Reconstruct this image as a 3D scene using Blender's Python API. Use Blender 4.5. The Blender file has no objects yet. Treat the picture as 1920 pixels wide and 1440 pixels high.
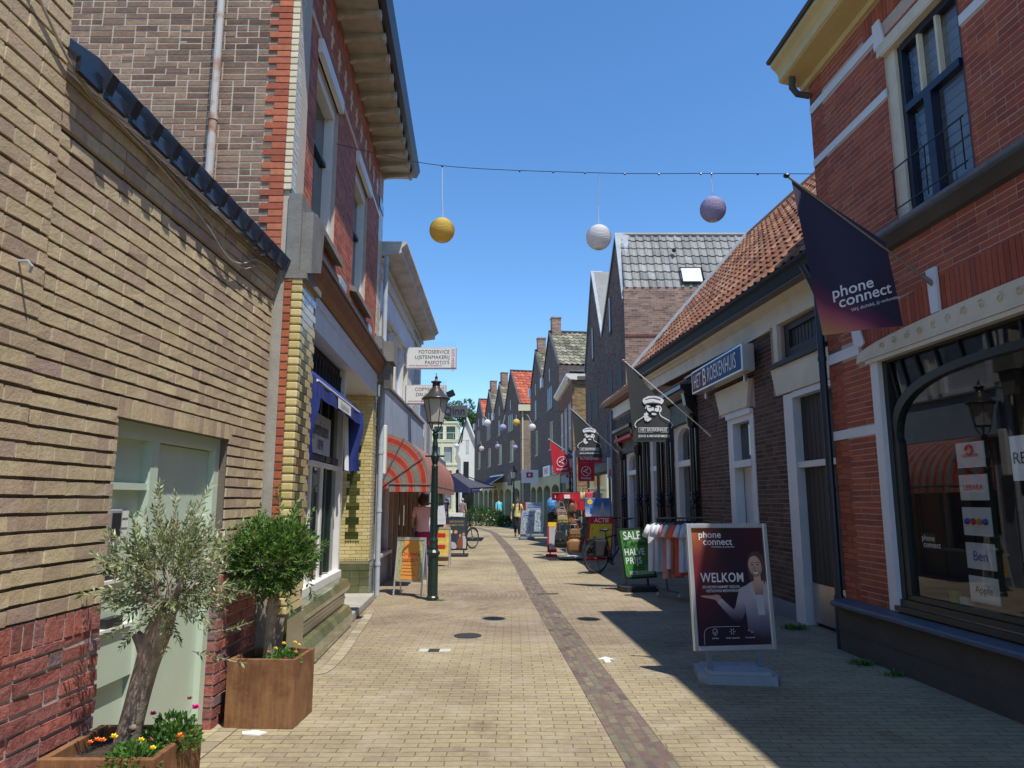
import bpy, bmesh, math, random
from mathutils import Vector, Matrix
random.seed(7)
C = bpy.context.scene.collection
scene = bpy.context.scene
# ---------------------------------------------------------------- camera, sky, sun
PITCH = math.atan((938-720)/1331)
cam = bpy.data.objects.new('camera', bpy.data.cameras.new('camera')); C.objects.link(cam)
cam.location = (0, 0, 1.6); cam.rotation_euler = (math.pi/2+PITCH, 0, 0)
cam.data.sensor_width = 36; cam.data.lens = 1331/1920*36
cam.data.clip_start = .05; cam.data.clip_end = 2000
scene.camera = cam
SUNV = Vector((.275, -.37, 1)).normalized()
w = bpy.data.worlds.new('World'); scene.world = w; w.use_nodes = True
nt = w.node_tree; nt.nodes.clear()
sk = nt.nodes.new('ShaderNodeTexSky'); sk.sky_type = 'NISHITA'; sk.sun_disc = False
sk.sun_elevation = math.asin(SUNV.z); sk.sun_rotation = math.atan2(SUNV.x, SUNV.y)
sk.altitude = 0; sk.air_density = 1.0; sk.dust_density = .05; sk.ozone_density = 5
bg = nt.nodes.new('ShaderNodeBackground'); bg.inputs['Strength'].default_value = .14
wo = nt.nodes.new('ShaderNodeOutputWorld')
hs = nt.nodes.new('ShaderNodeHueSaturation'); hs.inputs['Saturation'].default_value = 1.16
nt.links.new(sk.outputs[0], hs.inputs['Color']); nt.links.new(hs.outputs[0], bg.inputs[0]); nt.links.new(bg.outputs[0], wo.inputs[0])
sd = bpy.data.lights.new('sun', 'SUN'); sd.energy = 3.95; sd.angle = math.radians(.55); sd.color = (1, .95, .87)
sun = bpy.data.objects.new('sun', sd); C.objects.link(sun)
sun.rotation_euler = SUNV.to_track_quat('Z', 'Y').to_euler(); sun.location = SUNV*50
scene.view_settings.view_transform = 'Standard'; scene.view_settings.look = 'None'
scene.view_settings.exposure = 0.6; scene.view_settings.gamma = 1
scene.render.resolution_x = 1024; scene.render.resolution_y = 768

# ---------------------------------------------------------------- frames and mesh building
class Fr:
    """vertical plane: s runs along it, n out of it, z up; rd = +1 if text reads towards +s"""
    def __init__(s, x, y, ang, rd=1, nflip=1, z=0):
        s.x, s.y, s.z0 = x, y, z; s.d = (math.cos(ang), math.sin(ang)); s.rd = rd
        s.n = (s.d[1]*nflip, -s.d[0]*nflip)
    def w(s, a, n, z):
        return Vector((s.x+s.d[0]*a+s.n[0]*n, s.y+s.d[1]*a+s.n[1]*n, s.z0+z))
def FL(x, y, b): return Fr(x, y, math.atan2(1, b))
def FRr(x, y, b): return Fr(x, y, math.atan2(1, b), -1, -1)
FW = Fr(0, 0, 0, 1, 1)          # s = +x, n = -y (faces the camera)
ORG = {}
SCR = []
class MB:
    def __init__(s, F=None): s.F = F; s.v = []; s.f = []; s.c = []; s.uv = []; s.pc = []
    def add(s, vs, fs, c=0.5, uv=None):
        b = len(s.v); s.pc.append((vs, fs, c, uv)); s.v += [tuple(p) for p in vs]; s.f += [tuple(i+b for i in f) for f in fs]
        s.c += (list(c) if isinstance(c, (list, tuple)) else [c]*len(vs))
        s.uv += (list(uv) if uv else [None]*len(vs))
    def quad(s, a, b, c_, d, c=.5, uv=None): s.add([a, b, c_, d], [(0, 1, 2, 3)], c, uv)
    def box(s, x0, x1, y0, y1, z0, z1, c=.5):
        s.add([(x0,y0,z0),(x1,y0,z0),(x1,y1,z0),(x0,y1,z0),(x0,y0,z1),(x1,y0,z1),(x1,y1,z1),(x0,y1,z1)],
              [(0,3,2,1),(4,5,6,7),(0,1,5,4),(1,2,6,5),(2,3,7,6),(3,0,4,7)], c)
    def cbox(s, x0, x1, y0, y1, z0, z1, k=.01, c=.5):
        """box with its edges chamfered by k"""
        bm = bmesh.new(); bmesh.ops.create_cube(bm, size=1)
        for v in bm.verts: v.co = Vector(((x0+x1)/2+v.co.x*(x1-x0), (y0+y1)/2+v.co.y*(y1-y0), (z0+z1)/2+v.co.z*(z1-z0)))
        bmesh.ops.bevel(bm, geom=bm.edges[:], offset=k, segments=2, affect='EDGES', profile=.6)
        bm.verts.index_update()
        s.add([v.co[:] for v in bm.verts], [[v.index for v in f.verts] for f in bm.faces], c); bm.free()
    def prism(s, poly, a0, a1, axis='n', c=.5):
        """poly in the two other axes, extruded along axis: n -> (s,z); s -> (n,z); z -> (s,n)"""
        def P(p, a): return {'n': (p[0], a, p[1]), 's': (a, p[0], p[1]), 'z': (p[0], p[1], a)}[axis]
        k = len(poly)
        s.add([P(p, a0) for p in poly]+[P(p, a1) for p in poly],
              [tuple(range(k)), tuple(range(2*k-1, k-1, -1))]+[(i, (i+1) % k, k+(i+1) % k, k+i) for i in range(k)], c)
    def tube(s, pts, r, seg=8, c=.5, cap=True):
        pts = [Vector(p) for p in pts]; n = len(pts)
        if not isinstance(r, (list, tuple)): r = [r]*n
        vs = []; up = None
        for i, p in enumerate(pts):
            t = (pts[min(i+1, n-1)]-pts[max(i-1, 0)])
            t = t.normalized() if t.length > 1e-9 else Vector((0, 0, 1))
            if up is None:
                up = Vector((0, 0, 1)) if abs(t.z) < .9 else Vector((1, 0, 0))
            u = (up-t*up.dot(t)); u = u.normalized() if u.length > 1e-6 else t.orthogonal().normalized()
            up = u; v = t.cross(u)
            for k in range(seg):
                a = 2*math.pi*k/seg; vs.append(p+(u*math.cos(a)+v*math.sin(a))*r[i])
        fs = [(i*seg+k, i*seg+(k+1) % seg, (i+1)*seg+(k+1) % seg, (i+1)*seg+k) for i in range(n-1) for k in range(seg)]
        if cap: fs += [tuple(range(seg-1, -1, -1)), tuple(range((n-1)*seg, n*seg))]
        s.add(vs, fs, c)
    def lathe(s, prof, cx, cy, seg=16, c=.5, z0=0):
        vs = []; n = len(prof)
        for r, z in prof:
            for k in range(seg):
                a = 2*math.pi*k/seg; vs.append((cx+r*math.cos(a), cy+r*math.sin(a), z0+z))
        s.add(vs, [(i*seg+k, i*seg+(k+1) % seg, (i+1)*seg+(k+1) % seg, (i+1)*seg+k) for i in range(n-1) for k in range(seg)]
              + [tuple(range(seg-1, -1, -1)), tuple(range((n-1)*seg, n*seg))], c)
    def ball(s, c0, r, seg=12, rings=8, c=.5, sx=1, sy=1, sz=1):
        vs = []
        for i in range(rings+1):
            t = math.pi*i/rings
            for k in range(seg):
                a = 2*math.pi*k/seg
                vs.append((c0[0]+r*sx*math.sin(t)*math.cos(a), c0[1]+r*sy*math.sin(t)*math.sin(a), c0[2]+r*sz*math.cos(t)))
        s.add(vs, [(i*seg+k, (i+1)*seg+k, (i+1)*seg+(k+1) % seg, i*seg+(k+1) % seg) for i in range(rings) for k in range(seg)], c)
    def wall(s, s0, s1, z0, z1, n, ops=(), dep=.12, c=.5):
        """sheet with openings and their reveals"""
        S = sorted({s0, s1, *[o[0] for o in ops], *[o[1] for o in ops]}); Z = sorted({z0, z1, *[o[2] for o in ops], *[o[3] for o in ops]})
        S = [a for a in S if s0-1e-6 <= a <= s1+1e-6]; Z = [a for a in Z if z0-1e-6 <= a <= z1+1e-6]
        for i in range(len(S)-1):
            for j in range(len(Z)-1):
                a, b = (S[i]+S[i+1])/2, (Z[j]+Z[j+1])/2
                if any(o[0] < a < o[1] and o[2] < b < o[3] for o in ops): continue
                s.quad((S[i], n, Z[j]), (S[i+1], n, Z[j]), (S[i+1], n, Z[j+1]), (S[i], n, Z[j+1]), c)
        for o in ops:
            a, b, p, q = o[:4]; m = n-dep
            s.quad((a,n,p),(a,m,p),(a,m,q),(a,n,q), c); s.quad((b,n,p),(b,m,p),(b,m,q),(b,n,q), c)
            s.quad((a,n,q),(b,n,q),(b,m,q),(a,m,q), c)
            if p > z0+.01: s.quad((a,n,p),(b,n,p),(b,m,p),(a,m,p), c)
    def bricks(s, s0, s1, z0, z1, n, L=.21, H=.065, j=.012, ops=(), pr=.008, jit=.0015, bond=.5, rnd=None, joint_z=None, clip=None, vm=None):
        """every brick a small proud block"""
        R = rnd or random; jz = joint_z or j; z = z0; k = 0
        while z < z1-.01:
            h = min(H, z1-z); cuts = [(s0, s1)]
            for o in ops:
                if o[2] < z+h-.004 and o[3] > z+.004:
                    nc = []
                    for a, b in cuts:
                        if o[1] <= a or o[0] >= b: nc.append((a, b)); continue
                        if o[0] > a: nc.append((a, o[0]))
                        if o[1] < b: nc.append((o[1], b))
                    cuts = nc
            for a, b in cuts:
                if clip:
                    a, b = clip(a, b, z)
                    if b-a < .03: continue
                x = math.floor((a-s0)/(L+j))*(L+j)+s0-(L+j)*(bond if k % 2 else 0)
                if vm: vm.box(a, b, n, n+pr-.004, z+.002, z+h-.002)
                while x < b:
                    xl = L if R.random() < .72 else L/2-j/2
                    p, q = max(x, a), min(x+xl, b); x += xl+j
                    if q-p < .02: continue
                    d = n+pr+R.uniform(-jit, jit)*1.5; e = [R.uniform(-jit, jit) for _ in range(8)]
                    c = R.random()
                    s.add([(p+e[0],n,z+e[1]),(q+e[2],n,z+e[3]),(q+e[4],n,z+h+e[5]),(p+e[6],n,z+h+e[7]),
                           (p+e[0],d+e[1],z+e[1]),(q+e[2],d+e[3],z+e[3]),(q+e[4],d,z+h+e[5]),(p+e[6],d,z+h+e[7])],
                          [(4,5,6,7),(0,1,5,4),(1,2,6,5),(2,3,7,6),(3,0,4,7)], c)
            z += H+jz; k += 1
    def tiles(s, P, U, V, w, l, tw=.24, th=.3, amp=.022, lip=.02, clip=None, rnd=None):
        """pantiles on a plane: U along the eaves, V up the slope; clip(u,v) keeps a tile"""
        P, U, V = Vector(P), Vector(U), Vector(V); N = U.cross(V).normalized()
        if N.z < 0: N = -N
        R = rnd or random; nu, nv = max(1, round(w/tw)), max(1, round(l/th)); tw, th = w/nu, l/nv
        prof = [(0,0),(.12,.75),(.25,1),(.38,.7),(.5,.05),(.75,-.25),(1,0)]
        for j in range(nv):
            for i in range(nu):
                if clip and not clip((i+.5)*tw, (j+.5)*th): continue
                c = R.random(); vs = []; dz = R.uniform(-.003, .003)
                for v, hh in ((j*th, lip+dz), (j*th+th*1.06, dz)):
                    for a, b in prof: vs.append(P+U*((i+a)*tw)+V*v+N*(b*amp+hh))
                for a, b in prof: vs.append(P+U*((i+a)*tw)+V*(j*th)+N*(b*amp+lip+dz-.02))
                m = len(prof)
                s.add(vs, [(k, k+1, m+k+1, m+k) for k in range(m-1)]+[(2*m+k, 2*m+k+1, k+1, k) for k in range(m-1)], c)
    def text(s, body, O, U, V, size, bold=0, align='L', c=.5, wid=1, sp=1):
        """flat lettering: O origin at baseline, U reading direction, V up (local s,n,z)"""
        vs, fs, wd = glyphs(body, bold, sp)
        k = size; sh = {'L': 0, 'C': -wd/2, 'R': -wd}[align]
        O, U, V = Vector(O), Vector(U), Vector(V)
        s.add([O+U*((x+sh)*k*wid)+V*(y*k) for x, y in vs], fs, c)
    def each(s, name, m, parent):
        """every piece becomes a part of its own"""
        out = []
        for q in s.pc:
            k = MB(s.F); k.add(*q); out.append(k.build(name, m, parent))
        return out[0]
    def build(s, name, m, parent=None, loc=None, smooth=False, gp=None):
        F = s.F or FWX; me = bpy.data.meshes.new(name)
        W = [F.w(*v) for v in s.v]
        if parent is None:
            if loc is None:
                zs = min(p.z for p in W); loc = Vector((sum(p.x for p in W)/len(W), sum(p.y for p in W)/len(W), zs))
            org = Vector(loc)
        else: org = ORG[parent.name]
        me.from_pydata([p-org for p in W], [], s.f)
        at = me.attributes.new('cv', 'FLOAT', 'POINT'); at.data.foreach_set('value', s.c)
        uvl = me.uv_layers.new(name='UVMap'); L = s.v
        for p in me.polygons:
            idx = list(p.vertices)
            if s.uv[idx[0]] is not None:
                for li, vi in zip(p.loop_indices, idx): uvl.data[li].uv = s.uv[vi]
                continue
            a, b, c_ = Vector(L[idx[0]]), Vector(L[idx[1]]), Vector(L[idx[2]])
            n = (b-a).cross(c_-a)
            if n.length < 1e-9 and len(idx) > 3: n = (c_-a).cross(Vector(L[idx[3]])-a)
            ax = max(range(3), key=lambda i: abs(n[i]))
            for li, vi in zip(p.loop_indices, idx):
                q = L[vi]; uvl.data[li].uv = (q[1], q[2]) if ax == 0 else ((q[0], q[2]) if ax == 1 else (q[0], q[1]))
        me.materials.append(m)
        if smooth:
            for p in me.polygons: p.use_smooth = True
        o = bpy.data.objects.new(name, me); C.objects.link(o)
        if parent is None: o.location = org
        else:
            o.parent = parent
        ORG[o.name] = org
        return o
class _X:
    rd = 1
    def w(s, a, n, z): return Vector((a, n, z))
FWX = _X()
_G = {}
def glyphs(body, bold=0, sp=1):
    k = (body, bold, sp)
    if k in _G: return _G[k]
    cu = bpy.data.curves.new('t', 'FONT'); cu.body = body; cu.size = 1; cu.offset = bold; cu.resolution_u = 3; cu.space_character = sp
    o = bpy.data.objects.new('t', cu); C.objects.link(o); bpy.context.view_layer.update()
    e = o.evaluated_get(bpy.context.evaluated_depsgraph_get()); me = e.to_mesh()
    vs = [(v.co.x, v.co.y) for v in me.vertices]; fs = [tuple(p.vertices) for p in me.polygons]
    e.to_mesh_clear(); bpy.data.objects.remove(o); bpy.data.curves.remove(cu)
    x0 = min([a for a, b in vs] or [0]); wd = max([a for a, b in vs] or [0])-x0
    _G[k] = ([(a-x0, b) for a, b in vs], fs, wd); return _G[k]
def tag(o, label=None, cat=None, group=None, kind=None):
    if label: o['label'] = label
    if cat: o['category'] = cat
    if group: o['group'] = group
    if kind: o['kind'] = kind
    return o
def thing(name, loc, label, cat, group=None):
    o = bpy.data.objects.new(name, None); C.objects.link(o); o.location = loc; o.empty_display_size = .2
    ORG[o.name] = Vector(loc); return tag(o, label, cat, group)
def copy_tree(o, parent=None):
    c = o.copy(); C.objects.link(c); ORG[c.name] = ORG[o.name].copy()
    if parent: c.parent = parent
    for ch in [x for x in o.children]: copy_tree(ch, c)
    return c

# ---------------------------------------------------------------- materials
def nmat(name):
    m = bpy.data.materials.new(name); m.use_nodes = True; t = m.node_tree
    return m, t, t.nodes['Principled BSDF']
def srgb(h):
    f = lambda c: c/12.92 if c <= .04045 else ((c+.055)/1.055)**2.4
    return tuple(f(int(h[i:i+2], 16)/255) for i in (0, 2, 4))+(1,)
def ramp(t, cols):
    r = t.nodes.new('ShaderNodeValToRGB'); e = r.color_ramp.elements
    while len(e) > 1: e.remove(e[-1])
    for i, (p, c) in enumerate(cols):
        if i == 0: e[0].position = p; e[0].color = (*c[:3], 1)
        else: x = e.new(p); x.color = (*c[:3], 1)
    return r
def mul(t, a, b, fac=1, mode='MULTIPLY'):
    x = t.nodes.new('ShaderNodeMix'); x.data_type = 'RGBA'; x.blend_type = mode
    if isinstance(fac, (int, float)): x.inputs[0].default_value = fac
    else: t.links.new(fac, x.inputs[0])
    for i, v in ((6, a), (7, b)):
        if isinstance(v, tuple): x.inputs[i].default_value = v
        else: t.links.new(v, x.inputs[i])
    return x.outputs[2]
def noise(t, scale, det=4, rough=.55, co=None):
    n = t.nodes.new('ShaderNodeTexNoise'); n.inputs['Scale'].default_value = scale
    n.inputs['Detail'].default_value = det; n.inputs['Roughness'].default_value = rough
    if co is None:
        g = t.nodes.new('ShaderNodeTexCoord'); co = g.outputs['Object']
    t.links.new(co, n.inputs['Vector']); return n.outputs['Fac']
def bump(t, h, strength, dist, prev=None):
    b = t.nodes.new('ShaderNodeBump'); b.inputs['Strength'].default_value = strength; b.inputs['Distance'].default_value = dist
    t.links.new(h, b.inputs['Height'])
    if prev: t.links.new(prev, b.inputs['Normal'])
    return b.outputs[0]
def M(name, col, rough=.6, metal=0, var=.12, vs=6, bp=0, bs=60, spec=.5, em=0):
    m, t, p = nmat(name)
    if isinstance(col, str): col = srgb(col)
    p.inputs['Roughness'].default_value = rough; p.inputs['Metallic'].default_value = metal
    p.inputs['Specular IOR Level'].default_value = spec
    if var:
        n = noise(t, vs, 5); r = ramp(t, [(.3, (1-var,)*3), (.7, (1+var*.3,)*3)]); t.links.new(n, r.inputs[0])
        n2 = noise(t, vs*9, 3); r2 = ramp(t, [(.35, (1-var*.5,)*3), (.65, (1,)*3)]); t.links.new(n2, r2.inputs[0])
        t.links.new(mul(t, mul(t, tuple(col), r.outputs[0]), r2.outputs[0]), p.inputs['Base Color'])
    else: p.inputs['Base Color'].default_value = col
    if bp: t.links.new(bump(t, noise(t, bs, 4), 1, bp), p.inputs['Normal'])
    if em: p.inputs['Emission Color'].default_value = col; p.inputs['Emission Strength'].default_value = em
    return m
def cvmat(name, cols, rough=.8, var=.25, vs=25, bp=.003, bs=70, spec=.3, stain=.0, coat=0):
    """per-piece colour from the mesh's own cv value"""
    m, t, p = nmat(name); a = t.nodes.new('ShaderNodeAttribute'); a.attribute_name = 'cv'
    r = ramp(t, cols); r.color_ramp.interpolation = 'LINEAR'; t.links.new(a.outputs['Fac'], r.inputs[0])
    n = noise(t, vs, 6, .65); r2 = ramp(t, [(.3, (1-var,)*3), (.7, (1+var*.25,)*3)]); t.links.new(n, r2.inputs[0])
    c = mul(t, r.outputs[0], r2.outputs[0])
    if stain:
        n3 = noise(t, 1.3, 5, .6); r3 = ramp(t, [(.38, (1-stain,)*3), (.6, (1,)*3)]); t.links.new(n3, r3.inputs[0]); c = mul(t, c, r3.outputs[0])
    t.links.new(c, p.inputs['Base Color']); p.inputs['Roughness'].default_value = rough; p.inputs['Specular IOR Level'].default_value = spec
    p.inputs['Coat Weight'].default_value = coat; p.inputs['Coat Roughness'].default_value = .12
    if bp: t.links.new(bump(t, noise(t, bs, 5, .7), 1, bp), p.inputs['Normal'])
    return m
def brickmat(name, cols, mortar, L=.22, H=.065, j=.011, rough=.85, bp=.004, off=.5, stain=.25, var=.25, warp=0):
    m, t, p = nmat(name); g = t.nodes.new('ShaderNodeTexCoord')
    co = g.outputs['UV']
    if warp:
        nn = t.nodes.new('ShaderNodeTexNoise'); nn.inputs['Scale'].default_value = 3; t.links.new(co, nn.inputs['Vector'])
        vm = t.nodes.new('ShaderNodeVectorMath'); vm.operation = 'MULTIPLY_ADD'; vm.inputs[1].default_value = (warp,)*3
        t.links.new(nn.outputs['Color'], vm.inputs[0]); t.links.new(co, vm.inputs[2]); co = vm.outputs[0]
    c, fac = bricknodes(t, co, cols, mortar, L, H, j, off)
    n = noise(t, 14, 6, .65); r2 = ramp(t, [(.3, (1-var,)*3), (.7, (1.05,)*3)]); t.links.new(n, r2.inputs[0]); c = mul(t, c, r2.outputs[0])
    n3 = noise(t, .7, 6, .6); r3 = ramp(t, [(.35, (1-stain,)*3), (.65, (1,)*3)]); t.links.new(n3, r3.inputs[0]); c = mul(t, c, r3.outputs[0])
    t.links.new(c, p.inputs['Base Color']); p.inputs['Roughness'].default_value = rough; p.inputs['Specular IOR Level'].default_value = .25
    inv = t.nodes.new('ShaderNodeMath'); inv.operation = 'SUBTRACT'; inv.inputs[0].default_value = 1; t.links.new(fac, inv.inputs[1])
    b = bump(t, inv.outputs[0], 1, bp); b = bump(t, noise(t, 60, 4), 1, bp*.4, b); t.links.new(b, p.inputs['Normal'])
    return m
def bricknodes(t, co, cols, mortar, L, H, j, off=.5):
    b = t.nodes.new('ShaderNodeTexBrick'); b.offset = off; b.squash = 1
    b.inputs['Scale'].default_value = 1; b.inputs['Brick Width'].default_value = L; b.inputs['Row Height'].default_value = H
    b.inputs['Mortar Size'].default_value = j/2; b.inputs['Mortar Smooth'].default_value = .15; b.inputs['Bias'].default_value = 0
    b.inputs['Color1'].default_value = (0, 0, 0, 1); b.inputs['Color2'].default_value = (1, 1, 1, 1); b.inputs['Mortar'].default_value = (.5, .5, .5, 1)
    t.links.new(co, b.inputs['Vector'])
    r = ramp(t, cols); t.links.new(b.outputs['Color'], r.inputs[0])
    return mul(t, r.outputs[0], mortar, b.outputs['Fac'], 'MIX'), b.outputs['Fac']
def glassmat(name, tint=(.8, .85, .85), refl=1.0):
    m, t, p = nmat(name); t.nodes.remove(p); o = t.nodes['Material Output']
    tr = t.nodes.new('ShaderNodeBsdfTransparent'); tr.inputs[0].default_value = (*tint, 1)
    gl = t.nodes.new('ShaderNodeBsdfGlossy'); gl.inputs['Roughness'].default_value = .015; gl.inputs[0].default_value = (.95, .97, 1, 1)
    lw = t.nodes.new('ShaderNodeLayerWeight'); lw.inputs['Blend'].default_value = .5; f = t.nodes.new('ShaderNodeMath'); f.operation = 'POWER'; f.inputs[1].default_value = 4.5; t.links.new(lw.outputs['Facing'], f.inputs[0])
    mm = t.nodes.new('ShaderNodeMath'); mm.operation = 'MULTIPLY_ADD'; mm.inputs[1].default_value = 1.3*refl; mm.inputs[2].default_value = .075*refl; mm.use_clamp = True
    t.links.new(f.outputs[0], mm.inputs[0]); mx = t.nodes.new('ShaderNodeMixShader')
    t.links.new(mm.outputs[0], mx.inputs[0]); t.links.new(tr.outputs[0], mx.inputs[1]); t.links.new(gl.outputs[0], mx.inputs[2]); t.links.new(mx.outputs[0], o.inputs[0])
    return m
def gradmat(name, cols, axis='Y', rough=.5, noisew=.25, ns=1.2, xk=0):
    """printed gradient over the piece's own 0..1 UV"""
    m, t, p = nmat(name); g = t.nodes.new('ShaderNodeTexCoord'); s = t.nodes.new('ShaderNodeSeparateXYZ'); t.links.new(g.outputs['UV'], s.inputs[0])
    n = t.nodes.new('ShaderNodeTexNoise'); n.inputs['Scale'].default_value = ns; n.inputs['Detail'].default_value = 1; t.links.new(g.outputs['UV'], n.inputs['Vector'])
    a = t.nodes.new('ShaderNodeMath'); a.operation = 'MULTIPLY_ADD'; a.inputs[1].default_value = noisew; t.links.new(n.outputs['Fac'], a.inputs[0]); t.links.new(s.outputs[axis], a.inputs[2])
    if xk:
        b = t.nodes.new('ShaderNodeMath'); b.operation = 'MULTIPLY_ADD'; b.inputs[1].default_value = xk; t.links.new(s.outputs['X'], b.inputs[0]); t.links.new(a.outputs[0], b.inputs[2]); a = b
    r = ramp(t, cols); t.links.new(a.outputs[0], r.inputs[0]); t.links.new(r.outputs[0], p.inputs['Base Color']); p.inputs['Roughness'].default_value = rough
    return m
# ---------------------------------------------------------------- shared materials
def rgb(r, g, b): return (r, g, b, 1)
tan_brick = cvmat('tan_brick', [(0, rgb(.44,.32,.23)), (.25, rgb(.52,.40,.255)), (.5, rgb(.57,.455,.28)), (.75, rgb(.62,.50,.30)), (.92, rgb(.55,.42,.27)), (1, rgb(.46,.33,.26))], .85, .20, 18, .004, 55, stain=.12)
red_rough = cvmat('rough_red_brick', [(0, rgb(.26,.10,.09)), (.3, rgb(.40,.13,.105)), (.6, rgb(.46,.155,.115)), (.85, rgb(.37,.15,.135)), (1, rgb(.24,.16,.16))], .8, .35, 30, .012, 28, stain=.1)
brown_brick = cvmat('brown_brick', [(0, rgb(.15,.090,.065)), (.3, rgb(.25,.155,.105)), (.65, rgb(.31,.195,.135)), (.9, rgb(.35,.235,.155)), (1, rgb(.19,.12,.09))], .9, .3, 22, .005, 45, stain=.25)
orange_glz = cvmat('orange_glazed_brick', [(0, rgb(.34,.09,.05)), (.5, rgb(.46,.13,.065)), (1, rgb(.53,.18,.09))], .6, .25, 20, .001, 40, .25, stain=.15)
cream_glz = cvmat('cream_glazed_brick', [(0, rgb(.56,.46,.29)), (.5, rgb(.66,.57,.38)), (1, rgb(.72,.64,.44))], .3, .12, 20, .001, 40, .5, coat=.4)
yellow_glz = cvmat('yellow_glazed_brick', [(0, rgb(.50,.40,.15)), (.5, rgb(.62,.51,.22)), (1, rgb(.68,.57,.28))], .2, .12, 20, .001, 40, .5, coat=.6)
green_glz = cvmat('green_glazed_tile', [(0, rgb(.035,.045,.008)), (.5, rgb(.07,.085,.018)), (1, rgb(.10,.11,.03))], .15, .25, 12, .001, 40, .5, coat=.7)
sage_glz = cvmat('sage_glazed_tile', [(0, rgb(.10,.115,.05)), (.5, rgb(.15,.165,.075)), (1, rgb(.20,.21,.10))], .18, .3, 9, .001, 40, .5, coat=.6, stain=.25)
mort_rd = M('pale_red_mortar', rgb(.50,.40,.34), .95, bp=.001)
mattd = M('matt_dark_window', rgb(.025,.027,.03), .6, spec=.2)
red_brick = cvmat('smooth_red_brick', [(0, rgb(.30,.075,.045)), (.3, rgb(.37,.088,.047)), (.6, rgb(.42,.105,.053)), (.9, rgb(.45,.125,.063)), (1, rgb(.33,.088,.058))], .75, .22, 25, .0015, 60, stain=.15)
dark_brick = cvmat('dark_brown_brick', [(0, rgb(.062,.040,.033)), (.5, rgb(.105,.066,.053)), (1, rgb(.15,.092,.07))], .8, .3, 22, .003, 50, stain=.2)
mort_tan = M('deep_mortar', rgb(.15,.125,.10), .95, bp=.003)
mort_ft = M('pale_foot_mortar', rgb(.40,.39,.36), .95, bp=.004)
mort_lt = M('light_mortar', rgb(.46,.40,.33), .95, bp=.002)
mort_gr = M('grey_mortar', rgb(.27,.26,.24), .95, bp=.004)
mort_dk = M('dark_mortar', rgb(.36,.29,.25), .95, bp=.002)
pur_brick = brickmat('purple_brown_brick', [(0, rgb(.080,.050,.048)), (.5, rgb(.125,.080,.073)), (1, rgb(.17,.11,.095))], rgb(.22,.18,.165), .22, .065)
gry_brick = brickmat('dark_grey_brick', [(0, rgb(.095,.074,.074)), (.5, rgb(.13,.102,.10)), (1, rgb(.165,.13,.125))], rgb(.15,.125,.12), .22, .065, stain=.2)
mid_brick = brickmat('mixed_brown_brick', [(0, rgb(.18,.115,.09)), (.4, rgb(.32,.20,.155)), (1, rgb(.43,.29,.21))], rgb(.40,.35,.30), .22, .068)
yel_brick = brickmat('buff_brick', [(0, rgb(.20,.12,.06)), (.5, rgb(.36,.24,.12)), (1, rgb(.46,.32,.16))], rgb(.28,.22,.15), .22, .068)
lit_brick = brickmat('pale_brown_brick', [(0, rgb(.25,.18,.14)), (.5, rgb(.33,.25,.19)), (1, rgb(.39,.30,.23))], rgb(.42,.36,.30), .22, .068)
red_far = brickmat('red_brown_brick', [(0, rgb(.13,.05,.04)), (.5, rgb(.20,.075,.055)), (1, rgb(.25,.10,.07))], rgb(.2,.15,.13), .22, .065)
whitew = brickmat('white_painted_brick', [(0, rgb(.60,.60,.60)), (1, rgb(.68,.68,.67))], rgb(.58,.58,.58), .22, .065, rough=.6, bp=.006, stain=.1, var=.08)
or_tile = cvmat('orange_pantile', [(0, rgb(.17,.075,.045)), (.35, rgb(.32,.125,.065)), (.7, rgb(.42,.18,.09)), (1, rgb(.44,.27,.17))], .75, .45, 22, .004, 60, stain=.4)
gr_tile = cvmat('grey_pantile', [(0, rgb(.16,.165,.16)), (.5, rgb(.22,.225,.22)), (1, rgb(.28,.28,.265))], .6, .25, 20, .002, 60, stain=.2)
ol_tile = cvmat('olive_grey_tile', [(0, rgb(.12,.12,.085)), (.5, rgb(.25,.24,.17)), (1, rgb(.36,.34,.24))], .8, .4, 9, .002, 60, stain=.3)
rd_tile = cvmat('red_roof_tile', [(0, rgb(.30,.06,.035)), (.5, rgb(.42,.10,.055)), (1, rgb(.52,.16,.09))], .7, .3, 12, .002, 60)
bk_tile = cvmat('black_glazed_tile', [(0, rgb(.010,.013,.022)), (1, rgb(.022,.027,.04))], .3, .3, 20, .001, 60, .6, coat=.3)
stone = M('grey_stone', rgb(.22,.215,.195), .85, var=.3, vs=3, bp=.003)
concrete = M('concrete_strip', rgb(.36,.34,.29), .9, var=.2, vs=4, bp=.002)
cream = M('cream_paint', rgb(.66,.60,.46), .55, var=.14, vs=3)
creamy = M('yellow_cream_paint', rgb(.58,.46,.20), .5, var=.12, vs=3)
white = M('white_paint', rgb(.74,.73,.68), .45, var=.08, vs=3)
whitec = M('cool_white_paint', rgb(.66,.68,.70), .5, var=.1, vs=2)
greyw = M('pale_grey_panel', rgb(.50,.51,.53), .5, var=.1, vs=2)
bluep = M('pale_blue_panel', rgb(.36,.44,.52), .45, var=.18, vs=2)
bluegr = M('blue_grey_paint', rgb(.19,.225,.27), .5, var=.2, vs=3)
black = M('black_paint', rgb(.014,.015,.018), .35, var=.1)
blackm = M('black_plastic', rgb(.02,.02,.022), .55, var=.1)
dkgrn = M('dark_green_paint', rgb(.014,.032,.025), .35, var=.2)
dkgrey = M('dark_grey_render', rgb(.072,.066,.062), .75, var=.22, vs=3, bp=.003)
slate = M('blue_grey_sill', rgb(.085,.10,.135), .5, var=.25, vs=5, bp=.001)
navy = M('navy_paint', rgb(.012,.018,.04), .35, var=.15)
brownw = M('brown_wood', rgb(.26,.12,.05), .55, var=.25, vs=5)
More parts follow.
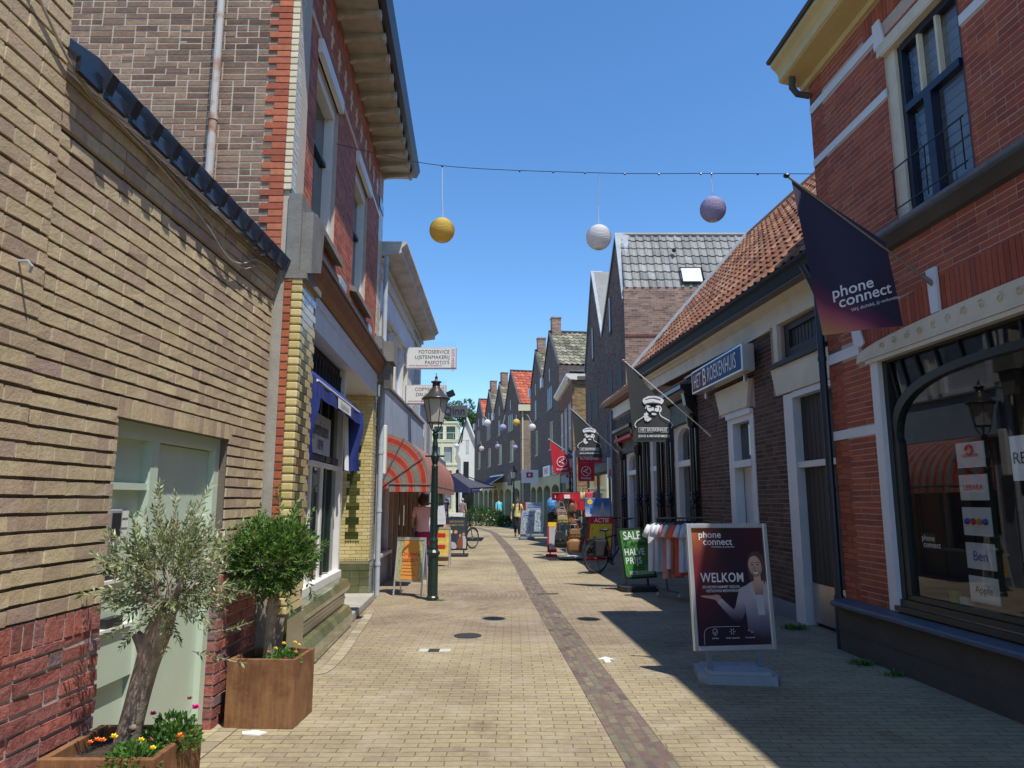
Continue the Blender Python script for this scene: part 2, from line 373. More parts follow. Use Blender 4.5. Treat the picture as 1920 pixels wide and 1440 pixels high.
doorgrn = M('pale_green_paint', rgb(.50,.59,.47), .45, var=.05, vs=2)
zinc = M('zinc', rgb(.36,.40,.43), .8, 0, var=.2, vs=4)
steel = M('brushed_steel', rgb(.5,.48,.45), .3, .8, var=.15, vs=3)
alu = M('aluminium', rgb(.62,.63,.64), .35, .6, var=.06)
dkwood = M('black_boards', rgb(.028,.03,.028), .6, var=.25, vs=8)
palecr = M('pale_yellow_render', rgb(.62,.60,.42), .7, var=.1, vs=2)
arcade_m = M('pale_olive_render', rgb(.42,.40,.24), .75, var=.15, vs=2)
curtain = M('net_curtain', rgb(.60,.58,.46), .9, var=.15, vs=3)
lead = M('lead_bars', rgb(.03,.03,.035), .5)
glass = glassmat('shop_glass', (.90,.93,.93), .85)
m_, t_, p_ = nmat('dark_glass'); p_.inputs['Base Color'].default_value = rgb(.012,.015,.018); p_.inputs['Roughness'].default_value = .03; p_.inputs['Specular IOR Level'].default_value = 1.0
dglass = m_
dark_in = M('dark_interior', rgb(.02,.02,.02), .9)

# ---------------------------------------------------------------- street
def street_mat():
    m, t, p = nmat('clay_pavers'); g = t.nodes.new('ShaderNodeTexCoord'); co = g.outputs['UV']
    sp = t.nodes.new('ShaderNodeSeparateXYZ'); t.links.new(co, sp.inputs[0])
    def mt(op, a, b=None, c=None, clamp=False):
        x = t.nodes.new('ShaderNodeMath'); x.operation = op; x.use_clamp = clamp
        for i, v in enumerate((a, b, c)):
            if v is None: continue
            if isinstance(v, (int, float)): x.inputs[i].default_value = v
            else: t.links.new(v, x.inputs[i])
        return x.outputs[0]
    wn = t.nodes.new('ShaderNodeTexNoise'); wn.inputs['Scale'].default_value = .55; wn.inputs['Detail'].default_value = 2; t.links.new(co, wn.inputs['Vector'])
    wn2 = t.nodes.new('ShaderNodeTexNoise'); wn2.inputs['Scale'].default_value = 9; t.links.new(co, wn2.inputs['Vector'])
    X, Y = sp.outputs[0], mt('ADD', sp.outputs[1], mt('ADD', mt('MULTIPLY', wn.outputs['Fac'], .16), mt('MULTIPLY', wn2.outputs['Fac'], .012)))
    U, V = mt('ADD', X, mt('MULTIPLY', wn2.outputs['Fac'], .012)), Y
    for cx, cy, R, k in ((-2.5, 12.5, 3.05, 2.0), (4.3, 13.3, 3.0, 2.2), (-3.2, 24, 3.2, 2)):
        dx, dy = mt('SUBTRACT', sp.outputs[0], cx), mt('SUBTRACT', sp.outputs[1], cy)
        r = mt('SQRT', mt('ADD', mt('MULTIPLY', dx, dx), mt('MULTIPLY', dy, dy)))
        ins = mt('LESS_THAN', r, mt('ADD', R-.3, mt('MULTIPLY', wn.outputs['Fac'], .6)))
        th = mt('MULTIPLY', mt('ARCTAN2', dy, dx), k)
        U = mt('ADD', mt('MULTIPLY', th, ins), mt('MULTIPLY', U, mt('SUBTRACT', 1, ins)))
        V = mt('ADD', mt('MULTIPLY', r, ins), mt('MULTIPLY', V, mt('SUBTRACT', 1, ins)))
    cb = t.nodes.new('ShaderNodeCombineXYZ'); t.links.new(U, cb.inputs[0]); t.links.new(V, cb.inputs[1])
    c, fac = bricknodes(t, cb.outputs[0], [(0, rgb(.285,.235,.165)), (.2, rgb(.305,.262,.165)), (.6, rgb(.33,.287,.180)), (.9, rgb(.35,.305,.190)), (1, rgb(.30,.25,.185))], rgb(.15,.125,.08), .205, .083, .0075)
    a = t.nodes.new('ShaderNodeTexNoise'); a.inputs['Scale'].default_value = .45; a.inputs['Detail'].default_value = 6; t.links.new(co, a.inputs['Vector'])
    r1 = ramp(t, [(.36, (.74,.70,.72)), (.6, (1.05,1.03,1.0))]); t.links.new(a.outputs['Fac'], r1.inputs[0]); c = mul(t, c, r1.outputs[0])
    a = t.nodes.new('ShaderNodeTexNoise'); a.inputs['Scale'].default_value = 22; a.inputs['Detail'].default_value = 6; a.inputs['Roughness'].default_value = .7; t.links.new(co, a.inputs['Vector'])
    r2 = ramp(t, [(.3, (.80,.79,.78)), (.65, (1.06,1.05,1.02))]); t.links.new(a.outputs['Fac'], r2.inputs[0]); c = mul(t, c, r2.outputs[0])
    a3 = t.nodes.new('ShaderNodeTexNoise'); a3.inputs['Scale'].default_value = 1.6; a3.inputs['Detail'].default_value = 9; a3.inputs['Roughness'].default_value = .72; t.links.new(co, a3.inputs['Vector'])
    r3 = ramp(t, [(.50, (0,0,0)), (.66, (.55,.55,.55))]); t.links.new(a3.outputs['Fac'], r3.inputs[0]); c = mul(t, c, (.36,.32,.235,1), r3.outputs[0], 'MIX')
    r4 = ramp(t, [(.30, (.70,.68,.64)), (.43, (1,1,1))]); t.links.new(a3.outputs['Fac'], r4.inputs[0]); c = mul(t, c, r4.outputs[0])
    # the relaid stretch is a little greyer
    band = mt('MULTIPLY', mt('GREATER_THAN', sp.outputs[1], mt('ADD', 8.1, mt('MULTIPLY', wn.outputs['Fac'], .5))), mt('LESS_THAN', sp.outputs[1], 14.2))
    c = mul(t, c, (.88,.84,.90,1), mt('MULTIPLY', band, .9))
    t.links.new(c, p.inputs['Base Color']); p.inputs['Roughness'].default_value = .85; p.inputs['Specular IOR Level'].default_value = .3
    inv = mt('SUBTRACT', 1, fac); b = bump(t, inv, 1, .004)
    b = bump(t, a.outputs['Fac'], 1, .002, b); t.links.new(b, p.inputs['Normal'])
    return m
mb = MB(); mb.quad((-400,-300,0), (400,-300,0), (400,600,0), (-400,600,0))
o = mb.build('street', street_mat(), loc=(0, 0, 0)); tag(o, 'yellow brown clay paver street between the shop fronts', 'street', kind='structure')

def strip(name, pts, w0, m, z, lab, cat, w1=None):
    mb = MB(); acc = 0; vs = []; uv = []
    for i, (x, y) in enumerate(pts):
        a = Vector(pts[max(i-1, 0)]); b = Vector(pts[min(i+1, len(pts)-1)]); d = (b-a).normalized(); n = Vector((d.y, -d.x))
        if i: acc += (Vector(pts[i])-Vector(pts[i-1])).length
        for q in (-w0/2, w0/2): vs.append((x+n.x*q, y+n.y*q, z)); uv.append((acc, q+w0/2))
    mb.add(vs, [(2*i, 2*i+1, 2*i+3, 2*i+2) for i in range(len(pts)-1)], .5, uv)
    return tag(mb.build(name, m, loc=(pts[0][0], pts[0][1], z)), lab, cat, kind='structure')
def smooth(pts, k=6):
    out = []
    for i in range(len(pts)-1):
        p0, p1, p2, p3 = pts[max(i-1,0)], pts[i], pts[i+1], pts[min(i+2,len(pts)-1)]
        for j in range(k):
            t = j/k; out.append(tuple(.5*((2*p1[a])+(-p0[a]+p2[a])*t+(2*p0[a]-5*p1[a]+4*p2[a]-p3[a])*t*t+(-p0[a]+3*p1[a]-3*p2[a]+p3[a])*t**3) for a in range(len(p1))))
    out.append(tuple(pts[-1])); return out
cob = brickmat('cobble_stones', [(0, rgb(.125,.085,.08)), (.25, rgb(.20,.13,.115)), (.5, rgb(.175,.165,.115)), (.75, rgb(.235,.19,.13)), (1, rgb(.15,.105,.105))], rgb(.17,.145,.10), .17, .066, .014, .8, .008, stain=.15, var=.3, warp=.012)
gp = smooth([(1.10,-3), (.97,2), (.86,4.6), (.66,8.5), (.42,13.2), (.12,20), (-.5,30), (-1.2,38), (-3,46), (-6,55)])
strip('gutter_strip', gp, .33, cob, .004, 'narrow strip of purple and green cobbles running along the street', 'gutter')
kerb = brickmat('kerb_pavers', [(0, rgb(.30,.25,.17)), (.5, rgb(.37,.31,.21)), (1, rgb(.42,.36,.25))], rgb(.15,.13,.08), .21, .13, .01, stain=.2)
strip('edge_course', smooth([(-2.0,-3), (-2.0,5.9), (-1.78,7.2), (-1.93,9.3), (-2.08,10.9)]), .13, kerb, .0045, 'pale row of edging pavers along the foot of the left wall', 'edging')
# manhole, water cover, arrow
iron = M('cast_iron', rgb(.06,.05,.045), .6, .4, var=.3, vs=30, bp=.002, bs=90)
mb = MB(); mb.lathe([(.165,0), (.165,.006), (.15,.008)], -.53, 8.86, 28)
tag(mb.build('manhole_cover', iron), 'round dark iron manhole cover in the middle of the street', 'manhole cover')
t = thing('water_cover', (-.84, 8.0, 0), 'small iron valve cover set in two pale concrete slabs', 'street cover')
mb = MB(); mb.box(-1.0,-.90,7.94,8.09,0,.007); mb.box(-.78,-.66,7.94,8.09,0,.007); mb.each('slab', M('pale_concrete', rgb(.5,.48,.42), .9, var=.2, vs=20), t)
mb = MB(); mb.cbox(-.90,-.78,7.955,8.075,0,.008,.002); mb.build('cover', iron, t)
mb = MB(); mb.prism([(.93,7.44),(.99,7.44),(.99,7.58),(1.05,7.58),(.96,7.70),(.87,7.58),(.93,7.58)], .001, .006, 'z')
tag(mb.build('arrow_marking', M('road_paint', rgb(.7,.7,.68), .7, var=.15, vs=30)), 'small white arrow painted on the pavers', 'street marking')
mb = MB(); mb.prism([(-1.86,5.22),(-1.74,5.20),(-1.70,5.26),(-1.80,5.30),(-1.88,5.27)], .002, .012, 'z')
tag(mb.build('paper_scrap', white), 'torn white scrap of paper in front of the square planter', 'litter')
mb = MB(); mb.prism([(.45,12.62),(.80,12.66),(.80,12.72),(.45,12.68)], .005, .011, 'z')
tag(mb.build('drain_slot', iron), 'dark iron drain slot crossing the cobbled gutter', 'drain')

# ---------------------------------------------------------------- left foreground wall
LW = FL(-2.13, 6.1, .01); Rn = random.Random(3)
t = thing('tan_brick_wall', LW.w(-3, 0, 0), 'long tan brick side wall with dark red brick foot and pale green door', 'brick wall')
door = (-2.25, -.76, 0, 2.05)
mb = MB(LW); mb.wall(-11, 0, 0, 3.62, -.005, [door], .14); mb.box(-11, 0, -.35, -.345, 0, 3.62)
mb.build('mortar', mort_tan, t)
vm = MB(LW); mb = MB(LW); mb.bricks(-2.98, -.01, 1.075, 3.352, 0, .208, .0625, .013, [(door[0], door[1], 0, 2.165)], .012, .0022, .5, Rn, .016, vm=vm)
mb.bricks(-2.98, -.01, 3.365, 3.60, .009, .208, .0625, .013, (), .012, .0022, .5, Rn, .016, vm=vm); vm.box(-2.98,-.01,.0,.009,3.36,3.6)
mb.bricks(-11, -2.99, 1.075, 5.4, .02, .208, .0625, .013, (), .012, .0022, .5, Rn, .016, vm=vm); vm.build('upright_joints', mort_lt, t)
x = door[0]-.02
while x < door[1]+.03:                                         # soldier course over the door
    mb.box(x, x+.062, 0, .013+Rn.uniform(-.001,.001), 2.052, 2.16, Rn.random()); x += .071
mb.build('tan_brickwork', tan_brick, t)
mb = MB(LW); mb.box(-11, -2.99, -.02, .02, 0, 5.42); mb.build('pier_mortar', mort_tan, t)
mb = MB(LW); mb.box(-11,-2.985,0,.0245,0,1.062); mb.box(-2.98,door[0],-.004,.0045,0,1.062); mb.box(door[1],-.01,-.004,.0045,0,1.062); mb.build('foot_mortar', mort_ft, t)
mb = MB(LW)
for a, b, nn in ((-11, -2.99, .02), (-2.98, door[0], 0), (door[1], -.01, 0)):
    mb.bricks(a, b, 0, .945, nn, .205, .058, .016, (), .014, .004, .5, Rn, .018)
    x = a
    while x < b-.02: mb.box(x, min(x+.055, b), nn, nn+.014+Rn.uniform(-.003,.003), .95, 1.06, Rn.random()); x += .073
z = 0
while z < .93:                                                 # reveal of the right door jamb
    mb.add([(door[1]-.004,.01,z),(door[1]-.004,-.12,z),(door[1]-.004,-.12,z+.06),(door[1]-.004,.01,z+.06)], [(0,1,2,3)], Rn.random()); z += .076
mb.build('red_brick_foot', red_rough, t)
# coping of black tiles, cable
mb = MB(LW)
for i in range(13):
    a = -3.0+i*.232; nn = .06
    mb.prism([(-.35,3.98),(.085,3.66),(.10,3.70),(-.33,4.02)], a, a+.2, 's', Rn.random())
    mb.prism([(-.35,4.0),(.115,3.63),(.15,3.72),(.07,3.81),(-.33,4.09)], a+.18, a+.24, 's', Rn.random())
    mb.box(a, a+.19, .075, .10, 3.62, 3.70, Rn.random())
mb.build('coping_tiles', bk_tile, t)
mb = MB(LW); mb.box(-3, 0, -.02, .035, 3.595, 3.62); mb.build('lead_flashing', M('flashing', rgb(.36,.30,.20), .7, var=.3, vs=12), t)
mb = MB(LW); c = [(-4.4,.07,4.62),(-3.6,.06,4.05),(-3.0,.05,3.66),(-2.6,.05,3.60),(-2.1,.045,3.57),(-1.5,.05,3.47),(-1.15,.06,3.36),(-.85,.05,3.40),(-.5,.045,3.55),(-.05,.05,3.56)]
mb.tube(smooth(c, 5), .007, 6); mb.tube(smooth([(q[0]+.05, q[1], q[2]-.035*math.sin(i)) for i, q in enumerate(c)], 5), .004, 5)
mb.build('cable', M('cable_grey', rgb(.38,.33,.25), .6), t)
mb = MB(LW); mb.tube([(-3.16,.02,2.62),(-3.16,.07,2.62),(-3.15,.085,2.60),(-3.14,.07,2.575)], .007, 6); mb.build('wall_hook', zinc, t)
# door unit
d = MB(LW); n0 = -.115
d.box(-2.25,-2.16,n0,n0+.06,0,2.05); d.box(-.84,-.76,n0,n0+.06,0,2.05); d.box(-2.16,-.84,n0,n0+.058,1.96,2.05)
d.box(-1.74,-1.65,n0,n0+.057,0,1.96); d.box(-2.16,-1.74,n0,n0+.045,1.66,1.70); d.box(-2.16,-1.74,n0,n0+.035,.60,.90)
fr = d.build('door_frame', doorgrn, t)
d = MB(LW); d.box(-2.16,-1.74,n0-.05,n0,0,1.96); d.build('side_panel', doorgrn, t)
d = MB(LW); d.cbox(-1.645,-.845,n0-.03,n0+.012,.03,1.955,.004); dd = d.build('door_leaf', doorgrn, t)
d = MB(LW); d.tube([(-.93,n0+.02,1.02),(-.93,n0+.06,1.02),(-1.03,n0+.065,1.02)], .009, 8); d.build('handle', zinc, dd)
d = MB(LW); d.cbox(-2.135,-2.01,n0,n0+.06,1.36,1.55,.008); q = d.build('intercom', alu, t)
d = MB(LW); d.box(-2.115,-2.03,n0+.06,n0+.064,1.39,1.53); d.build('intercom_face', blackm, q)
d = MB(LW)
for k in range(3): d.box(-1.99,-1.86,n0,n0+.012,1.39+k*.055,1.43+k*.055)
d.build('name_plates', white, t)
d = MB(LW); d.box(-2.12,-1.86,n0,n0+.006,1.16,1.24); d.box(-2.06,-1.90,n0,n0+.05,.905,.955); d.build('letter_slot', blackm, t)
d = MB(LW); d.box(-2.12,-1.84,n0,n0+.03,1.14,1.157); d.box(-2.12,-1.80,n0,n0+.055,.885,.903); d.build('slot_trim', white, t)
d = MB(LW); d.box(-1.36,-1.23,n0+.012,n0+.016,1.34,1.47); d.build('paper_notice', M('kraft_paper', rgb(.55,.42,.26), .8), dd)

# ---------------------------------------------------------------- left shop building with glazed bricks
L2 = FL(-2.03, 6.12, -.055); Rn = random.Random(5)
t = thing('glazed_brick_shop', L2.w(3, 0, 0), 'tall shop building of orange and cream glazed bricks with deep bracketed eaves', 'building')
SW = Fr(-2.03, 6.12, 0)                                        # its side wall, facing the camera
mb = MB(SW); mb.box(-7, -.002, -.4, -.002, 2.6, 8.2); mb.build('side_mortar', mort_lt, t)
def toothed(s, n, z0, z1, a, b, H, rnd, depth=.012):
    z = z0; k = 0
    while z < z1:
        s.box(a[0] if k % 2 else a[1], b, n, n+depth+rnd.uniform(-.002,.002), z, z+H-.011, rnd.random()); z += H; k += 1
mb = MB(SW); mb.bricks(-7, -.19, 2.9, 8.2, 0, .20, .047, .014, (), .0012, .0016, .5, Rn, .0165); mb.build('side_brickwork', brown_brick, t)
mb = MB(SW); toothed(mb, 0, 3.62, 8.2, (-.265, -.185), -.055, .066, Rn, .014); mb.build('corner_bricks', orange_glz, t)
mb = MB(SW)
z = 4.4
while z < 8.1: mb.cbox(-.055, .012, 0, .02, z, z+.056, .006, Rn.random()); z += .066
mb.build('corner_headers', cream_glz, t)
W2 = [(.80, 2.0, 4.5, 6.32), (3.28, 4.48, 4.5, 6.32)]
mb = MB(L2); mb.wall(0, 6.25, 3.4, 7.6, 0, W2, .22); mb.box(.12, 6.25, -.72, -.70, 0, 7.6); mb.box(6.24, 6.25, -6, 0, 0, 7.6); mb.build('front_mortar', mort_lt, t)
mb = MB(L2); mb.bricks(.42, 5.72, 4.3, 7.45, 0, .215, .056, .008, W2, .006, .001, .5, Rn, .008)
for o_ in W2:
    z = 4.5
    while z < 6.3:
        mb.box(o_[1]+.001, o_[1]+.006, -.20, .006, z, z+.056, Rn.random()); z += .064
mb.build('orange_brickwork', orange_glz, t)
mb = MB(L2); mb.bricks(0, .41, 4.42, 6.72, 0, .215, .056, .008, (), .008, .001, .5, Rn, .008); mb.bricks(5.73, 6.25, 4.42, 6.72, 0, .215, .056, .008, (), .008, .001, .5, Rn, .008)
x = .5
while x < 5.7:
    mb.box(x, x+.05, .004, .018, 6.78, 7.06, .6); mb.box(x-.05, x+.10, .004, .020, 6.9, 6.955, .6); x += .44
mb.box(.42, 5.72, .004, .022, 6.50, 6.56, .6); mb.build('cream_brickwork', cream_glz, t)
mb = MB(L2)
for a, b in ((0, .41), (5.73, 6.25)):
    mb.box(a, b, .005, .02, 4.30, 4.42, .7); mb.box(a, b, .005, .02, 6.73, 6.9, .7)
mb.each('green_band', green_glz, t)
for o_ in W2:
    a, b, p, q = o_; f = MB(L2)
    f.box(a, a+.09, -.19, -.05, p, q-.14); f.box(b-.09, b, -.19, -.05, p, q-.14); f.box(a, b, -.19, -.04, q-.14, q)
    f.box(a-.02, b+.02, -.02, .06, q, q+.16); f.box(a+.09, b-.09, -.18, -.10, p, p+.06)
    fr = f.build('window_frame', white, t)
    g = MB(L2); g.box(a+.09, b-.09, -.16, -.15, p+.06, q-.14); g.build('pane', dglass, fr)
    g = MB(L2); g.box(a+.09, b-.09, -.155, -.11, 5.55, 5.60); g.box(a+.09, a+.13, -.155, -.11, p, q-.14); g.build('sash_bar', black, fr)
    g = MB(L2); g.prism([(-.02,4.42),(.10,4.38),(.10,4.45),(-.02,4.50)], a-.12, b+.14, 's'); g.build('sill', stone, t)
mb = MB(L2)
mb.prism([(-.02,4.36),(.9,4.36),(.9,4.18),(.55,4.05),(.55,3.62),(-.02,3.62)], 0, .12); mb.prism([(.02,4.2),(.5,4.2),(.42,3.75),(.02,3.62)], .12, .22)
mb.prism([(5.5,4.32),(6.3,4.32),(6.3,3.62),(5.95,3.62),(5.75,4.05),(5.5,4.1)], 0, .15); mb.prism([(5.8,4.3),(6.32,4.3),(6.32,3.95),(5.8,3.95)], .15, .32); mb.prism([(5.85,3.95),(6.28,3.95),(6.2,3.5),(5.95,3.5)], .15, .27)
mb.each('corbel_stone', stone, t)
mb = MB(L2)
mb.prism([(.02,3.72),(.07,3.73),(.13,3.78),(.18,3.87),(.19,3.92),(.02,3.92)], .55, 5.8, 's'); mb.build('cove_cornice', brownw, t)
mb = MB(L2); mb.box(.55, 5.8, .02, .21, 3.923, 3.96); mb.box(.55, 5.8, .02, .17, 3.963, 4.01); mb.box(.9, 5.5, .02, .13, 4.013, 4.06); mb.box(.9, 5.5, .02, .10, 4.063, 4.14); mb.build('cornice_mouldings', M('dark_brown_paint', rgb(.09,.055,.035), .5), t)
mb = MB(L2); mb.box(.9, 5.5, 0, .03, 4.143, 4.29); mb.build('brown_band', brownw, t)
mb = MB(L2)
for a in (.62, 2.3, 4.6): mb.prism([(.0,4.20),(.05,4.20),(.05,4.33),(.0,4.35)], a, a+.4, 's')
mb.each('blue_block', bluep, t)
mb = MB(L2); mb.box(.55, 5.75, -.08, .06, 3.34, 3.70); mb.box(.55, 5.75, -.55, -.085, 3.36, 3.40)
for k in range(70): mb.box(.6+k*.074, .63+k*.074, .06, .075, 3.585, 3.61)
mb.build('fascia_board', whitec, t)
# eaves
mb = MB(L2); mb.box(-.4, 6.3, .0, .5, 7.50, 7.53); z = -.2
for k in range(15):
    a = -.1+k*.44; mb.prism([(.0,7.38),(.08,7.41),(.46,7.44),(.50,7.46),(.50,7.50),(0,7.50)], a, a+.07, 's'); mb.cbox(a-.01, a+.08, .47, .53, 7.40, 7.50, .008)
mb.build('eaves', M('weathered_cream_paint', rgb(.50,.46,.37), .6, var=.25, vs=6), t)
mb = MB(L2); mb.prism([(.49,7.535),(.60,7.535),(.66,7.66),(.62,7.74),(.49,7.72)], -.4, 6.32, 's'); mb.build('gutter', navy, t)
mb = MB(L2); mb.prism([(.5,7.75),(-1,8.4),(-7,8.4),(-7,7.55),(.45,7.55)], -.35, 6.28, 's'); mb.build('roof', gr_tile, t)
# near pilaster
mb = MB(L2); mb.box(0, .6, -.1, .14, .02, 3.6); mb.build('pilaster_core', mort_dk, t)
mb = MB(L2); z = .66; k = 0
gq = MB(L2)
while z < 3.55:
    for i in range(3):
        a = i*.2-(.1 if k % 2 else 0); b = a+.19; a, b = max(a, .0), min(b, .6)
        if b-a > .03: (gq if (i == 1 and 1.0 < z < 3.1) else mb).box(a, b, .14, .15, z, z+.064, Rn.random())
    mb.cbox(-.012, .09, .06, .156, z, z+.064, .012, Rn.random()); z += .073; k += 1
mb.build('pilaster_bricks', yellow_glz, t); gq.box(0, .6, .14, .165, 0, .62); gq.build('pilaster_pattern', green_glz, t)
mb = MB(SW); z = .03
while z < 3.62: mb.cbox(-.005, .06, 0, .012, z, z+.06, .004, Rn.random()); z += .073
mb.build('pilaster_side_bricks', orange_glz, t)
mb = MB(SW); mb.box(-.11, -.006, 0, .012, 0, 3.75); mb.build('concrete_strip', concrete, t)
mb = MB(L2); mb.box(-.02, .62, -.02, .19, 3.56, 3.62); mb.build('pilaster_cap', stone, t)
# plinth
mb = MB(L2)
prof = [(-.1,0),(.14,0),(.16,.06),(.155,.18),(.11,.26),(.045,.28),(.04,.42),(.10,.46),(.12,.52),(.08,.59),(-.02,.61),(-.1,.61)]
for k in range(14): mb.prism(prof, .6+k*.2, .6+k*.2+.197, 's', Rn.random())
for zz in (.295,.335,.375):
    for k in range(22): mb.box(.6+k*.127+(.06 if zz > .3 and zz < .35 else 0), .6+k*.127+.122+(.06 if zz > .3 and zz < .35 else 0), .04, .05, zz, zz+.036, Rn.random())
mb.build('glazed_plinth', sage_glz, t, smooth=False)
# shopfront
sw = MB(L2)
for a, b in ((.6,.67),(1.22,1.30),(1.80,1.88),(2.40,2.48),(3.38,3.48)): sw.box(a, b, -.14, -.10 if .7 < a < 3 else -.05, .61, 2.0 if a < 3 else 3.34)
sw.box(.6, 3.48, -.13, -.02, .612, .70); sw.box(.6, 3.38, -.14, -.08, 1.98, 2.04); sw.box(3.42,3.48,-.55,-.14,.61,3.34)
fr = sw.build('shop_window_frame', white, t)
g = MB(L2); g.box(.6, 3.4, -.13, -.125, .7, 2.9); g.build('pane', dglass, fr)
g = MB(L2); g.box(.6, 3.5, -.10, -.03, 2.88, 2.97); g.box(2.55, 2.62, -.124, -.09, .72, 2.9); g.box(2.95, 3.0, -.124, -.09, .72, 2.9); g.box(.6, 3.38, -.124, -.1, 2.06, 2.14); g.build('dark_rail', dkgrn, fr)
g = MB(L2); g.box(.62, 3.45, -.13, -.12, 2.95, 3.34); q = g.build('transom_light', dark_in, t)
g = MB(L2)
for k in range(15):
    a = .66+k*.19; g.tube([(a+.02+.075-.075*math.cos(u*math.pi/8), -.10, 3.14+.12*math.sin(u*math.pi/8)) for u in range(9)], .009, 5); g.box(a+.012, a+.028, -.115, -.095, 2.97, 3.14)
g.build('tracery', lead, q)
g = MB(L2); g.box(1.2, 2.5, -.06, -.04, 2.12, 2.56); q = g.build('shop_sign', M('pale_sign', rgb(.45,.50,.55), .4), t)
g = MB(L2); g.text('Oppenhuizen', (1.85,-.035,2.32), (1,0,0), (0,0,1), .24, .01, 'C', wid=.8); g.text('1899', (1.95,-.035,2.16), (1,0,0), (0,0,1), .17, 0, 'C'); g.build('lettering', black, q)
# entrance recess and far pillar
mb = MB(L2); mb.box(3.42, 6.2, -.62, -.56, 0, 3.36); mb.build('recess_wall', white, t)
mb = MB(L2); mb.box(4.3, 5.2, -.56, -.53, .15, 2.4); mb.build('shop_door', dkgrn, t)
mb = MB(L2); mb.cbox(3.42, 5.76, -.56, .12, 0, .12, .02); mb.build('door_step', concrete, t)
P = L2.w(5.78, 0, 0); PF = Fr(P.x, P.y, math.atan2(.055, 1))
mb = MB(PF); mb.box(-.56, 0, -.48, -.001, 0, 3.36); mb.build('pillar_core', mort_dk, t)
ym = MB(PF); gm = MB(PF); sm = MB(PF); z = .62; k = 0
while z < 3.36:
    for i in range(4):
        off = -.09 if k % 2 else 0; a = -.56+i*.18+off; b = a+.172; a, b = max(a, -.56), min(b, 0)
        if b-a > .02: ym.box(a, b, 0, .006, z, z+.052, Rn.random())
    w_ = .11 if (k//2) % 2 else .06
    if .95 < z < 2.95: gm.box(-.28-w_, -.28+w_, .006, .009, z, z+.052, Rn.random())
    z += .059; k += 1
for i in range(6): 
    for zz in (.9, 2.98): gm.prism([(-.39+i*.04,zz+.05),(-.37+i*.04,zz),(-.35+i*.04,zz+.05)], .006, .009)
for i in range(18): gm.box(-.55+i*.031, -.535+i*.031, .006, .009, .635, .655)
mb2 = MB(L2); z = .62; k = 0
while z < 3.36:
    for i in range(3):
        off = -.09 if k % 2 else 0; a = 5.78+i*.18+off; b = a+.172; a, b = max(a, 5.78), min(b, 6.25)
        if b-a > .02: mb2.box(a, b, 0, .006, z, z+.052, Rn.random())
    z += .059; k += 1
ym.build('pillar_bricks', yellow_glz, t); gm.build('pillar_pattern', green_glz, t); mb2.build('pillar_front_bricks', yellow_glz, t)
mb = MB(L2)
for zz in range(5):
    z = zz*.118; mb.cbox(5.76, 6.27, -.6, .03, z+.002, z+.115, .006, Rn.random()) if zz in (0, 4) else None
    if zz not in (0, 4):
        for i in range(4): mb.box(5.765, 5.80, -.60+i*.157, -.605+(i+1)*.157, z+.002, z+.115, Rn.random())
        for i in range(3): mb.box(5.80+i*.157, 5.795+(i+1)*.157, -.1, .022, z+.002, z+.115, Rn.random())
mb.build('pillar_foot', sage_glz, t)
mb = MB(L2); mb.tube([(6.35,.08,0),(6.35,.08,4.1)], .045, 12); mb.tube([(6.35,.08,4.1),(6.35,.08,6.0)], .042, 12)
for z in (.5, 1.4, 2.4): mb.tube([(6.35,.08,z),(6.35,.08,z+.05)], .052, 12)
tag(mb.build('rain_pipe', M('grey_blue_pipe', rgb(.42,.47,.52), .45, var=.15)), 'pale rainwater pipe beside the yellow tiled pillar', 'drainpipe')
mb = MB(L2); mb.cbox(6.42, 6.60, 0, .16, 2.05, 2.92, .02); tag(mb.build('meter_box', white), 'tall white junction box beside the pale rainwater pipe', 'box')
mb = MB(SW); mb.tube([(-.72,.07,3.4),(-.72,.07,5.05)], .036, 12); mb.tube([(-.72,.07,5.05),(-.735,.07,9)], .034, 12)
for z in (4.25, 5.05, 6.4): mb.tube([(-.72,.07,z),(-.72,.07,z+.04)], .042, 12)
def rustpipe():
    m, t, p = nmat('rusty_pipe'); n = noise(t, 2.2, 5); r = ramp(t, [(.40, (.40,.42,.44)), (.52, (.45,.42,.38)), (.60, (.30,.12,.05)), (.7, (.16,.08,.05))]); t.links.new(n, r.inputs[0]); t.links.new(r.outputs[0], p.inputs['Base Color']); p.inputs['Roughness'].default_value = .55; return m
tag(mb.build('rusty_rain_pipe', rustpipe()), 'rust stained grey rain pipe on the brown brick side wall', 'drainpipe')
# blue awning
t = thing('blue_awning', L2.w(2, .1, 2), 'dark blue fabric awning with hanging side flaps over the shop window', 'awning')
bl = M('blue_canvas', rgb(.012,.030,.20), .75, var=.25, vs=7, bp=.004, bs=12)
mb = MB(L2); N = 14
for k in range(N):
    a, b = .72+k*2.6/N, .72+(k+1)*2.6/N; w1, w2 = .006*math.sin(k*1.9), .006*math.sin((k+1)*1.9)
    mb.quad((a,-.02,2.96),(b,-.02,2.96),(b,.17+w2,2.77),(a,.17+w1,2.77)); mb.quad((a,.17+w1,2.77),(b,.17+w2,2.77),(b,.175+w2*2,2.60),(a,.175+w1*2,2.60))
mb.build('canopy', bl, t)
for s_, zb, nw in ((.72, 1.98, .17), (3.32, 1.98, .20)):
    mb = MB(L2); vs = []; rows = 8
    for i in range(rows+1):
        z = 2.96-(2.96-zb)*i/rows
        for j in range(5):
            u = j/4; zz = z-(u*.19*(1-i/rows) if True else 0); vs.append((s_+.02*math.sin(j*1.7+i*.5), -.02+(nw+.02+.03*math.sin(i*.8))*u, zz))
    mb.add(vs, [(i*5+j, i*5+j+1, i*5+j+6, i*5+j+5) for i in range(rows) for j in range(4)]); mb.build('side_flap', bl, t, smooth=True)
mb = MB(L2)
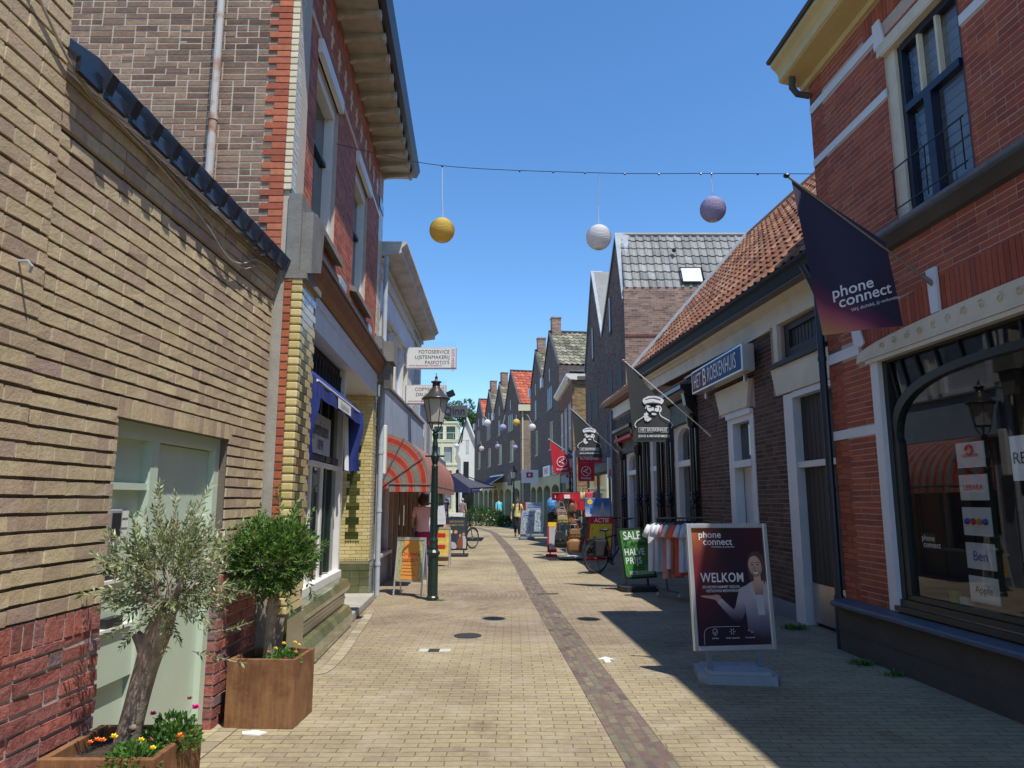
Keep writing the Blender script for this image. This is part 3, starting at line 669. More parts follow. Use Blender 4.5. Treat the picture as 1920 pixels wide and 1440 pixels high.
for a in (3.02,3.09,3.16,3.23): mb.tube([(a,.02,2.9),(a,.06,1.98)], .012, 6)
mb.tube([(.72,.165,2.76),(3.32,.165,2.76)], .014, 8); mb.build('awning_rods', white, t)
mb = MB(L2); mb.quad((1.75,.182,2.62),(2.6,.182,2.62),(2.6,.178,2.74),(1.75,.178,2.74)); q = mb.build('name_label', white, t)
mb = MB(L2); mb.text('Oppenhuizen', (2.17,.185,2.65), (1,0,0), (0,0,1), .1, .002, 'C'); mb.build('lettering', bluegr, q)
# ---------------------------------------------------------------- left: white shop with striped awning
L3 = FL(-2.45, 12.75, -.02)
t = thing('white_rendered_shop', L3.w(3.5, 0, 0), 'white and grey two storey shop with boxed cornice behind the striped awning', 'building')
mb = MB(L3); mb.wall(0, 7.15, 2.84, 6.2, 0, [(.35,1.55,3.85,5.05),(2.1,3.1,3.85,5.0),(3.25,3.85,3.85,5.0)], .1); mb.box(0, 7.15, -8, -.6, 0, 6.15); mb.box(7.149,7.15,-.6,0,0,6.15); mb.box(0,.005,-.6,0,0,6.15); mb.build('wall', whitec, t)
mb = MB(L3)
for a, b, z1 in ((.35,1.55,5.05),(2.1,3.1,5.0),(3.25,3.85,5.0)): mb.box(a, b, -.1, -.08, 3.85, z1)
mb.each('frosted_panel', greyw, t)
mb = MB(L3); mb.prism([(-.1,6.10),(.08,6.12),(.36,6.16),(.38,6.18),(.38,6.26),(.48,6.35),(.48,6.39),(-.1,6.39)], -.05, 7.2, 's'); mb.build('cornice', M('weathered_grey_paint', rgb(.56,.55,.52), .7, var=.3, vs=3), t)
mb = MB(L3); mb.box(0, 7.15, 0, .04, 5.70, 5.78); mb.box(0, 7.15, 0, .06, 6.0, 6.08); mb.box(.3, 4.6, 0, .05, 5.07, 5.14)
for a in (.02, 1.62, 1.95, 3.15, 3.95): mb.box(a, a+.12, .0, .03, 3.85, 5.06)
mb.build('mouldings', cream, t)
mb = MB(L3); mb.box(0, 7.15, .02, .10, 2.86, 3.70); mb.build('blue_fascia', bluep, t)
mb = MB(L3); mb.box(0, 7.15, .0, .14, 3.705, 3.75); mb.box(0, 7.15, .02, .12, 2.80, 2.855); mb.build('fascia_trim', stone, t)
mb = MB(L3)
for i in range(10):
    for j in range(22): mb.box(5.35+i*.13, 5.42+i*.13, .02, .03, 3.85+j*.1, 3.90+j*.1) if (i+j) % 2 else None
mb.build('lattice_panel', M('lattice_grey', rgb(.26,.27,.30), .7), t)
mb = MB(L3); mb.box(4.8, 5.2, 0, .25, 5.1, 5.35); mb.build('alarm_box', white, t)
mb = MB(L3); mb.wall(0, 7.15, 0, 2.8, -.02, [(.35,1.95,.62,2.7),(2.1,2.75,.05,2.6),(2.95,6.9,.4,2.6)], .25); mb.build('shopfront', bluegr, t)
mb = MB(L3); mb.box(.3,2.0,-.03,.06,.56,.615); mb.box(.35,.42,-.1,-.02,.62,2.7); mb.box(1.88,1.95,-.1,-.02,.62,2.7); q = mb.build('window_frame', greyw, t)
mb = MB(L3); mb.quad((.42,-.08,.62),(1.88,-.08,.62),(1.88,-.08,2.7),(.42,-.08,2.7)); mb.build('pane', glass, q)
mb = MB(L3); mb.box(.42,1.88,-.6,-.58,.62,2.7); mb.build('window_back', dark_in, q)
tanwood = M('tan_painted_wood', rgb(.30,.22,.15), .6, var=.2)
mb = MB(L3)
for a in (2.0, 2.78, 3.6, 4.4, 5.2, 6.0, 6.8): mb.box(a, a+.09, -.02, .05, 0, 2.75)
mb.box(2.09, 2.78, -.12, -.08, .02, 2.6); mb.box(2.95, 3.6, -.12, -.08, .02, 2.6); mb.each('door_post', tanwood, t)
mb = MB(L3); mb.box(3.7,6.8,-.15,-.14,.5,2.55); mb.build('shop_panes', dglass, t)
# striped awning: a quarter-round hood
t = thing('striped_awning', L3.w(4, .4, 1.9), 'red and grey striped hooped awning over the white shopfront', 'awning')
def stripemat(name, period, axis='Y'):
    m, tr, p = nmat(name); g = tr.nodes.new('ShaderNodeTexCoord'); s = tr.nodes.new('ShaderNodeSeparateXYZ'); tr.links.new(g.outputs['UV'], s.inputs[0])
    x = tr.nodes.new('ShaderNodeMath'); x.operation = 'DIVIDE'; x.inputs[1].default_value = period; tr.links.new(s.outputs[axis], x.inputs[0])
    f = tr.nodes.new('ShaderNodeMath'); f.operation = 'FRACT'; tr.links.new(x.outputs[0], f.inputs[0])
    R, G, D, K = (.72,.10,.07), (.34,.37,.34), (.16,.04,.04), (.78,.28,.20)
    r = ramp(tr, [(0,G),(.20,D),(.22,K),(.30,R),(.44,D),(.46,R),(.54,D),(.56,R),(.66,K),(.76,D),(.78,G)]); r.color_ramp.interpolation = 'CONSTANT'
    tr.links.new(f.outputs[0], r.inputs[0]); n = noise(tr, 5, 4); r2 = ramp(tr, [(.3,(.75,)*3),(.65,(1.05,)*3)]); tr.links.new(n, r2.inputs[0])
    c = mul(tr, r.outputs[0], r2.outputs[0]); tr.links.new(c, p.inputs['Base Color']); p.inputs['Roughness'].default_value = .85
    # canvas lets some light through
    o = tr.nodes['Material Output']; tl = tr.nodes.new('ShaderNodeBsdfTranslucent'); tr.links.new(c, tl.inputs[0]); mx = tr.nodes.new('ShaderNodeMixShader'); mx.inputs[0].default_value = .45
    tr.links.new(p.outputs[0], mx.inputs[1]); tr.links.new(tl.outputs[0], mx.inputs[2]); tr.links.new(mx.outputs[0], o.inputs[0]); return m
st_s, st_f = stripemat('stripe_canvas', .24), stripemat('fine_stripe_canvas', .235, 'X')
A0, A1, PZ, PN, RR = .43, 7.75, 1.80, .0, .95
mb = MB(L3); K = 12; vs = []; uv = []
arc = [(PN+RR*math.cos(a), PZ+.1+RR*math.sin(a)) for a in [math.radians(90-91*k/K) for k in range(K+1)]]
for s_ in (A0, A1):
    vs = [(s_, PN, PZ)]; uv = [(0, 0)]; fs = []
    for ring in range(1, 9):
        for k, (n_, z_) in enumerate(arc):
            f = ring/8; vs.append((s_, PN+(n_-PN)*f, PZ+(z_-PZ)*f)); uv.append((k*.1, RR*f))
    for k in range(K): fs.append((0, 1+k, 2+k))
    for r_ in range(7):
        for k in range(K): a = 1+r_*(K+1)+k; fs.append((a, a+1, a+K+2, a+K+1))
    mb.add(vs, fs, .5, uv)
mb.each('side_panel', st_s, t)
mb = MB(L3); vs = []; uv = []; SN = 60
for i in range(SN+1):
    s_ = A0+(A1-A0)*i/SN
    for k, (n_, z_) in enumerate(arc):
        sag = -.02*abs(math.sin(i/SN*math.pi*5))*math.sin(k/K*math.pi); vs.append((s_, n_+sag, z_+sag)); uv.append((s_, k*.1))
mb.add(vs, [(i*(K+1)+k, i*(K+1)+k+1, (i+1)*(K+1)+k+1, (i+1)*(K+1)+k) for i in range(SN) for k in range(K)], .5, uv); mb.build('hood', st_f, t, smooth=True)
mb = MB(L3); n_, z_ = arc[-1]; vs = []; uv = []; M_ = 90
for i in range(M_+1):
    s_ = A0+(A1-A0)*i/M_; w_ = .012*math.sin(i*1.3)
    vs += [(s_, n_+.004, z_+.005), (s_, n_+.01+w_, z_-.14+.012*math.cos(i*2.1))]; uv += [(s_, 0), (s_, .17)]
b0 = [(A0-.004, PN+.2+(n_-PN-.2)*i/10, z_+.01) for i in range(11)]; b1 = [(A0-.01-.006*(i%2), q[1], z_-.13) for i, q in enumerate(b0)]
mb.add(vs, [(2*i,2*i+1,2*i+3,2*i+2) for i in range(M_)], .5, uv); mb.build('valance', st_f, t)
mb = MB(L3); mb.add(b0+b1, [(i,i+1,i+12,i+11) for i in range(10)], .5, [(q[1]-PN, (q[1]-PN)) for q in b0]*2); mb.build('side_valance', st_s, t)
mb = MB(L3)
for s_ in (A0-.01, 2.4, 4.3, 6.1, A1):
    for ang in (33, 62): a = math.radians(ang); mb.tube([(s_, PN, PZ), (s_, PN+(RR+.01)*math.cos(a), PZ+.1*math.sin(a)+(RR+.01)*math.sin(a))], .011, 6)
mb.tube([(A0, n_, z_), (A1, n_, z_)], .014, 6); mb.tube([(A0-.01, PN+.2, z_+.01), (A0-.01, n_, z_)], .012, 6); mb.build('hoops', M('grey_tube', rgb(.25,.22,.2), .4, .5), t)
# next white painted brick building
L4 = FL(-2.62, 20.0, -.03)
t = thing('white_brick_building', L4.w(2, 0, 0), 'low white painted brick building beyond the striped awning', 'building')
mb = MB(L4); mb.box(0, 4.4, -6, 0, 0, 4.45); mb.build('wall', whitew, t)
mb = MB(L4); mb.box(-.05, 4.5, -.2, .12, 4.452, 4.62); mb.build('parapet', stone, t)
for a in (.8, 2.6):
    mb = MB(L4); mb.box(a, a+.9, .003, .03, 1.0, 2.3); q = mb.build('window', black, t); mb = MB(L4); mb.box(a+.06, a+.84, .03, .034, 1.06, 2.24); mb.build('pane', dglass, q)
mb = MB(L4); mb.tube([(.4,.07,2.2),(.4,.07,3.4),(.6,.07,3.6)], .04, 8); mb.tube([(2.3,.07,1.8),(2.3,.07,4.4)], .04, 8); mb.each('drain_pipe', M('grey_pipe', rgb(.2,.2,.21), .5), t)
# navy awning further on
t = thing('navy_awning', (-2.35, 26, 2), 'navy blue terrace awning hanging beyond the striped one', 'awning')
L5 = FL(-2.75, 24.5, -.03)
nv = M('navy_canvas', rgb(.014,.022,.085), .85, var=.2)
mb = MB(L5); mb.quad((0,0,2.95),(5,0,2.95),(5,1.25,2.05),(0,1.25,2.05)); mb.quad((0,1.25,2.05),(5,1.25,2.05),(5,1.25,1.86),(0,1.25,1.86)); mb.add([(0,0,2.95),(0,1.25,2.05),(0,1.25,1.86),(0,0,1.86)], [(0,1,2,3)]); mb.build('canopy', nv, t)
t = thing('dark_terrace_building', L5.w(3, 0, 0), 'low dark fronted cafe behind the navy awning', 'building')
mb = MB(L5); mb.box(0, 8, -6, -.02, 0, 3.3); mb.build('wall', bluegr, t)
mb = MB(L5)
for a in (.5, 2.4, 4.3): mb.box(a, a+1.5, -.02, .0, .6, 2.4)
mb.each('dark_window', dglass, t)

# ---------------------------------------------------------------- right: red brick phone shop
R1 = FRr(3.66, 8.05, -.055); Rn = random.Random(9)
t = thing('red_brick_shop', R1.w(-3, 0, 0), 'red brick corner shop with white bands, arched display window and yellow cornice', 'building')
UW = (-2.60, -1.53, 4.24, 6.12); SWN = (-4.72, -.88, .62, 3.02)
mb = MB(R1); mb.wall(-12, 0, 0, 6.75, 0, [UW, SWN], .12); mb.box(-12, 0, -3.2, -3.19, 0, 6.75); mb.box(-12, 0, -3.19, -.3, 3.5, 3.52); mb.box(-12,-4.8,-3.19,-.2,0,.01); mb.build('mortar_wall', mort_rd, t)
ops = [UW, SWN, (-5.25, -.62, 3.02, 3.2), (-4.85, -.75, 3.19, 3.54), (-12, 0, 4.14, 4.26), (-12, -.0, 5.565, 5.665), (-12, 0, 6.25, 6.36), (-.70, 0, 3.12, 3.25), (-.87, 0, 2.26, 2.37), (-12,-4.7,3.12,3.25)]
mb = MB(R1); mb.bricks(-12, 0, .55, 6.62, 0, .213, .0525, .007, ops, .0025, .0010, .5, Rn, .0085)
for (a, b, p, q) in (UW, SWN):
    for e, sg in ((a, 1), (b, -1)):
        z = max(p, .56)
        while z < q-.03: mb.box(e+.001 if sg < 0 else e-.006, e+.006 if sg < 0 else e-.001, -.12, .006, z, z+.054, Rn.random()); z += .0605
mb.build('brickwork', red_brick, t)
mb = MB(R1)                                                    # the far end wall, above the neighbour's roof
E1 = R1.w(0, 0, 0); EF = Fr(E1.x, E1.y, math.pi+math.atan2(.055, 1), 1, 1)
mbe = MB(EF); mbe.box(-9, 0, -.3, 0, 0, 6.9); mbe.build('end_wall', pur_brick, t)
x = -5.0
mb = MB(R1)
k = 0
while x < -.75:                                                # upright bricks over the arch
    zz = 3.07+.175*(1-((x+2.8)/2.12)**2)**.35 if abs(x+2.8) < 2.12 else 3.2
    mb.box(x, x+.056, .006, .013, zz, zz+.33-.06*abs(x+2.8)/2.1, Rn.random()); x += .063
for x in [UW[0]+i*.063 for i in range(22)]: mb.box(x, x+.056, .006, .013, 6.37, 6.6, Rn.random())
mb.build('arch_bricks', red_brick, t)
mb = MB(R1)
W = (.57, .56)
def band(a, b, z0, z1): mb.box(a, b, .0, .012, z0, z1)
for z0, z1 in ((5.57,5.66),(6.255,6.355)):
    band(UW[1]+.001, -.004, z0, z1); band(-12, UW[0]-.001, z0, z1)
    mb.box(UW[1], UW[1]+.005, -.11, .012, z0, z1)
band(-.87, -.004, 2.265, 2.365); band(-.66, -.004, 3.13, 3.245); mb.box(-.885,-.871,-.11,.012,2.265,2.365)
mb.each('white_band', whitec, t)
mb = MB(R1); mb.prism([(-.60,3.25),(-.56,3.47),(-.70,3.47),(-.80,3.22),(-.72,3.19)], .008, .03); mb.prism([(-1.92,3.235),(-1.90,3.64),(-2.03,3.64),(-2.03,3.235)], .014, .04); mb.prism([(-3.55,3.23),(-3.55,3.64),(-3.68,3.64),(-3.68,3.23)], .014, .04)
mb.prism([(-1.42,6.13),(-1.42,6.42),(-1.54,6.42),(-1.60,6.13)], .008, .03); mb.prism([(-2.1,6.38),(-2.1,6.65),(-2.24,6.65),(-2.24,6.38)], .008, .03); mb.each('key_stone', whitec, t)
# arched lintel with scrolls
mb = MB(R1); pts = [(-.86,3.02),(-.66,3.02),(-.66,3.06)]+[(-2.8+2.14*math.cos(math.pi*k/20), 3.06+.175*math.sin(math.pi*k/20)**.7) for k in range(1, 20)]+[(-4.94,3.06),(-4.94,3.02),(-4.74,3.02)]
mb.prism(pts, .001, .045); mb.box(-4.76, -.84, -.11, .055, 2.98, 3.018); mb.box(-4.9, -.7, .046, .06, 3.025, 3.05); q = mb.build('arched_lintel', cream, t)
mb = MB(R1)
for k in range(17):
    x = -1.15-k*.2; top = .17*(1-((x+2.8)/2.1)**2)**.5; zc = 3.06+top*.52; r = .030+.08*top
    mb.tube([(x+(r*(1-u/14))*math.cos(u*.62+k), .05, zc+(r*(1-u/14))*math.sin(u*.62+k)) for u in range(12)], .005, 5)
mb.build('scroll_ornament', M('ochre_relief', rgb(.55,.48,.33), .6), q)
# cornice
mb = MB(R1); mb.prism([(-.1,6.62),(.04,6.64),(.06,6.69),(.29,6.74),(.32,6.76),(.32,6.84),(.36,6.90),(.41,6.95),(.41,7.0),(-.1,7.0)], -12, .12, 's'); mb.build('cornice', creamy, t)
mb = MB(R1); mb.prism([(-.1,7.005),(.44,7.005),(.455,7.04),(-.1,7.08)], -12, .15, 's'); mb.prism([(-.1,7.08),(-5,8.2),(-5,7.0),(-.1,7.0)], -12, .1, 's'); mb.build('roof_edge', dkgrey, t)
mb = MB(R1); mb.tube([(-.04,.22,6.76),(-.02,.22,6.60),(-.02,.16,6.52),(-.05,.02,6.48)], .04, 10); mb.build('drain_elbow', dkgrey, t)
# upper window
a, b, p, q_ = UW
f = MB(R1); f.box(b-.14, b, -.10, -.02, p, q_); f.box(a, a+.06, -.11, -.07, p, q_); f.box(a, b, -.10, .035, q_-.12, q_); f.box(a-.06, b+.06, .0, .04, q_-.1, q_+.02); wf = f.build('window_frame', cream, t)
f = MB(R1); f.box(b-.20, b-.142, -.11, -.05, p, q_-.12); f.box(a+.062, a+.10, -.11, -.06, p, q_-.12); f.box(a+.10, b-.20, -.11, -.03, 5.28, 5.35); f.box(a+.10, b-.20, -.11, -.04, q_-.19, q_-.12); c_ = (a+b)/2; f.box(c_-.05, c_+.05, -.11, -.025, p, 5.28); f.box(a+.10,b-.20,-.11,-.05,p,p+.05); f.build('sash_frame', navy, wf)
f = MB(R1); f.quad((a+.08,-.09,p),(b-.16,-.09,p),(b-.16,-.09,q_-.12),(a+.08,-.09,q_-.12)); f.build('pane', glass, wf)
f = MB(R1)
for x in (b-.46, b-.72): f.box(x-.015, x+.015, -.085, -.04, 5.35, q_-.19)
f.build('glazing_bar', cream, wf)
f = MB(R1)
for k in range(16): f.quad((a+.17,-.20,p+.2+k*.105),(b-.17,-.20,p+.2+k*.105),(b-.17,-.17,p+.27+k*.105),(a+.17,-.17,p+.27+k*.105))
f.box(a+.17, b-.17, -.4, -.39, p, q_); f.build('blinds', M('dark_blinds', rgb(.22,.25,.30), .6), wf)
f = MB(R1)
for z in (p+.12, p+.52): f.tube([(a+.02,.05,z),(b-.02,.05,z)], .008, 6)
for k in range(5): x = a+.05+k*(b-a-.1)/4; f.tube([(x,.05,p+.06),(x,.05,p+.52)], .006, 5)
f.build('window_railing', black, wf)
mb = MB(R1); mb.prism([(0,4.02),(.05,4.04),(.10,4.10),(.13,4.13),(.13,4.155),(0,4.155)], -12, .0, 's'); mb.build('ledge', dkgrey, t)
mb = MB(R1); mb.tube([(-12,.10,4.185),(0,.10,4.185)], .035, 10); mb.box(-12,0,0,.1,4.16,4.22); mb.build('ledge_roll', M('lead_sheet', rgb(.16,.17,.18), .5, .2, var=.3, vs=12), t)
# plinth
mb = MB(R1); mb.box(-12, .0, -.1, .10, 0, .46); mb.box(-12, .0, .10, .108, .22, .235); mb.build('plinth', dkgrey, t)
mb = MB(R1); mb.prism([(-.12,.465),(.17,.465),(.185,.48),(.185,.505),(.17,.52),(-.12,.57)], -12, .005, 's'); mb.build('sill_slab', slate, t)
# display window
a, b, p, q_ = SWN
f = MB(R1); f.box(b-.13, b, -.12, .03, .55, 2.98); f.box(a, a+.13, -.12, .03, .55, 2.98); f.each('white_jamb', whitec, t)
f = MB(R1)
A, B = a+.13, b-.13
f.box(B-.07, B, -.13, -.02, .66, 2.98); f.box(A, A+.07, -.13, -.02, .66, 2.98); f.box(A, B, -.13, -.02, 2.955, 2.985)
f.box(A, B, -.13, .0, .57, .67); f.box(A-.02, B+.02, -.0, .05, .56, .61); f.box(A, B, -.10, -.03, .675, .72)
f.prism([(B-.07,.7),(B-.15,.7),(B-.15,2.15),(B-.07,2.30)], -.11, -.03)
cx = (A+B)/2; rx = (B-A)/2-.05
def ell(k, r=0): an = math.pi*k/32; return (cx+(rx-r)*math.cos(an), 2.15-r+.655*(max(0,1-abs(math.cos(an))**3))**.32)
for k in range(32):
    P0, P1, P2, P3 = ell(k), ell(k+1), ell(k+1, .07), ell(k, .07)
    f.prism([P0, P1, P2, P3], -.11, -.03)
for k in range(1, 16):
    an = math.pi*k/16; x0, z0_ = ell(k*2)
    x1 = cx+(x0-cx)*1.07; z1 = 2.96
    if abs(x1-cx) > rx: f_ = (rx-abs(x0-cx))/max(1e-6, abs(x1-x0)); x1 = x0+(x1-x0)*f_; z1 = z0_+(z1-z0_)*f_
    if k in (1, 15): x1, z1 = (B-.04 if k == 1 else A+.04), z0_+.02
    f.tube([(x0,-.055,z0_),(x1,-.055,z1)], .013, 5)
sfr = f.build('display_window_frame', M('black_green_paint', rgb(.016,.024,.024), .35, var=.1), t)
f = MB(R1); f.quad((A+.02,-.07,.66),(B-.02,-.07,.66),(B-.02,-.07,2.95),(A+.02,-.07,2.95)); f.build('pane', glass, sfr)
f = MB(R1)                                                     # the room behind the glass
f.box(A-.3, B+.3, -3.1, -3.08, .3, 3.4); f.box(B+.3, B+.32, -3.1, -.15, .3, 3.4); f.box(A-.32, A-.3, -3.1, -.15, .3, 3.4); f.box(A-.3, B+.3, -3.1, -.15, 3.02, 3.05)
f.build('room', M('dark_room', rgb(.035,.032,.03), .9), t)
f = MB(R1); f.box(A-.2, B+.25, -.9, -.14, .50, .58); f.build('display_shelf', M('shelf_wood', rgb(.16,.10,.05), .5), t)
# things in the window
def card(name, sA, sB, z0, z1, n, m, label, cat, txt=None, tm=None, ts=.06, bold=.004, grp=None):
    q = thing(name, R1.w((sA+sB)/2, n, z0), label, cat, grp)
    f = MB(R1); f.box(sA, sB, n-.006, n, z0, z1); pn = f.build('panel', m, q)
    if txt: f = MB(R1); f.text(txt, ((sA+sB)/2, n+.004, (z0+z1)/2-ts*.33), (-1,0,0), (0,0,1), ts, bold, 'C'); f.build('lettering', tm or blackm, pn)
    return q
acr = M('acrylic_card', rgb(.46,.48,.47), .25, var=.05)
redt = M('red_ink', rgb(.5,.02,.02), .5); blut = M('blue_ink', rgb(.03,.08,.35), .5)
S0, S1 = -2.05, -1.70
zs = [(1.88,2.10),(1.60,1.82),(1.30,1.54),(1.02,1.24),(.74,.96)]
card('hanging_card', S0, S1, *zs[0], -.22, acr, 'topmost hanging card in the display window with a red ring emblem', 'display card', 'vodafone', redt, .055, grp='cards hanging in the display window')
f = MB(R1); f.tube([(-1.875+.04*math.cos(u*.5), -.21, 2.03+.04*math.sin(u*.5)) for u in range(12)], .011, 6); f.build('ring_emblem', redt, bpy.data.objects['hanging_card'])
card('hanging_card', S0, S1, *zs[1], -.22, acr, 'second hanging card from the top reading LEBARA', 'display card', 'LEBARA', redt, .07, grp='cards hanging in the display window')
q = card('hanging_card', S0, S1, *zs[2], -.22, acr, 'middle hanging card with a row of coloured dots', 'display card', grp='cards hanging in the display window')
for i, c_ in enumerate((blut, redt, M('orange_ink', rgb(.5,.2,.02), .5), blut)): f = MB(R1); f.ball((-1.76-i*.075, -.215, 1.42), .028, 8, 5); f.build('dot', c_, q)
card('hanging_card', S0, S1, *zs[3], -.22, acr, 'fourth hanging card from the top reading Ben in blue', 'display card', 'Ben', blut, .12, .01, grp='cards hanging in the display window')
card('hanging_card', S0, S1, *zs[4], -.22, acr, 'lowest hanging card reading Apple', 'display card', 'Apple', blackm, .09, .003, grp='cards hanging in the display window')
card('repair_card', -3.1, -2.42, 1.75, 2.10, -.16, M('pale_card', rgb(.8,.82,.82), .4), 'large pale window card with the word REPARATIE', 'display card', 'REPARATIE', blackm, .13, .002)
q = card('logo_sticker', -1.50, -1.30, 1.16, 1.30, -.085, dark_in, 'small black window sticker with white lettering near the frame', 'sticker')
f = MB(R1); f.text('phone', (-1.31,-.08,1.235), (-1,0,0), (0,0,1), .075, .003); f.text('connect', (-1.33,-.08,1.175), (-1,0,0), (0,0,1), .075, .003); f.build('lettering', white, q)
for (x, n, w_, h_, d_, c_, lb) in ((-1.38,-.3,.10,.2,.05,rgb(.10,.30,.06),'green phone box standing on the shop window shelf'),(-1.56,-.28,.12,.17,.05,rgb(.45,.50,.42),'pale phone box on the shelf beside the green one'),(-1.72,-.22,.06,.05,.06,rgb(.7,.7,.7),'small white cube box on the shop window shelf'),(-1.98,-.24,.22,.05,.09,rgb(.6,.6,.6),'long flat white box lying on the window shelf'),(-2.9,-.3,.30,.22,.1,rgb(.55,.16,.02),'orange carton on the shop window shelf')):
    f = MB(R1); f.cbox(x-w_/2, x+w_/2, n-d_/2, n+d_/2, .582, .582+h_, .004); tag(f.build('phone_box', M('box_print', c_, .4, var=.3, vs=30)), lb, 'box', 'boxes on the shop window shelf')
# downpipe
mb = MB(R1); mb.tube([(.065,.045,.0),(.065,.045,4.0),(.065,.10,4.15),(.065,.20,4.36)], .043, 12); mb.tube([(.065,.045,0),(.065,.045,.56)], .056, 12)
for z in (1.7, 3.2): mb.tube([(.065,.045,z),(.065,.045,z+.05)], .05, 12)
tag(mb.build('dark_rain_pipe', navy), 'dark blue rainwater pipe between the red brick shop and black door', 'drainpipe')

# ---------------------------------------------------------------- right: long low clothing shop
R2 = FRr(3.93, 8.05, -.05); Rn = random.Random(13)
t = thing('low_clothing_shop', R2.w(6, 0, 0), 'low brown brick shop with cream frieze and steep orange tiled roof', 'building')
D0, D1 = (.45, 1.83, 0, 3.12), (2.98, 4.12, 0, 3.05)
OPS = [D0, D1, (6.05,7.55,.1,3.2), (8.7,9.75,0,3.2), (10.85,12.55,.1,3.0)]
mb = MB(R2); mb.wall(0, 14.4, 0, 4.1, 0, OPS+[(.68,1.82,3.45,4.05)], .14); mb.box(0, 14.4, -7, -.9, 0, 4.1); mb.box(14.39,14.4,-.9,0,0,4.1); mb.build('mortar_wall', mort_dk, t)
bops = [(o[0]-.0, o[1]+.0, o[2], o[3]) for o in OPS]+[(.4,2.2,3.1,4.1),(2.9,4.6,3.05,3.5)]
mb = MB(R2); mb.bricks(0, 14.4, .22, 4.07, 0, .215, .058, .009, bops, .005, .0015, .5, Rn, .009)
for o in OPS[:2]:
    z = .22
    while z < o[3]-.05: mb.box(o[0]-.006 if 0 else o[1]+.0, o[1]+.006, -.1, .005, z, z+.058, Rn.random()); z += .067
mb.build('brickwork', dark_brick, t)
mb = MB(R2); mb.box(1.84, 2.97, .0, .02, 0, .22); mb.box(4.13, 6.0, 0, .02, 0, .22); mb.each('stone_foot', bluegr, t)
# frieze, gutter
mb = MB(R2)
def fz(z): return lambda s: z+.03*(s-1)
def sl(s0, s1, prof, k=.03):
    mb.add([(s0, n_, z_+k*(s0-1)) for n_, z_ in prof]+[(s1, n_, z_+k*(s1-1)) for n_, z_ in prof], [tuple(range(len(prof))), tuple(range(2*len(prof)-1, len(prof)-1, -1))]+[(i,(i+1)%len(prof),len(prof)+(i+1)%len(prof),len(prof)+i) for i in range(len(prof))])
sl(.0, 9.8, [(0,4.06),(.04,4.06),(.04,4.28),(.08,4.30),(.08,4.36),(.12,4.38),(.14,4.42),(0,4.42)], .026); mb.box(2.1,6.4,.0,.055,4.06,4.10)
mb.build('cream_frieze', cream, t)
mb = MB(R2); sl(-.0, 9.9, [(.0,4.42),(.34,4.40),(.36,4.52),(.40,4.56),(.40,4.60),(0,4.56)]); mb.build('gutter', M('black_gutter', rgb(.018,.02,.024), .7, var=.2, spec=.25), t)
mb = MB(R2); sl(0, 9.85, [(.13,4.41),(.33,4.385),(.33,4.40),(.13,4.43)]); mb.build('soffit', navy, t)
mb = MB(R2); mb.tube([(.05,-.02,4.44),(.05,-.03,4.38)], .048, 10); mb.build('swan_neck', black, t)
# roof
e0, e1 = Vector((-.0,.36,4.58)), Vector((9.7,.36,4.87)); U = (e1-e0).normalized(); V = Vector((0, -3.05, 3.5)).normalized(); LN = 9.7
mb = MB(R2); mb.tiles(e0, U, V, LN, 4.85, .235, .30, .03, .03, rnd=Rn); mb.build('roof_tiles', or_tile, t)
mb = MB(R2); q = e0+V*4.85; q1 = e1+V*4.85
mb.add([e0-Vector((0,.1,.05)), e1-Vector((0,.1,.05)), q1-Vector((0,0,.1)), q-Vector((0,0,.1))], [(0,1,2,3)]); mb.tube([q, q1], .09, 10); mb.add([q, q1, q1+Vector((0,-3,-3)), q+Vector((0,-3,-3))], [(0,1,2,3)])
mb.add([e1-Vector((0,.4,.4)), q1, q1+Vector((0,-3.5,-4.2)), e1+Vector((0,-6,-.6))], [(0,1,2,3)]); mb.build('roof_deck', brownw, t)
mb = MB(R2); a_, b_ = e1+Vector((.02,.05,.0)), q1+Vector((.02,0,.06)); mb.add([a_+Vector((-.06,0,.10)), a_+Vector((.14,0,.10)), b_+Vector((.14,0,.10)), b_+Vector((-.06,0,.10)), a_+Vector((.14,0,-.12)), b_+Vector((.14,0,-.12)), a_+Vector((-.06,0,0)), b_+Vector((-.06,0,0))], [(0,1,2,3),(1,4,5,2),(6,0,3,7)])
mb.add([e0+Vector((.35,0,-.02)), e0+Vector((.35,-.9,.98)), e0+Vector((-.1,-.9,1.05)), e0+Vector((-.1,0,.05))], [(0,1,2,3)])
mb.build('verge_flashing', zinc, t)
# far, lower part of the roof
mb = MB(R2); sl(9.9, 14.5, [(.0,4.38),(.30,4.36),(.36,4.46),(.36,4.50),(0,4.50)], .01); mb.build('far_gutter', brownw, t)
mb = MB(R2); mb.box(9.9, 14.38, 0, .05, 4.12, 4.45); mb.build('far_frieze', cream, t)
mb = MB(R2); mb.tiles(Vector((9.9,.34,4.6)), Vector((1,0,0)), Vector((0,-2.6,1.6)).normalized(), 4.55, 3.0, .24, .3, .03, .03, rnd=Rn); mb.build('far_roof_tiles', or_tile, t)
mb = MB(R2); mb.prism([(.36,4.58),(.42,4.52),(-2.7,6.45),(-2.7,6.55)], 14.42, 14.55, 's'); mb.build('green_verge', M('green_lead', rgb(.22,.27,.22), .6), t)
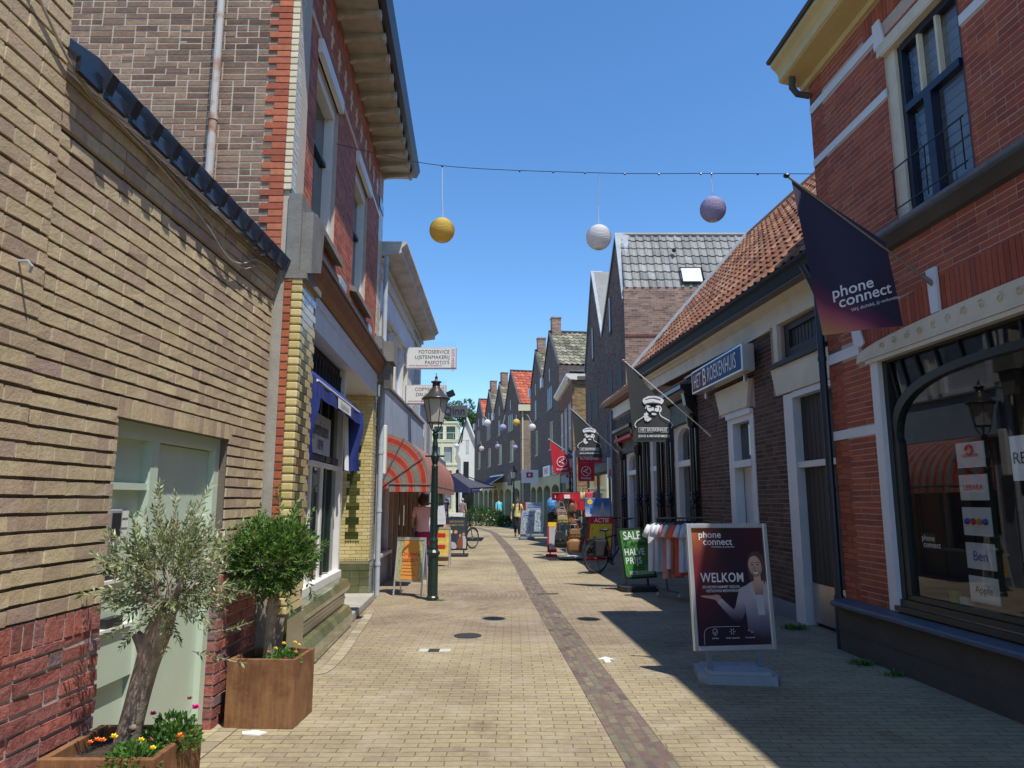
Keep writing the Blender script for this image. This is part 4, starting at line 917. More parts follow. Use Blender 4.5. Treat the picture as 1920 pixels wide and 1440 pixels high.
# black door with hatch above
dm = MB(R2); dm.box(.45,1.55,-.14,-.10,.03,2.02)
for k in range(9): dm.box(.46+k*.122,.46+k*.122+.112,-.10,-.085,.55,2.02)
for k in range(9): dm.box(.46+k*.122,.46+k*.122+.112,-.10,-.085,2.13,2.98)
dm.box(.45,1.55,-.14,-.10,2.12,2.98); dd = dm.build('boarded_door', dkwood, t)
dm = MB(R2); dm.box(.47,1.53,-.085,-.075,.05,.54); dm.build('kick_plate', steel, dd)
dm = MB(R2); dm.box(.78,.87,-.084,-.08,1.16,1.33); q = dm.build('door_sticker', white, dd)
dm = MB(R2); dm.tube([(.825+.035*math.cos(u*.63),-.078,1.27+.035*math.sin(u*.63)) for u in range(11)], .006, 5); dm.tube([(.80,-.078,1.245),(.85,-.078,1.295)], .006, 5); dm.build('ban_symbol', redt, q)
dm = MB(R2); dm.box(1.55,1.83,-.13,.03,0,3.05); dm.box(.4,1.55,-.13,.03,2.98,3.06); dm.box(.43,1.56,-.13,.0,2.03,2.11); dm.build('door_frame', whitec, t)
dm = MB(R2); dm.prism([(.35,3.07),(2.0,3.07),(2.15,3.46),(.35,3.46)], .0, .05); dm.prism([(1.86,3.46),(2.0,3.46),(2.0,4.08),(1.86,4.08)], 0, .05); dm.box(.55,.70,0,.05,3.52,4.08); dm.each('lintel_block', cream, t)
dm = MB(R2); dm.box(.5, 2.05, .0, .09, 3.465, 3.53); dm.box(.72,1.84,-.12,-.04,3.55,3.70); dm.box(1.68,1.84,-.12,-.04,3.70,4.05); dm.box(.72,.86,-.12,-.04,3.70,4.05); dm.box(.86,1.68,-.12,-.04,3.96,4.05)
for k in range(8): dm.box(.88+k*.1,.96+k*.1,-.12,-.08,3.70,3.96)
dm.build('hatch', dkwood, t)
# white doorway
dm = MB(R2); dm.box(3.88,4.12,-.13,.02,0,3.02); dm.box(2.98,3.14,-.13,.02,0,3.02); dm.box(3.14,3.88,-.13,.02,2.86,3.02); dm.box(3.1,3.92,-.13,.04,2.13,2.24); dm.box(3.0,4.1,.02,.06,2.95,3.03); q = dm.build('doorway_frame', whitec, t)
dm = MB(R2); dm.box(3.14,3.88,-.12,-.115,2.24,2.86); dm.build('fanlight', dglass, q)
dm = MB(R2); dm.box(3.45,3.88,-.2,-.14,0,2.13); dm.build('white_door', whitec, q)
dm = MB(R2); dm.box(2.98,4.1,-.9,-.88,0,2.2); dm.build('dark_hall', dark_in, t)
dm = MB(R2); dm.prism([(3.12,3.07),(4.38,3.07),(4.60,3.50),(2.98,3.50)], .0, .055); dm.box(3.15,4.35,0,.035,3.03,3.068); dm.build('keystone_lintel', cream, t)
# black columned shopfronts
def front(a, b, zt, door=False, red=False):
    dm = MB(R2); dm.box(a,a+.26,-.13,-.01,.1,zt); dm.box(b-.26,b,-.13,-.01,.1,zt); dm.box(a,b,-.13,-.0,2.30,2.42); dm.box(a,b,-.13,-.01,.1,.5)
    for k in range(10):
        x0, x1 = a+.2+(b-a-.4)*k/10, a+.2+(b-a-.4)*(k+1)/10; m_ = (a+b)/2; hw = (b-a)/2-.2
        h0, h1 = (zt-.35+.3*(max(0,1-((x-m_)/hw)**2))**.5 for x in (x0, x1)); dm.prism([(x0,h0),(x1,h1),(x1,zt+.02),(x0,zt+.02)], -.12, -.015)
    f_ = dm.build('shop_window_frame', whitec, t)
    dm = MB(R2); dm.quad((a+.2,-.12,.5),(b-.2,-.12,.5),(b-.2,-.12,zt),(a+.2,-.12,zt)); dm.build('pane', glass, f_)
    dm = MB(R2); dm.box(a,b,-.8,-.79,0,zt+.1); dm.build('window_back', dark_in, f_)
    for x in (a-.15, b+.15):
        dm = MB(R2); dm.lathe([(.10,.2),(.10,.35),(.065,.4),(.055,1.45),(.075,1.47),(.075,1.52),(.05,1.55),(.085,1.62),(.05,1.70),(.075,1.72),(.055,1.77),(.05,zt-.15),(.08,zt-.1),(.10,zt+.1)], x, .10, 14); dm.box(x-.09,x+.09,0,.2,0,.2); dm.box(x-.13,x+.13,0,.04,0,zt+.35); dm.build('column', black, t)
        dm = MB(R2); dm.prism([(.04,zt+.1),(.22,zt+.3),(.26,zt+.55),(.04,zt+.6)], x-.09, x+.09, 's'); dm.build('scroll_bracket', black, t)
    dm = MB(R2); dm.prism([(.0,zt+.45),(.18,zt+.48),(.30,zt+.60),(.34,zt+.62),(.34,zt+.70),(0,zt+.74)], a-.3, b+.3, 's'); dm.build('portico_cornice', black, t)
    if red: dm = MB(R2); dm.box(a-.25,b+.25,.0,.30,zt+.35,zt+.44); dm.build('red_soffit', redt, t)
    dm = MB(R2); dm.box(a-.05,b+.05,.0,.10,zt+.02,zt+.45); dm.build('carved_panel', M('verdigris_relief', rgb(.10,.14,.12), .6, var=.6, vs=18, bp=.02, bs=22), t)
front(6.05, 7.55, 3.15); front(8.7, 9.75, 3.15); front(10.85, 12.55, 2.9, red=True)
mb = MB(R2); mb.tube([(14.25,.08,0),(14.25,.08,4.4)], .05, 10); tag(mb.build('far_rain_pipe', bluegr), 'thin grey rain pipe at the far corner of the clothing shop', 'drainpipe')
# long light-box sign
t = thing('light_box_sign', R2.w(3.9, .2, 3.55), 'long blue and red light box sign over the white doorway', 'sign')
SF = R2
mb = MB(SF); mb.cbox(2.58, 5.12, .10, .30, 3.55, 3.97, .012); cs = mb.build('case', alu, t)
mb = MB(SF); mb.quad((5.08,.303,3.58),(2.62,.303,3.58),(2.62,.303,3.94),(5.08,.303,3.94), .5, [(0,0),(1,0),(1,1),(0,1)]); fc = mb.build('face', gradmat('sign_gradient', [(.18,(.22,.015,.02)),(.42,(.13,.03,.06)),(.62,(.03,.075,.20)),(1,(.02,.07,.20))], 'X', .7, .3), t)
mb = MB(SF); mb.text('HET', (4.95,.312,3.63), (-1,0,0), (0,0,1), .36, .004, 'L', wid=.62, sp=1.05); mb.text('B', (4.44,.312,3.61), (-1,0,0), (0,0,1), .44, .004, 'L', wid=.85); mb.text('ROEKENHUIS', (4.18,.312,3.64), (-1,0,0), (0,0,1), .36, .004, 'L', wid=.62, sp=1.05); mb.build('lettering', white, fc)
mb = MB(SF)
for x in (2.9, 4.8): mb.box(x-.02,x+.02,.12,.16,3.43,3.555); mb.tube([(x,.0,4.0),(x,.2,4.02)], .012, 6)
mb.build('bracket', alu, t)
mb = MB(R2); mb.box(2.62,2.82,.305,.307,3.9,3.93)

# ---------------------------------------------------------------- dark twin gabled building
R3 = FRr(3.55, 22.3, -.09)
t = thing('twin_gabled_building', R3.w(3, 0, 0), 'dark purple brick building with two tall pointed gables and grey tiled roofs', 'building')
mb = MB(R3); mb.prism([(-.33,0),(6.25,0),(6.25,6.7),(4.54,10.45),(2.95,7.55),(.5,10.45),(-.33,7.75)], -.35, 0); mb.build('front_wall', pur_brick, t)
def slit(a, z0, z1, w_=.2):
    f = MB(R3); f.box(a, a+w_, .001, .012, z0, z1); f.box(a-.03, a+w_+.03, 0.001, .03, z0-.1, z0); q = f.build('window', mattd, t); f = MB(R3); f.box(a+w_-.07, a+w_+.0, .012, .03, z0, z1); f.build('white_reveal', whitec, q)
slit(1.45, 7.35, 8.55, .22); slit(4.45, 7.0, 8.2, .22)
for a, z0, z1 in ((.15,5.0,6.0),(1.5,5.0,6.0),(3.9,4.5,5.8),(5.2,4.5,5.8),(.3,2.8,4.0),(2.4,3.2,4.2)):
    f = MB(R3); f.box(a, a+.55, .001, .01, z0, z1); f.build('window', mattd, t)
for a in (.6, 2.4, 4.3):
    f = MB(R3); f.box(a, a+1.4, .001, .012, 0, 2.5); f.build('shop_front', dglass, t)
f = MB(R3); f.box(-.33, 6.25, .0, .05, 2.6, 2.9); f.build('fascia', M('brown_fascia', rgb(.06,.04,.035), .6), t)
f = MB(R3)
for P_, Q_ in (((.5,10.45),(-.30,7.95)), ((.5,10.45),(2.95,7.55)), ((4.54,10.45),(2.95,7.55)), ((4.54,10.45),(6.27,6.7))):
    f.add([(P_[0],.05,P_[1]+.05),(P_[0],-.42,P_[1]+.05),(Q_[0],-.42,Q_[1]+.03),(Q_[0],.05,Q_[1]+.03),(P_[0],.05,P_[1]-.12),(Q_[0],.05,Q_[1]-.12)], [(0,1,2,3),(0,3,5,4)])
f.build('verge_flashing', zinc, t)
P = R3.w(-.33, 0, 0); S3 = Fr(P.x, P.y, 0)                     # side wall to the camera
f = MB(S3); f.box(0, 9, -.3, 0, 0, 8.35); f.build('side_wall', mid_brick, t)
f = MB(S3); f.box(0, 9, 0, .02, 6.72, 6.80); f.build('brick_course', red_far, t)
for sx, (r0, r1) in enumerate(((( -.33, 8.35), (.5, 10.45)),)):
    A_ = Vector((3.62, 22.0, 8.33)); f = MB(); f.tiles(A_, Vector((1,0,0)), Vector((0,.85,2.05)).normalized(), 9, 2.35, .26, .32, .035, .03, rnd=Rn); f.tube([(3.5,22.9,10.45),(12.6,22.9,10.45)], .1, 8); f.build('roof_tiles', gr_tile, t)
f = MB(); f.add([(3.45,22.86,10.4),(12.6,22.86,10.4),(12.6,25.2,7.5),(3.3,25.2,7.5)], [(0,1,2,3)]); f.add([(3.3,25.2,7.5),(12.6,25.2,7.5),(12.6,26.8,10.45),(3.15,26.8,10.45)], [(0,1,2,3)]); f.add([(3.15,26.8,10.45),(12.6,26.8,10.45),(12.6,28.5,6.7),(3,28.5,6.7)], [(0,1,2,3)]); f.build('far_roof_slopes', gr_tile, t)
f = MB(); f.box(4.1, 12.6, 22.3, 28.4, 0, 7.5); f.build('body', mid_brick, t)
f = MB(); f.add([(5.45,21.93,8.50),(6.18,21.93,8.50),(6.18,22.22,9.10),(5.45,22.22,9.10),(5.45,22.05,8.45),(6.18,22.05,8.45),(6.18,22.34,9.05),(5.45,22.34,9.05)], [(0,1,5,4),(1,2,6,5),(2,3,7,6),(3,0,4,7)]); q = f.build('skylight', dkgrey, t)
f = MB(); f.add([(5.50,21.95,8.54),(6.13,21.95,8.54),(6.13,22.20,9.06),(5.50,22.20,9.06)], [(0,1,2,3)]); f.build('pane', M('skylight_glass', rgb(.50,.55,.60), .6), q)
f = MB(); f.ball((5.35,22.42,9.75), .075, 8, 6); f.build('roof_vent', black, t)

# ---------------------------------------------------------------- red-brown corner house
R4 = FRr(2.62, 30.5, -.02)
t = thing('white_corniced_house', R4.w(3, 0, 0), 'small red brown brick house with projecting white cornice and buff side wall', 'house')
f = MB(R4); f.wall(0, 6.6, 0, 6.75, 0, [(.7,1.5,3.7,5.9),(2.6,3.4,3.7,5.9),(4.5,5.3,3.7,5.9)], .15); f.build('front_wall', red_far, t)
P = R4.w(0,0,0); S4 = Fr(P.x, P.y, 0); f = MB(S4); f.box(0, 6, -6.5, 0, 0, 6.75); f.build('side_wall', yel_brick, t)
f = MB(R4); f.prism([(-.2,6.75),(.1,6.78),(.26,6.90),(.28,6.92),(.28,7.02),(-.2,7.02)], -.22, 6.7, 's'); f.build('cornice', white, t)
f = MB(S4); f.prism([(-.3,6.75),(.05,6.78),(.16,6.90),(.18,6.92),(.18,7.02),(-.3,7.02)], -.2, 5.9, 's'); f.build('side_cornice', white, t)
for a in (.7, 2.6, 4.5):
    f = MB(R4); f.box(a,a+.8,-.13,-.12,3.7,5.9); q = f.build('pane', dglass, t); f = MB(R4); f.box(a,a+.09,-.12,.02,3.7,5.9); f.box(a+.71,a+.8,-.12,.02,3.7,5.9); f.box(a,a+.8,-.11,.0,4.75,4.83); f.build('window_frame', white, q)
f = MB(R4); f.box(1.5,2.3,-1.6,-.9,7.1,8.0); f.box(1.45,2.35,-1.65,-.85,8.0,8.12); f.build('chimney', red_far, t)
f = MB(R4); f.prism([(.1,7.15),(-6,8.0),(-6,7.1)], -.1, 6.5, 's'); f.build('roof', gr_tile, t)
f = MB(R4); f.box(.3,6.2,.001,.03,0,2.8); f.build('shop_front', dglass, t)

# ---------------------------------------------------------------- rows of gabled houses round the bend
def gabled(F, s0, s1, sa, eave, apex, label, roof, wallm=gry_brick, depth=7, chim=True, up=None, white_gut=True, side=False, name='gabled_house', grp='dark gabled houses along the bend', seed=0, arch=True):
    R = random.Random(seed); t = thing(name, F.w((s0+s1)/2, 0, 0), label, 'house', grp)
    f = MB(F); w1 = [(sa-.55-.3, sa+.55-.3, 4.45, 6.0)]; f.wall(s0, s1, 2.98, eave, 0, w1, .18); f.prism([(s0,eave),(s1,eave),(sa,apex)], -.3, 0)
    f.box(s0, s1, -depth, -.3, 3.1, eave); f.box(s0,s0+.01,-.3,0,2.98,eave); f.box(s1-.01,s1,-.3,0,2.98,eave); f.build('wall', wallm, t)
    f = MB(F); a, b, p, q = w1[0]; f.box(a,a+.05,-.16,-.02,p,q); f.box(b-.05,b,-.16,-.02,p,q); f.box(a,b,-.16,-.02,q-.05,q); f.box(a-.05,b+.05,-.16,.04,p-.06,p); fr = f.build('window', M('window_paint', rgb(.5,.48,.36), .5, var=0), t)
    f = MB(F); f.box(a+.05,b-.05,-.15,-.14,p,q); f.build('curtain', curtain, fr)
    f = MB(F); f.box((a+b)/2-.04,(a+b)/2+.04,.001,.02,p-1.15,p-.8); f.build('wall_anchor', black, t)
    f = MB(F)                                                   # upper window band
    for k in range(3 if up != 'one' else 1):
        x = sa-.75+k*.55 if up != 'one' else sa-.35; f.box(x, x+(.42 if up != 'one' else .7), .001, .015, 6.75, 8.0)
    g = f.build('upper_window', M('upper_window_dark', rgb(.03,.035,.045), .35, var=0), t)
    f = MB(F); f.box(sa-.9, sa+1.0, .0, .05, 6.66, 6.74); f.build('sill', lead, g)
    if not white_gut is None:
        f = MB(F); f.box(sa-.05, sa+.05, .001, .03, 8.35, 9.1); f.build('attic_slit', whitec, t)
    for (sE, side_) in ((s0, -1), (s1, 1)):
        A_ = Vector((sE, -.05, eave)); B_ = Vector((sa, -.05, apex)); L_ = (B_-A_).length
        f = MB(F); f.tiles(A_+Vector((0,.0,.05)), Vector((0,-1,0)), (B_-A_).normalized(), depth, L_, .30, .36, .045, .035, rnd=R); f.build('roof', roof, t)
    f = MB(F)
    for sE in (s0, s1): f.add([(sE,.05,eave+.05),(sa,.05,apex+.12),(sa,-.08,apex+.12),(sE,-.08,eave+.05),(sa,.05,apex-.1),(sE,.05,eave-.15)], [(0,1,2,3),(0,5,4,1)])
    f.tube([(sa,.05,apex+.09),(sa,-depth,apex+.09)], .09, 6); f.build('verge', M('verge_black', rgb(.03,.03,.03), .6) if roof is not rd_tile or 1 else brownw, t)
    if chim: f = MB(F); f.box(sa-.28,sa+.26,-.65,-.12,apex-.7,apex+.85); f.box(sa-.31,sa+.29,-.68,-.09,apex+.85,apex+.93); f.build('chimney', mid_brick, t)
    if white_gut: f = MB(F); f.box(s1-.32,s1+.32,-.3,.12,eave-.35,eave+.25); f.build('gutter_box', whitec, t)
    # ground floor arcade
    if arch:
        f = MB(F); w_ = (s1-s0)/2
        for k in range(2):
            a0 = s0+k*w_+.22; a1 = s0+(k+1)*w_-.22; m_ = (a0+a1)/2; r = (a1-a0)/2; N = 8
            f.box(s0+k*w_, a0, -.45, .02, 0, 2.98); f.box(a1, s0+(k+1)*w_, -.45, .02, 0, 2.98)
            pts = [(m_+r*math.cos(math.pi*i/N), 2.45-.35+.35*1.0*math.sin(math.pi*i/N)) for i in range(N+1)]
            for i in range(N): f.prism([pts[i], (pts[i][0], 2.98), (pts[i+1][0], 2.98), pts[i+1]], -.45, .02)
        f.build('arcade', arcade_m, t)
        f = MB(F); f.box(s0+.02, s1-.02, -1.6, -1.55, 0, 2.98); f.build('arcade_back', dglass, t)
        f = MB(F)
        for k in range(4): x = s0+.3+k*(s1-s0-.6)/3; f.box(x-.06, x+.06, -1.5, -1.4, 0, 2.9)
        f.build('inner_posts', arcade_m, t)
    return t
FA = FRr(2.5, 37.5, -.114); FB = FRr(.6, 50.5, -.24)
gabled(FA, -.1, 5.5, 2.87, 8.75, 11.2, 'tallest dark gabled house with olive tiled roof, next to the corniced house', ol_tile, seed=1)
gabled(FA, 5.52, 10.9, 8.4, 8.9, 11.25, 'dark gabled house with chimney, left of the tallest gable', ol_tile, seed=2, up='one')
t_ = gabled(FB, .0, 5.1, 3.0, 8.4, 11.3, 'dark gabled house with a large red tiled roof and pale side wall', rd_tile, chim=False, seed=3, white_gut=False)
P = FB.w(-.02,0,0); S5 = Fr(P.x, P.y, 0); f = MB(S5); f.box(0.02, 7, -.4, 0, 0, 8.3); f.build('side_wall', lit_brick, t_)
f = MB(S5); f.box(-.15, 3, .0, .25, 7.9, 8.35); f.box(.12,.2,.0,.08,0,7.9); f.build('side_gutter', palecr, t_)
gabled(FB, 5.12, 9.25, 6.95, 8.6, 11.0, 'dark gabled house with chimney just left of the red roofed gable', ol_tile, seed=4, up='one')
gabled(FB, 9.27, 13.2, 11.2, 8.6, 11.0, 'dark gabled house with chimney between two gables, grey tiles', ol_tile, seed=5)
gabled(FB, 13.22, 17.9, 15.8, 8.6, 10.85, 'furthest dark gabled house with small red tiled roof', rd_tile, chim=False, seed=6)
# white house beyond
t = thing('white_gabled_house', (-4.6, 72, 0), 'small white house with steep white bargeboards beyond the dark row', 'house')
WF = Fr(-5.25, 71, .12)
f = MB(WF); f.prism([(.15,0),(1.75,0),(1.75,7.2),(.75,9.7),(.0,7.6),(.0,6.6),(-.15,6.2),(.15,5.6)], -8, 0); f.build('wall', white, t)
f = MB(WF); f.prism([(.62,9.75),(.75,9.9),(1.95,6.9),(1.80,6.9)], -.2, .25); f.build('bargeboard', white, t)
f = MB(WF); f.prism([(.6,9.7),(.75,9.8),(-.10,7.0),(-.15,7.2)], .0, .25); f.prism([(.1,7.2),(.45,9.0),(.28,7.4)], 0.001, .02); f.build('dark_gable_boards', black, t)
f = MB(WF); f.add([(.75,.2,9.85),(1.98,.2,6.85),(1.98,-8,6.85),(.75,-8,9.85)], [(0,1,2,3)]); f.build('roof', gr_tile, t)
f = MB(WF); f.box(.42,.95,.001,.03,3.2,5.4); f.build('window', black, t); f = MB(WF); f.box(.65,.95,.001,.02,6.2,7.6); f.build('small_window', greyw, t)
f = MB(WF); f.box(.3,1.6,.001,.02,0,2.4); f.build('dark_door', dglass, t)
# cream apartments
t = thing('cream_apartment_building', (-9, 86, 0), 'pale cream apartment building with roof terrace at the end of the street', 'building')
AF = Fr(-16, 85, 0)
f = MB(AF); ops = []
for k in range(7):
    for z in (.6, 3.2, 6.0): ops.append((.6+k*1.45, 1.6+k*1.45, z, z+1.9))
f.wall(0, 10.1, 0, 8.7, 0, ops, .25); f.box(10.09,10.1,-10,0,0,8.7); f.box(0,10.1,-10,0,8.65,8.7); f.build('wall', palecr, t)
f = MB(AF)
for k in range(7): f.box(.6+k*1.45,1.6+k*1.45,-.25,-.22,6.0,7.9); f.box(.6+k*1.45,1.6+k*1.45,-.25,-.22,.6,2.5)
f.build('window_panes', M('pale_window', rgb(.30,.33,.32), .15, var=.3, vs=1), t)
f = MB(AF)
for k in range(7): f.box(.6+k*1.45,1.6+k*1.45,-.25,-.22,3.2,5.1)
f.build('orange_blinds', M('orange_blind', rgb(.62,.33,.08), .7, var=.1), t)
f = MB(AF)
for z in (2.9, 5.7, 8.5): f.box(0,10.15,.001,.08,z,z+.16)
for k in range(8): f.box(.3+k*1.45,.42+k*1.45,.001,.05,0,8.5)
f.build('ledges', palecr, t)
f = MB(AF); ops = [(.5+k*1.5,1.6+k*1.5,8.9,10.5) for k in range(6)]; f.wall(0,9.2,8.7,10.9,-1.2,[o for o in ops if o[1] < 9.2],.2); f.box(0,9.3,-8,-1.1,10.9,11.1); f.box(9.19,9.2,-8,-1.2,8.7,10.9); f.build('penthouse', palecr, t)
f = MB(AF); f.box(.2,9.1,-1.6,-1.55,8.75,10.8); f.build('penthouse_glass', M('green_glass', rgb(.08,.13,.07), .1, var=.5, vs=.8), t)
f = MB(AF); f.tube([(0,-.1,9.6),(10.05,-.1,9.6)], .03, 6)
for k in range(12): f.tube([(.2+k*.88,-.1,8.7),(.2+k*.88,-.1,9.6)], .02, 5)
f.build('roof_railing', alu, t)
# ---------------------------------------------------------------- planters, trees and flowers on the left
class PL:
    """free plane: a along U, z along V, n out of it"""
    rd = 1
    def __init__(s, O, U, V=(0, 0, 1)):
        s.O, s.U, s.V = Vector(O), Vector(U).normalized(), Vector(V).normalized(); s.N = s.U.cross(s.V).normalized()
    def w(s, a, n, z): return s.O+s.U*a+s.N*n+s.V*z
def corten():
    m, t, p = nmat('rusted_steel'); n = noise(t, 3.5, 7, .65); r = ramp(t, [(.28,(.085,.035,.022)),(.42,(.17,.070,.028)),(.56,(.25,.125,.052)),(.75,(.19,.075,.030))]); t.links.new(n, r.inputs[0])
    g = t.nodes.new('ShaderNodeTexCoord'); mp = t.nodes.new('ShaderNodeMapping'); mp.inputs['Scale'].default_value = (22, 22, 1.5); t.links.new(g.outputs['Object'], mp.inputs[0])
    n2 = noise(t, 2, 6, .7, mp.outputs[0]); r2 = ramp(t, [(.35,(.72,.68,.66)),(.6,(1.05,1.05,1.0))]); t.links.new(n2, r2.inputs[0])
    t.links.new(mul(t, r.outputs[0], r2.outputs[0]), p.inputs['Base Color']); p.inputs['Roughness'].default_value = .75
    t.links.new(bump(t, noise(t, 120, 4), 1, .0015), p.inputs['Normal']); return m
cort = corten(); soilm = M('dark_soil', rgb(.065,.042,.028), .98, var=.5, vs=40, bp=.02, bs=45)
def planter(x0, x1, y0, y1, h, label, rot=0):
    F = Fr(x0, y0, rot); w_, d_ = x1-x0, y1-y0; t = thing('steel_planter', F.w(w_/2, -d_/2, 0), label, 'planter', 'rusted steel planters by the left wall'); k = .035
    f = MB(F); f.cbox(0,w_,-k,0,0,h,.004); f.cbox(0,w_,-d_,-d_+k,0,h,.004); f.cbox(.001,k,-d_+.002,-.002,.001,h-.001,.004); f.cbox(w_-k,w_-.001,-d_+.002,-.002,.001,h-.001,.004); f.build('side_walls', cort, t)
    f = MB(F); R = random.Random(2); n = 14; vs = [(k+(w_-2*k)*i/n, -k-(d_-2*k)*j/n, h-.06+R.uniform(-.008,.012)) for i in range(n+1) for j in range(n+1)]
    f.add(vs, [(i*(n+1)+j, i*(n+1)+j+1, (i+1)*(n+1)+j+1, (i+1)*(n+1)+j) for i in range(n) for j in range(n)]); f.build('soil', soilm, t); return t
planter(-2.10, -1.58, 3.36, 3.86, .47, 'rusted steel planter nearest the camera, cut off by the bottom edge, holding the silvery tree', .0)
planter(-2.05, -1.55, 5.37, 5.80, .47, 'square rusted steel planter by the glazed brick shop, holding the dark green tree', -.04)
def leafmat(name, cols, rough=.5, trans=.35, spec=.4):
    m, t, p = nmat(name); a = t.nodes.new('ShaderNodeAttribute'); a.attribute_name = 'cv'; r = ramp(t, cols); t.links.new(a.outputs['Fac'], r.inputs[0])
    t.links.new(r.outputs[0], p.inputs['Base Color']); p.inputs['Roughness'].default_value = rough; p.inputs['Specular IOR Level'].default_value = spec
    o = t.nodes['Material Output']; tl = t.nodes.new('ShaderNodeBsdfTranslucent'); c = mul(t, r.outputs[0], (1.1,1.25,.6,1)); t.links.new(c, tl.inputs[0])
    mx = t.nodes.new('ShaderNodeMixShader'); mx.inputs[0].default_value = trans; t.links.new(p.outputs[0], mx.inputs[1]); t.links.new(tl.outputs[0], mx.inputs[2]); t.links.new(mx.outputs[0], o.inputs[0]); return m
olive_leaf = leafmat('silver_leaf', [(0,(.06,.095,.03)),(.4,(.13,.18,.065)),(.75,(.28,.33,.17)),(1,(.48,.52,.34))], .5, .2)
bay_leaf = leafmat('glossy_green_leaf', [(0,(.035,.075,.018)),(.5,(.075,.16,.03)),(.85,(.14,.27,.05)),(1,(.26,.40,.10))], .35, .3, .5)
herb_leaf = leafmat('herb_leaf', [(0,(.04,.10,.02)),(.5,(.08,.19,.035)),(1,(.16,.32,.07))], .5, .35)
tree_leaf = leafmat('tree_leaf', [(0,(.02,.05,.012)),(.5,(.045,.11,.022)),(1,(.10,.20,.04))], .5, .3)
bark = M('grey_brown_bark', rgb(.36,.29,.22), .9, var=.5, vs=16, bp=.008, bs=26)
def rv(R): 
    while 1:
        v = Vector((R.uniform(-1,1), R.uniform(-1,1), R.uniform(-1,1)))
        if .01 < v.length < 1: return v
def leaf(f, p, d, nrm, L, W, c):
    s_ = d.cross(nrm); s_ = s_.normalized() if s_.length > 1e-5 else Vector((1,0,0)); n = s_.cross(d).normalized()
    q = p+d*L*.5-n*L*.06; f.add([p, q+s_*W*.5, p+d*L-n*L*.02, q-s_*W*.5], [(0,1,2,3)], c)
def twigtree(name, label, base, tpts, rads, cc, rx, rz, ntw, L, W, lm, seed, spikes=(), step=.02, tl=(.12,.26), extra=()):
    R = random.Random(seed); t = thing(name, base, label, 'tree', 'small trees in the steel planters')
    f = MB(); f.tube(smooth(tpts, 5), [r for r in (smooth([(r,) for r in rads], 5))] and [q[0] for q in smooth([(r,) for r in rads], 5)], 12)
    for e in extra: f.tube(e[0], e[1], 8)
    top = Vector(tpts[-1]); cc = Vector(cc); tw = []
    for k in range(14):
        a = rv(R); a.z = abs(a.z)*.8-.2; e = cc+Vector((a.x*rx*.75, a.y*rx*.75, a.z*rz*.8)); m_ = (top+e)/2+rv(R)*.03; f.tube([top-Vector((0,0,.05)), m_, e], [.016, .009, .004], 6); tw.append(e); tw.append(m_)
    f.build('trunk', bark, t, smooth=True)
    f = MB(); g = MB()
    def twig(p, d, ln):
        pts = [p]; q = p.copy(); n = max(3, int(ln/step))
        for i in range(n):
            d = (d+rv(R)*.10+Vector((0,0,.02))).normalized(); q = q+d*step; pts.append(q.copy())
            az = R.uniform(0, 6.28)
            for sg in (0, math.pi):
                o = d.orthogonal().normalized(); o.rotate(Matrix.Rotation(az+sg, 3, d)); ld = (d*.75+o*.8).normalized()
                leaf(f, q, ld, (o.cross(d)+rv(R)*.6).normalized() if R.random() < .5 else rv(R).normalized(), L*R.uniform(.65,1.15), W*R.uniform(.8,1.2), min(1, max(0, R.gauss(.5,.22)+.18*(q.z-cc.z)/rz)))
        leaf(f, q, d, rv(R).normalized(), L, W, R.random()); g.tube(pts[::2]+[pts[-1]], .0022, 3, cap=False)
    for k in range(ntw):
        a = rv(R).normalized(); rr = R.uniform(.35, 1)**.6
        p = cc+Vector((a.x*rx*.72, a.y*rx*.72, a.z*rz*.72))*rr*R.uniform(.55,1.02); d = (a+Vector((0,0,.45))+rv(R)*.5).normalized(); twig(p, d, R.uniform(*tl))
    for p, d, ln in spikes: twig(Vector(p), Vector(d).normalized(), ln)
    f.build('foliage', lm, t); g.build('twigs', bark, t); return t
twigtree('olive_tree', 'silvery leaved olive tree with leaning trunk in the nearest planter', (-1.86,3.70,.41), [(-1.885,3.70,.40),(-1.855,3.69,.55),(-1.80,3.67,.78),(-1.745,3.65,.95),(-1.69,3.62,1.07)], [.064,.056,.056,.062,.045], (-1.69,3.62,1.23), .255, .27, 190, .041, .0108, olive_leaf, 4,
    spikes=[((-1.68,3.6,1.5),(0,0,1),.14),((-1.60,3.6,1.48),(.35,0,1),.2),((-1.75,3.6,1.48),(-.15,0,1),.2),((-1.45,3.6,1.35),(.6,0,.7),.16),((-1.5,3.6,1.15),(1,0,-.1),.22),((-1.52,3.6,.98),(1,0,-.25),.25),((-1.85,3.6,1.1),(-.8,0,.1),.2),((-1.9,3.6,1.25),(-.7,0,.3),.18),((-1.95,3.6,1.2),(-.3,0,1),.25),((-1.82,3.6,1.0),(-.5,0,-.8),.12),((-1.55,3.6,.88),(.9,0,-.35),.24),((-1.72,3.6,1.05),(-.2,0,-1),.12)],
    extra=[([(-1.79,3.67,.83),(-1.825,3.65,.92),(-1.85,3.64,.955)], [.04,.032,.022]), ([(-1.82,3.62,.52),(-1.80,3.60,.535)], [.02,.012])])
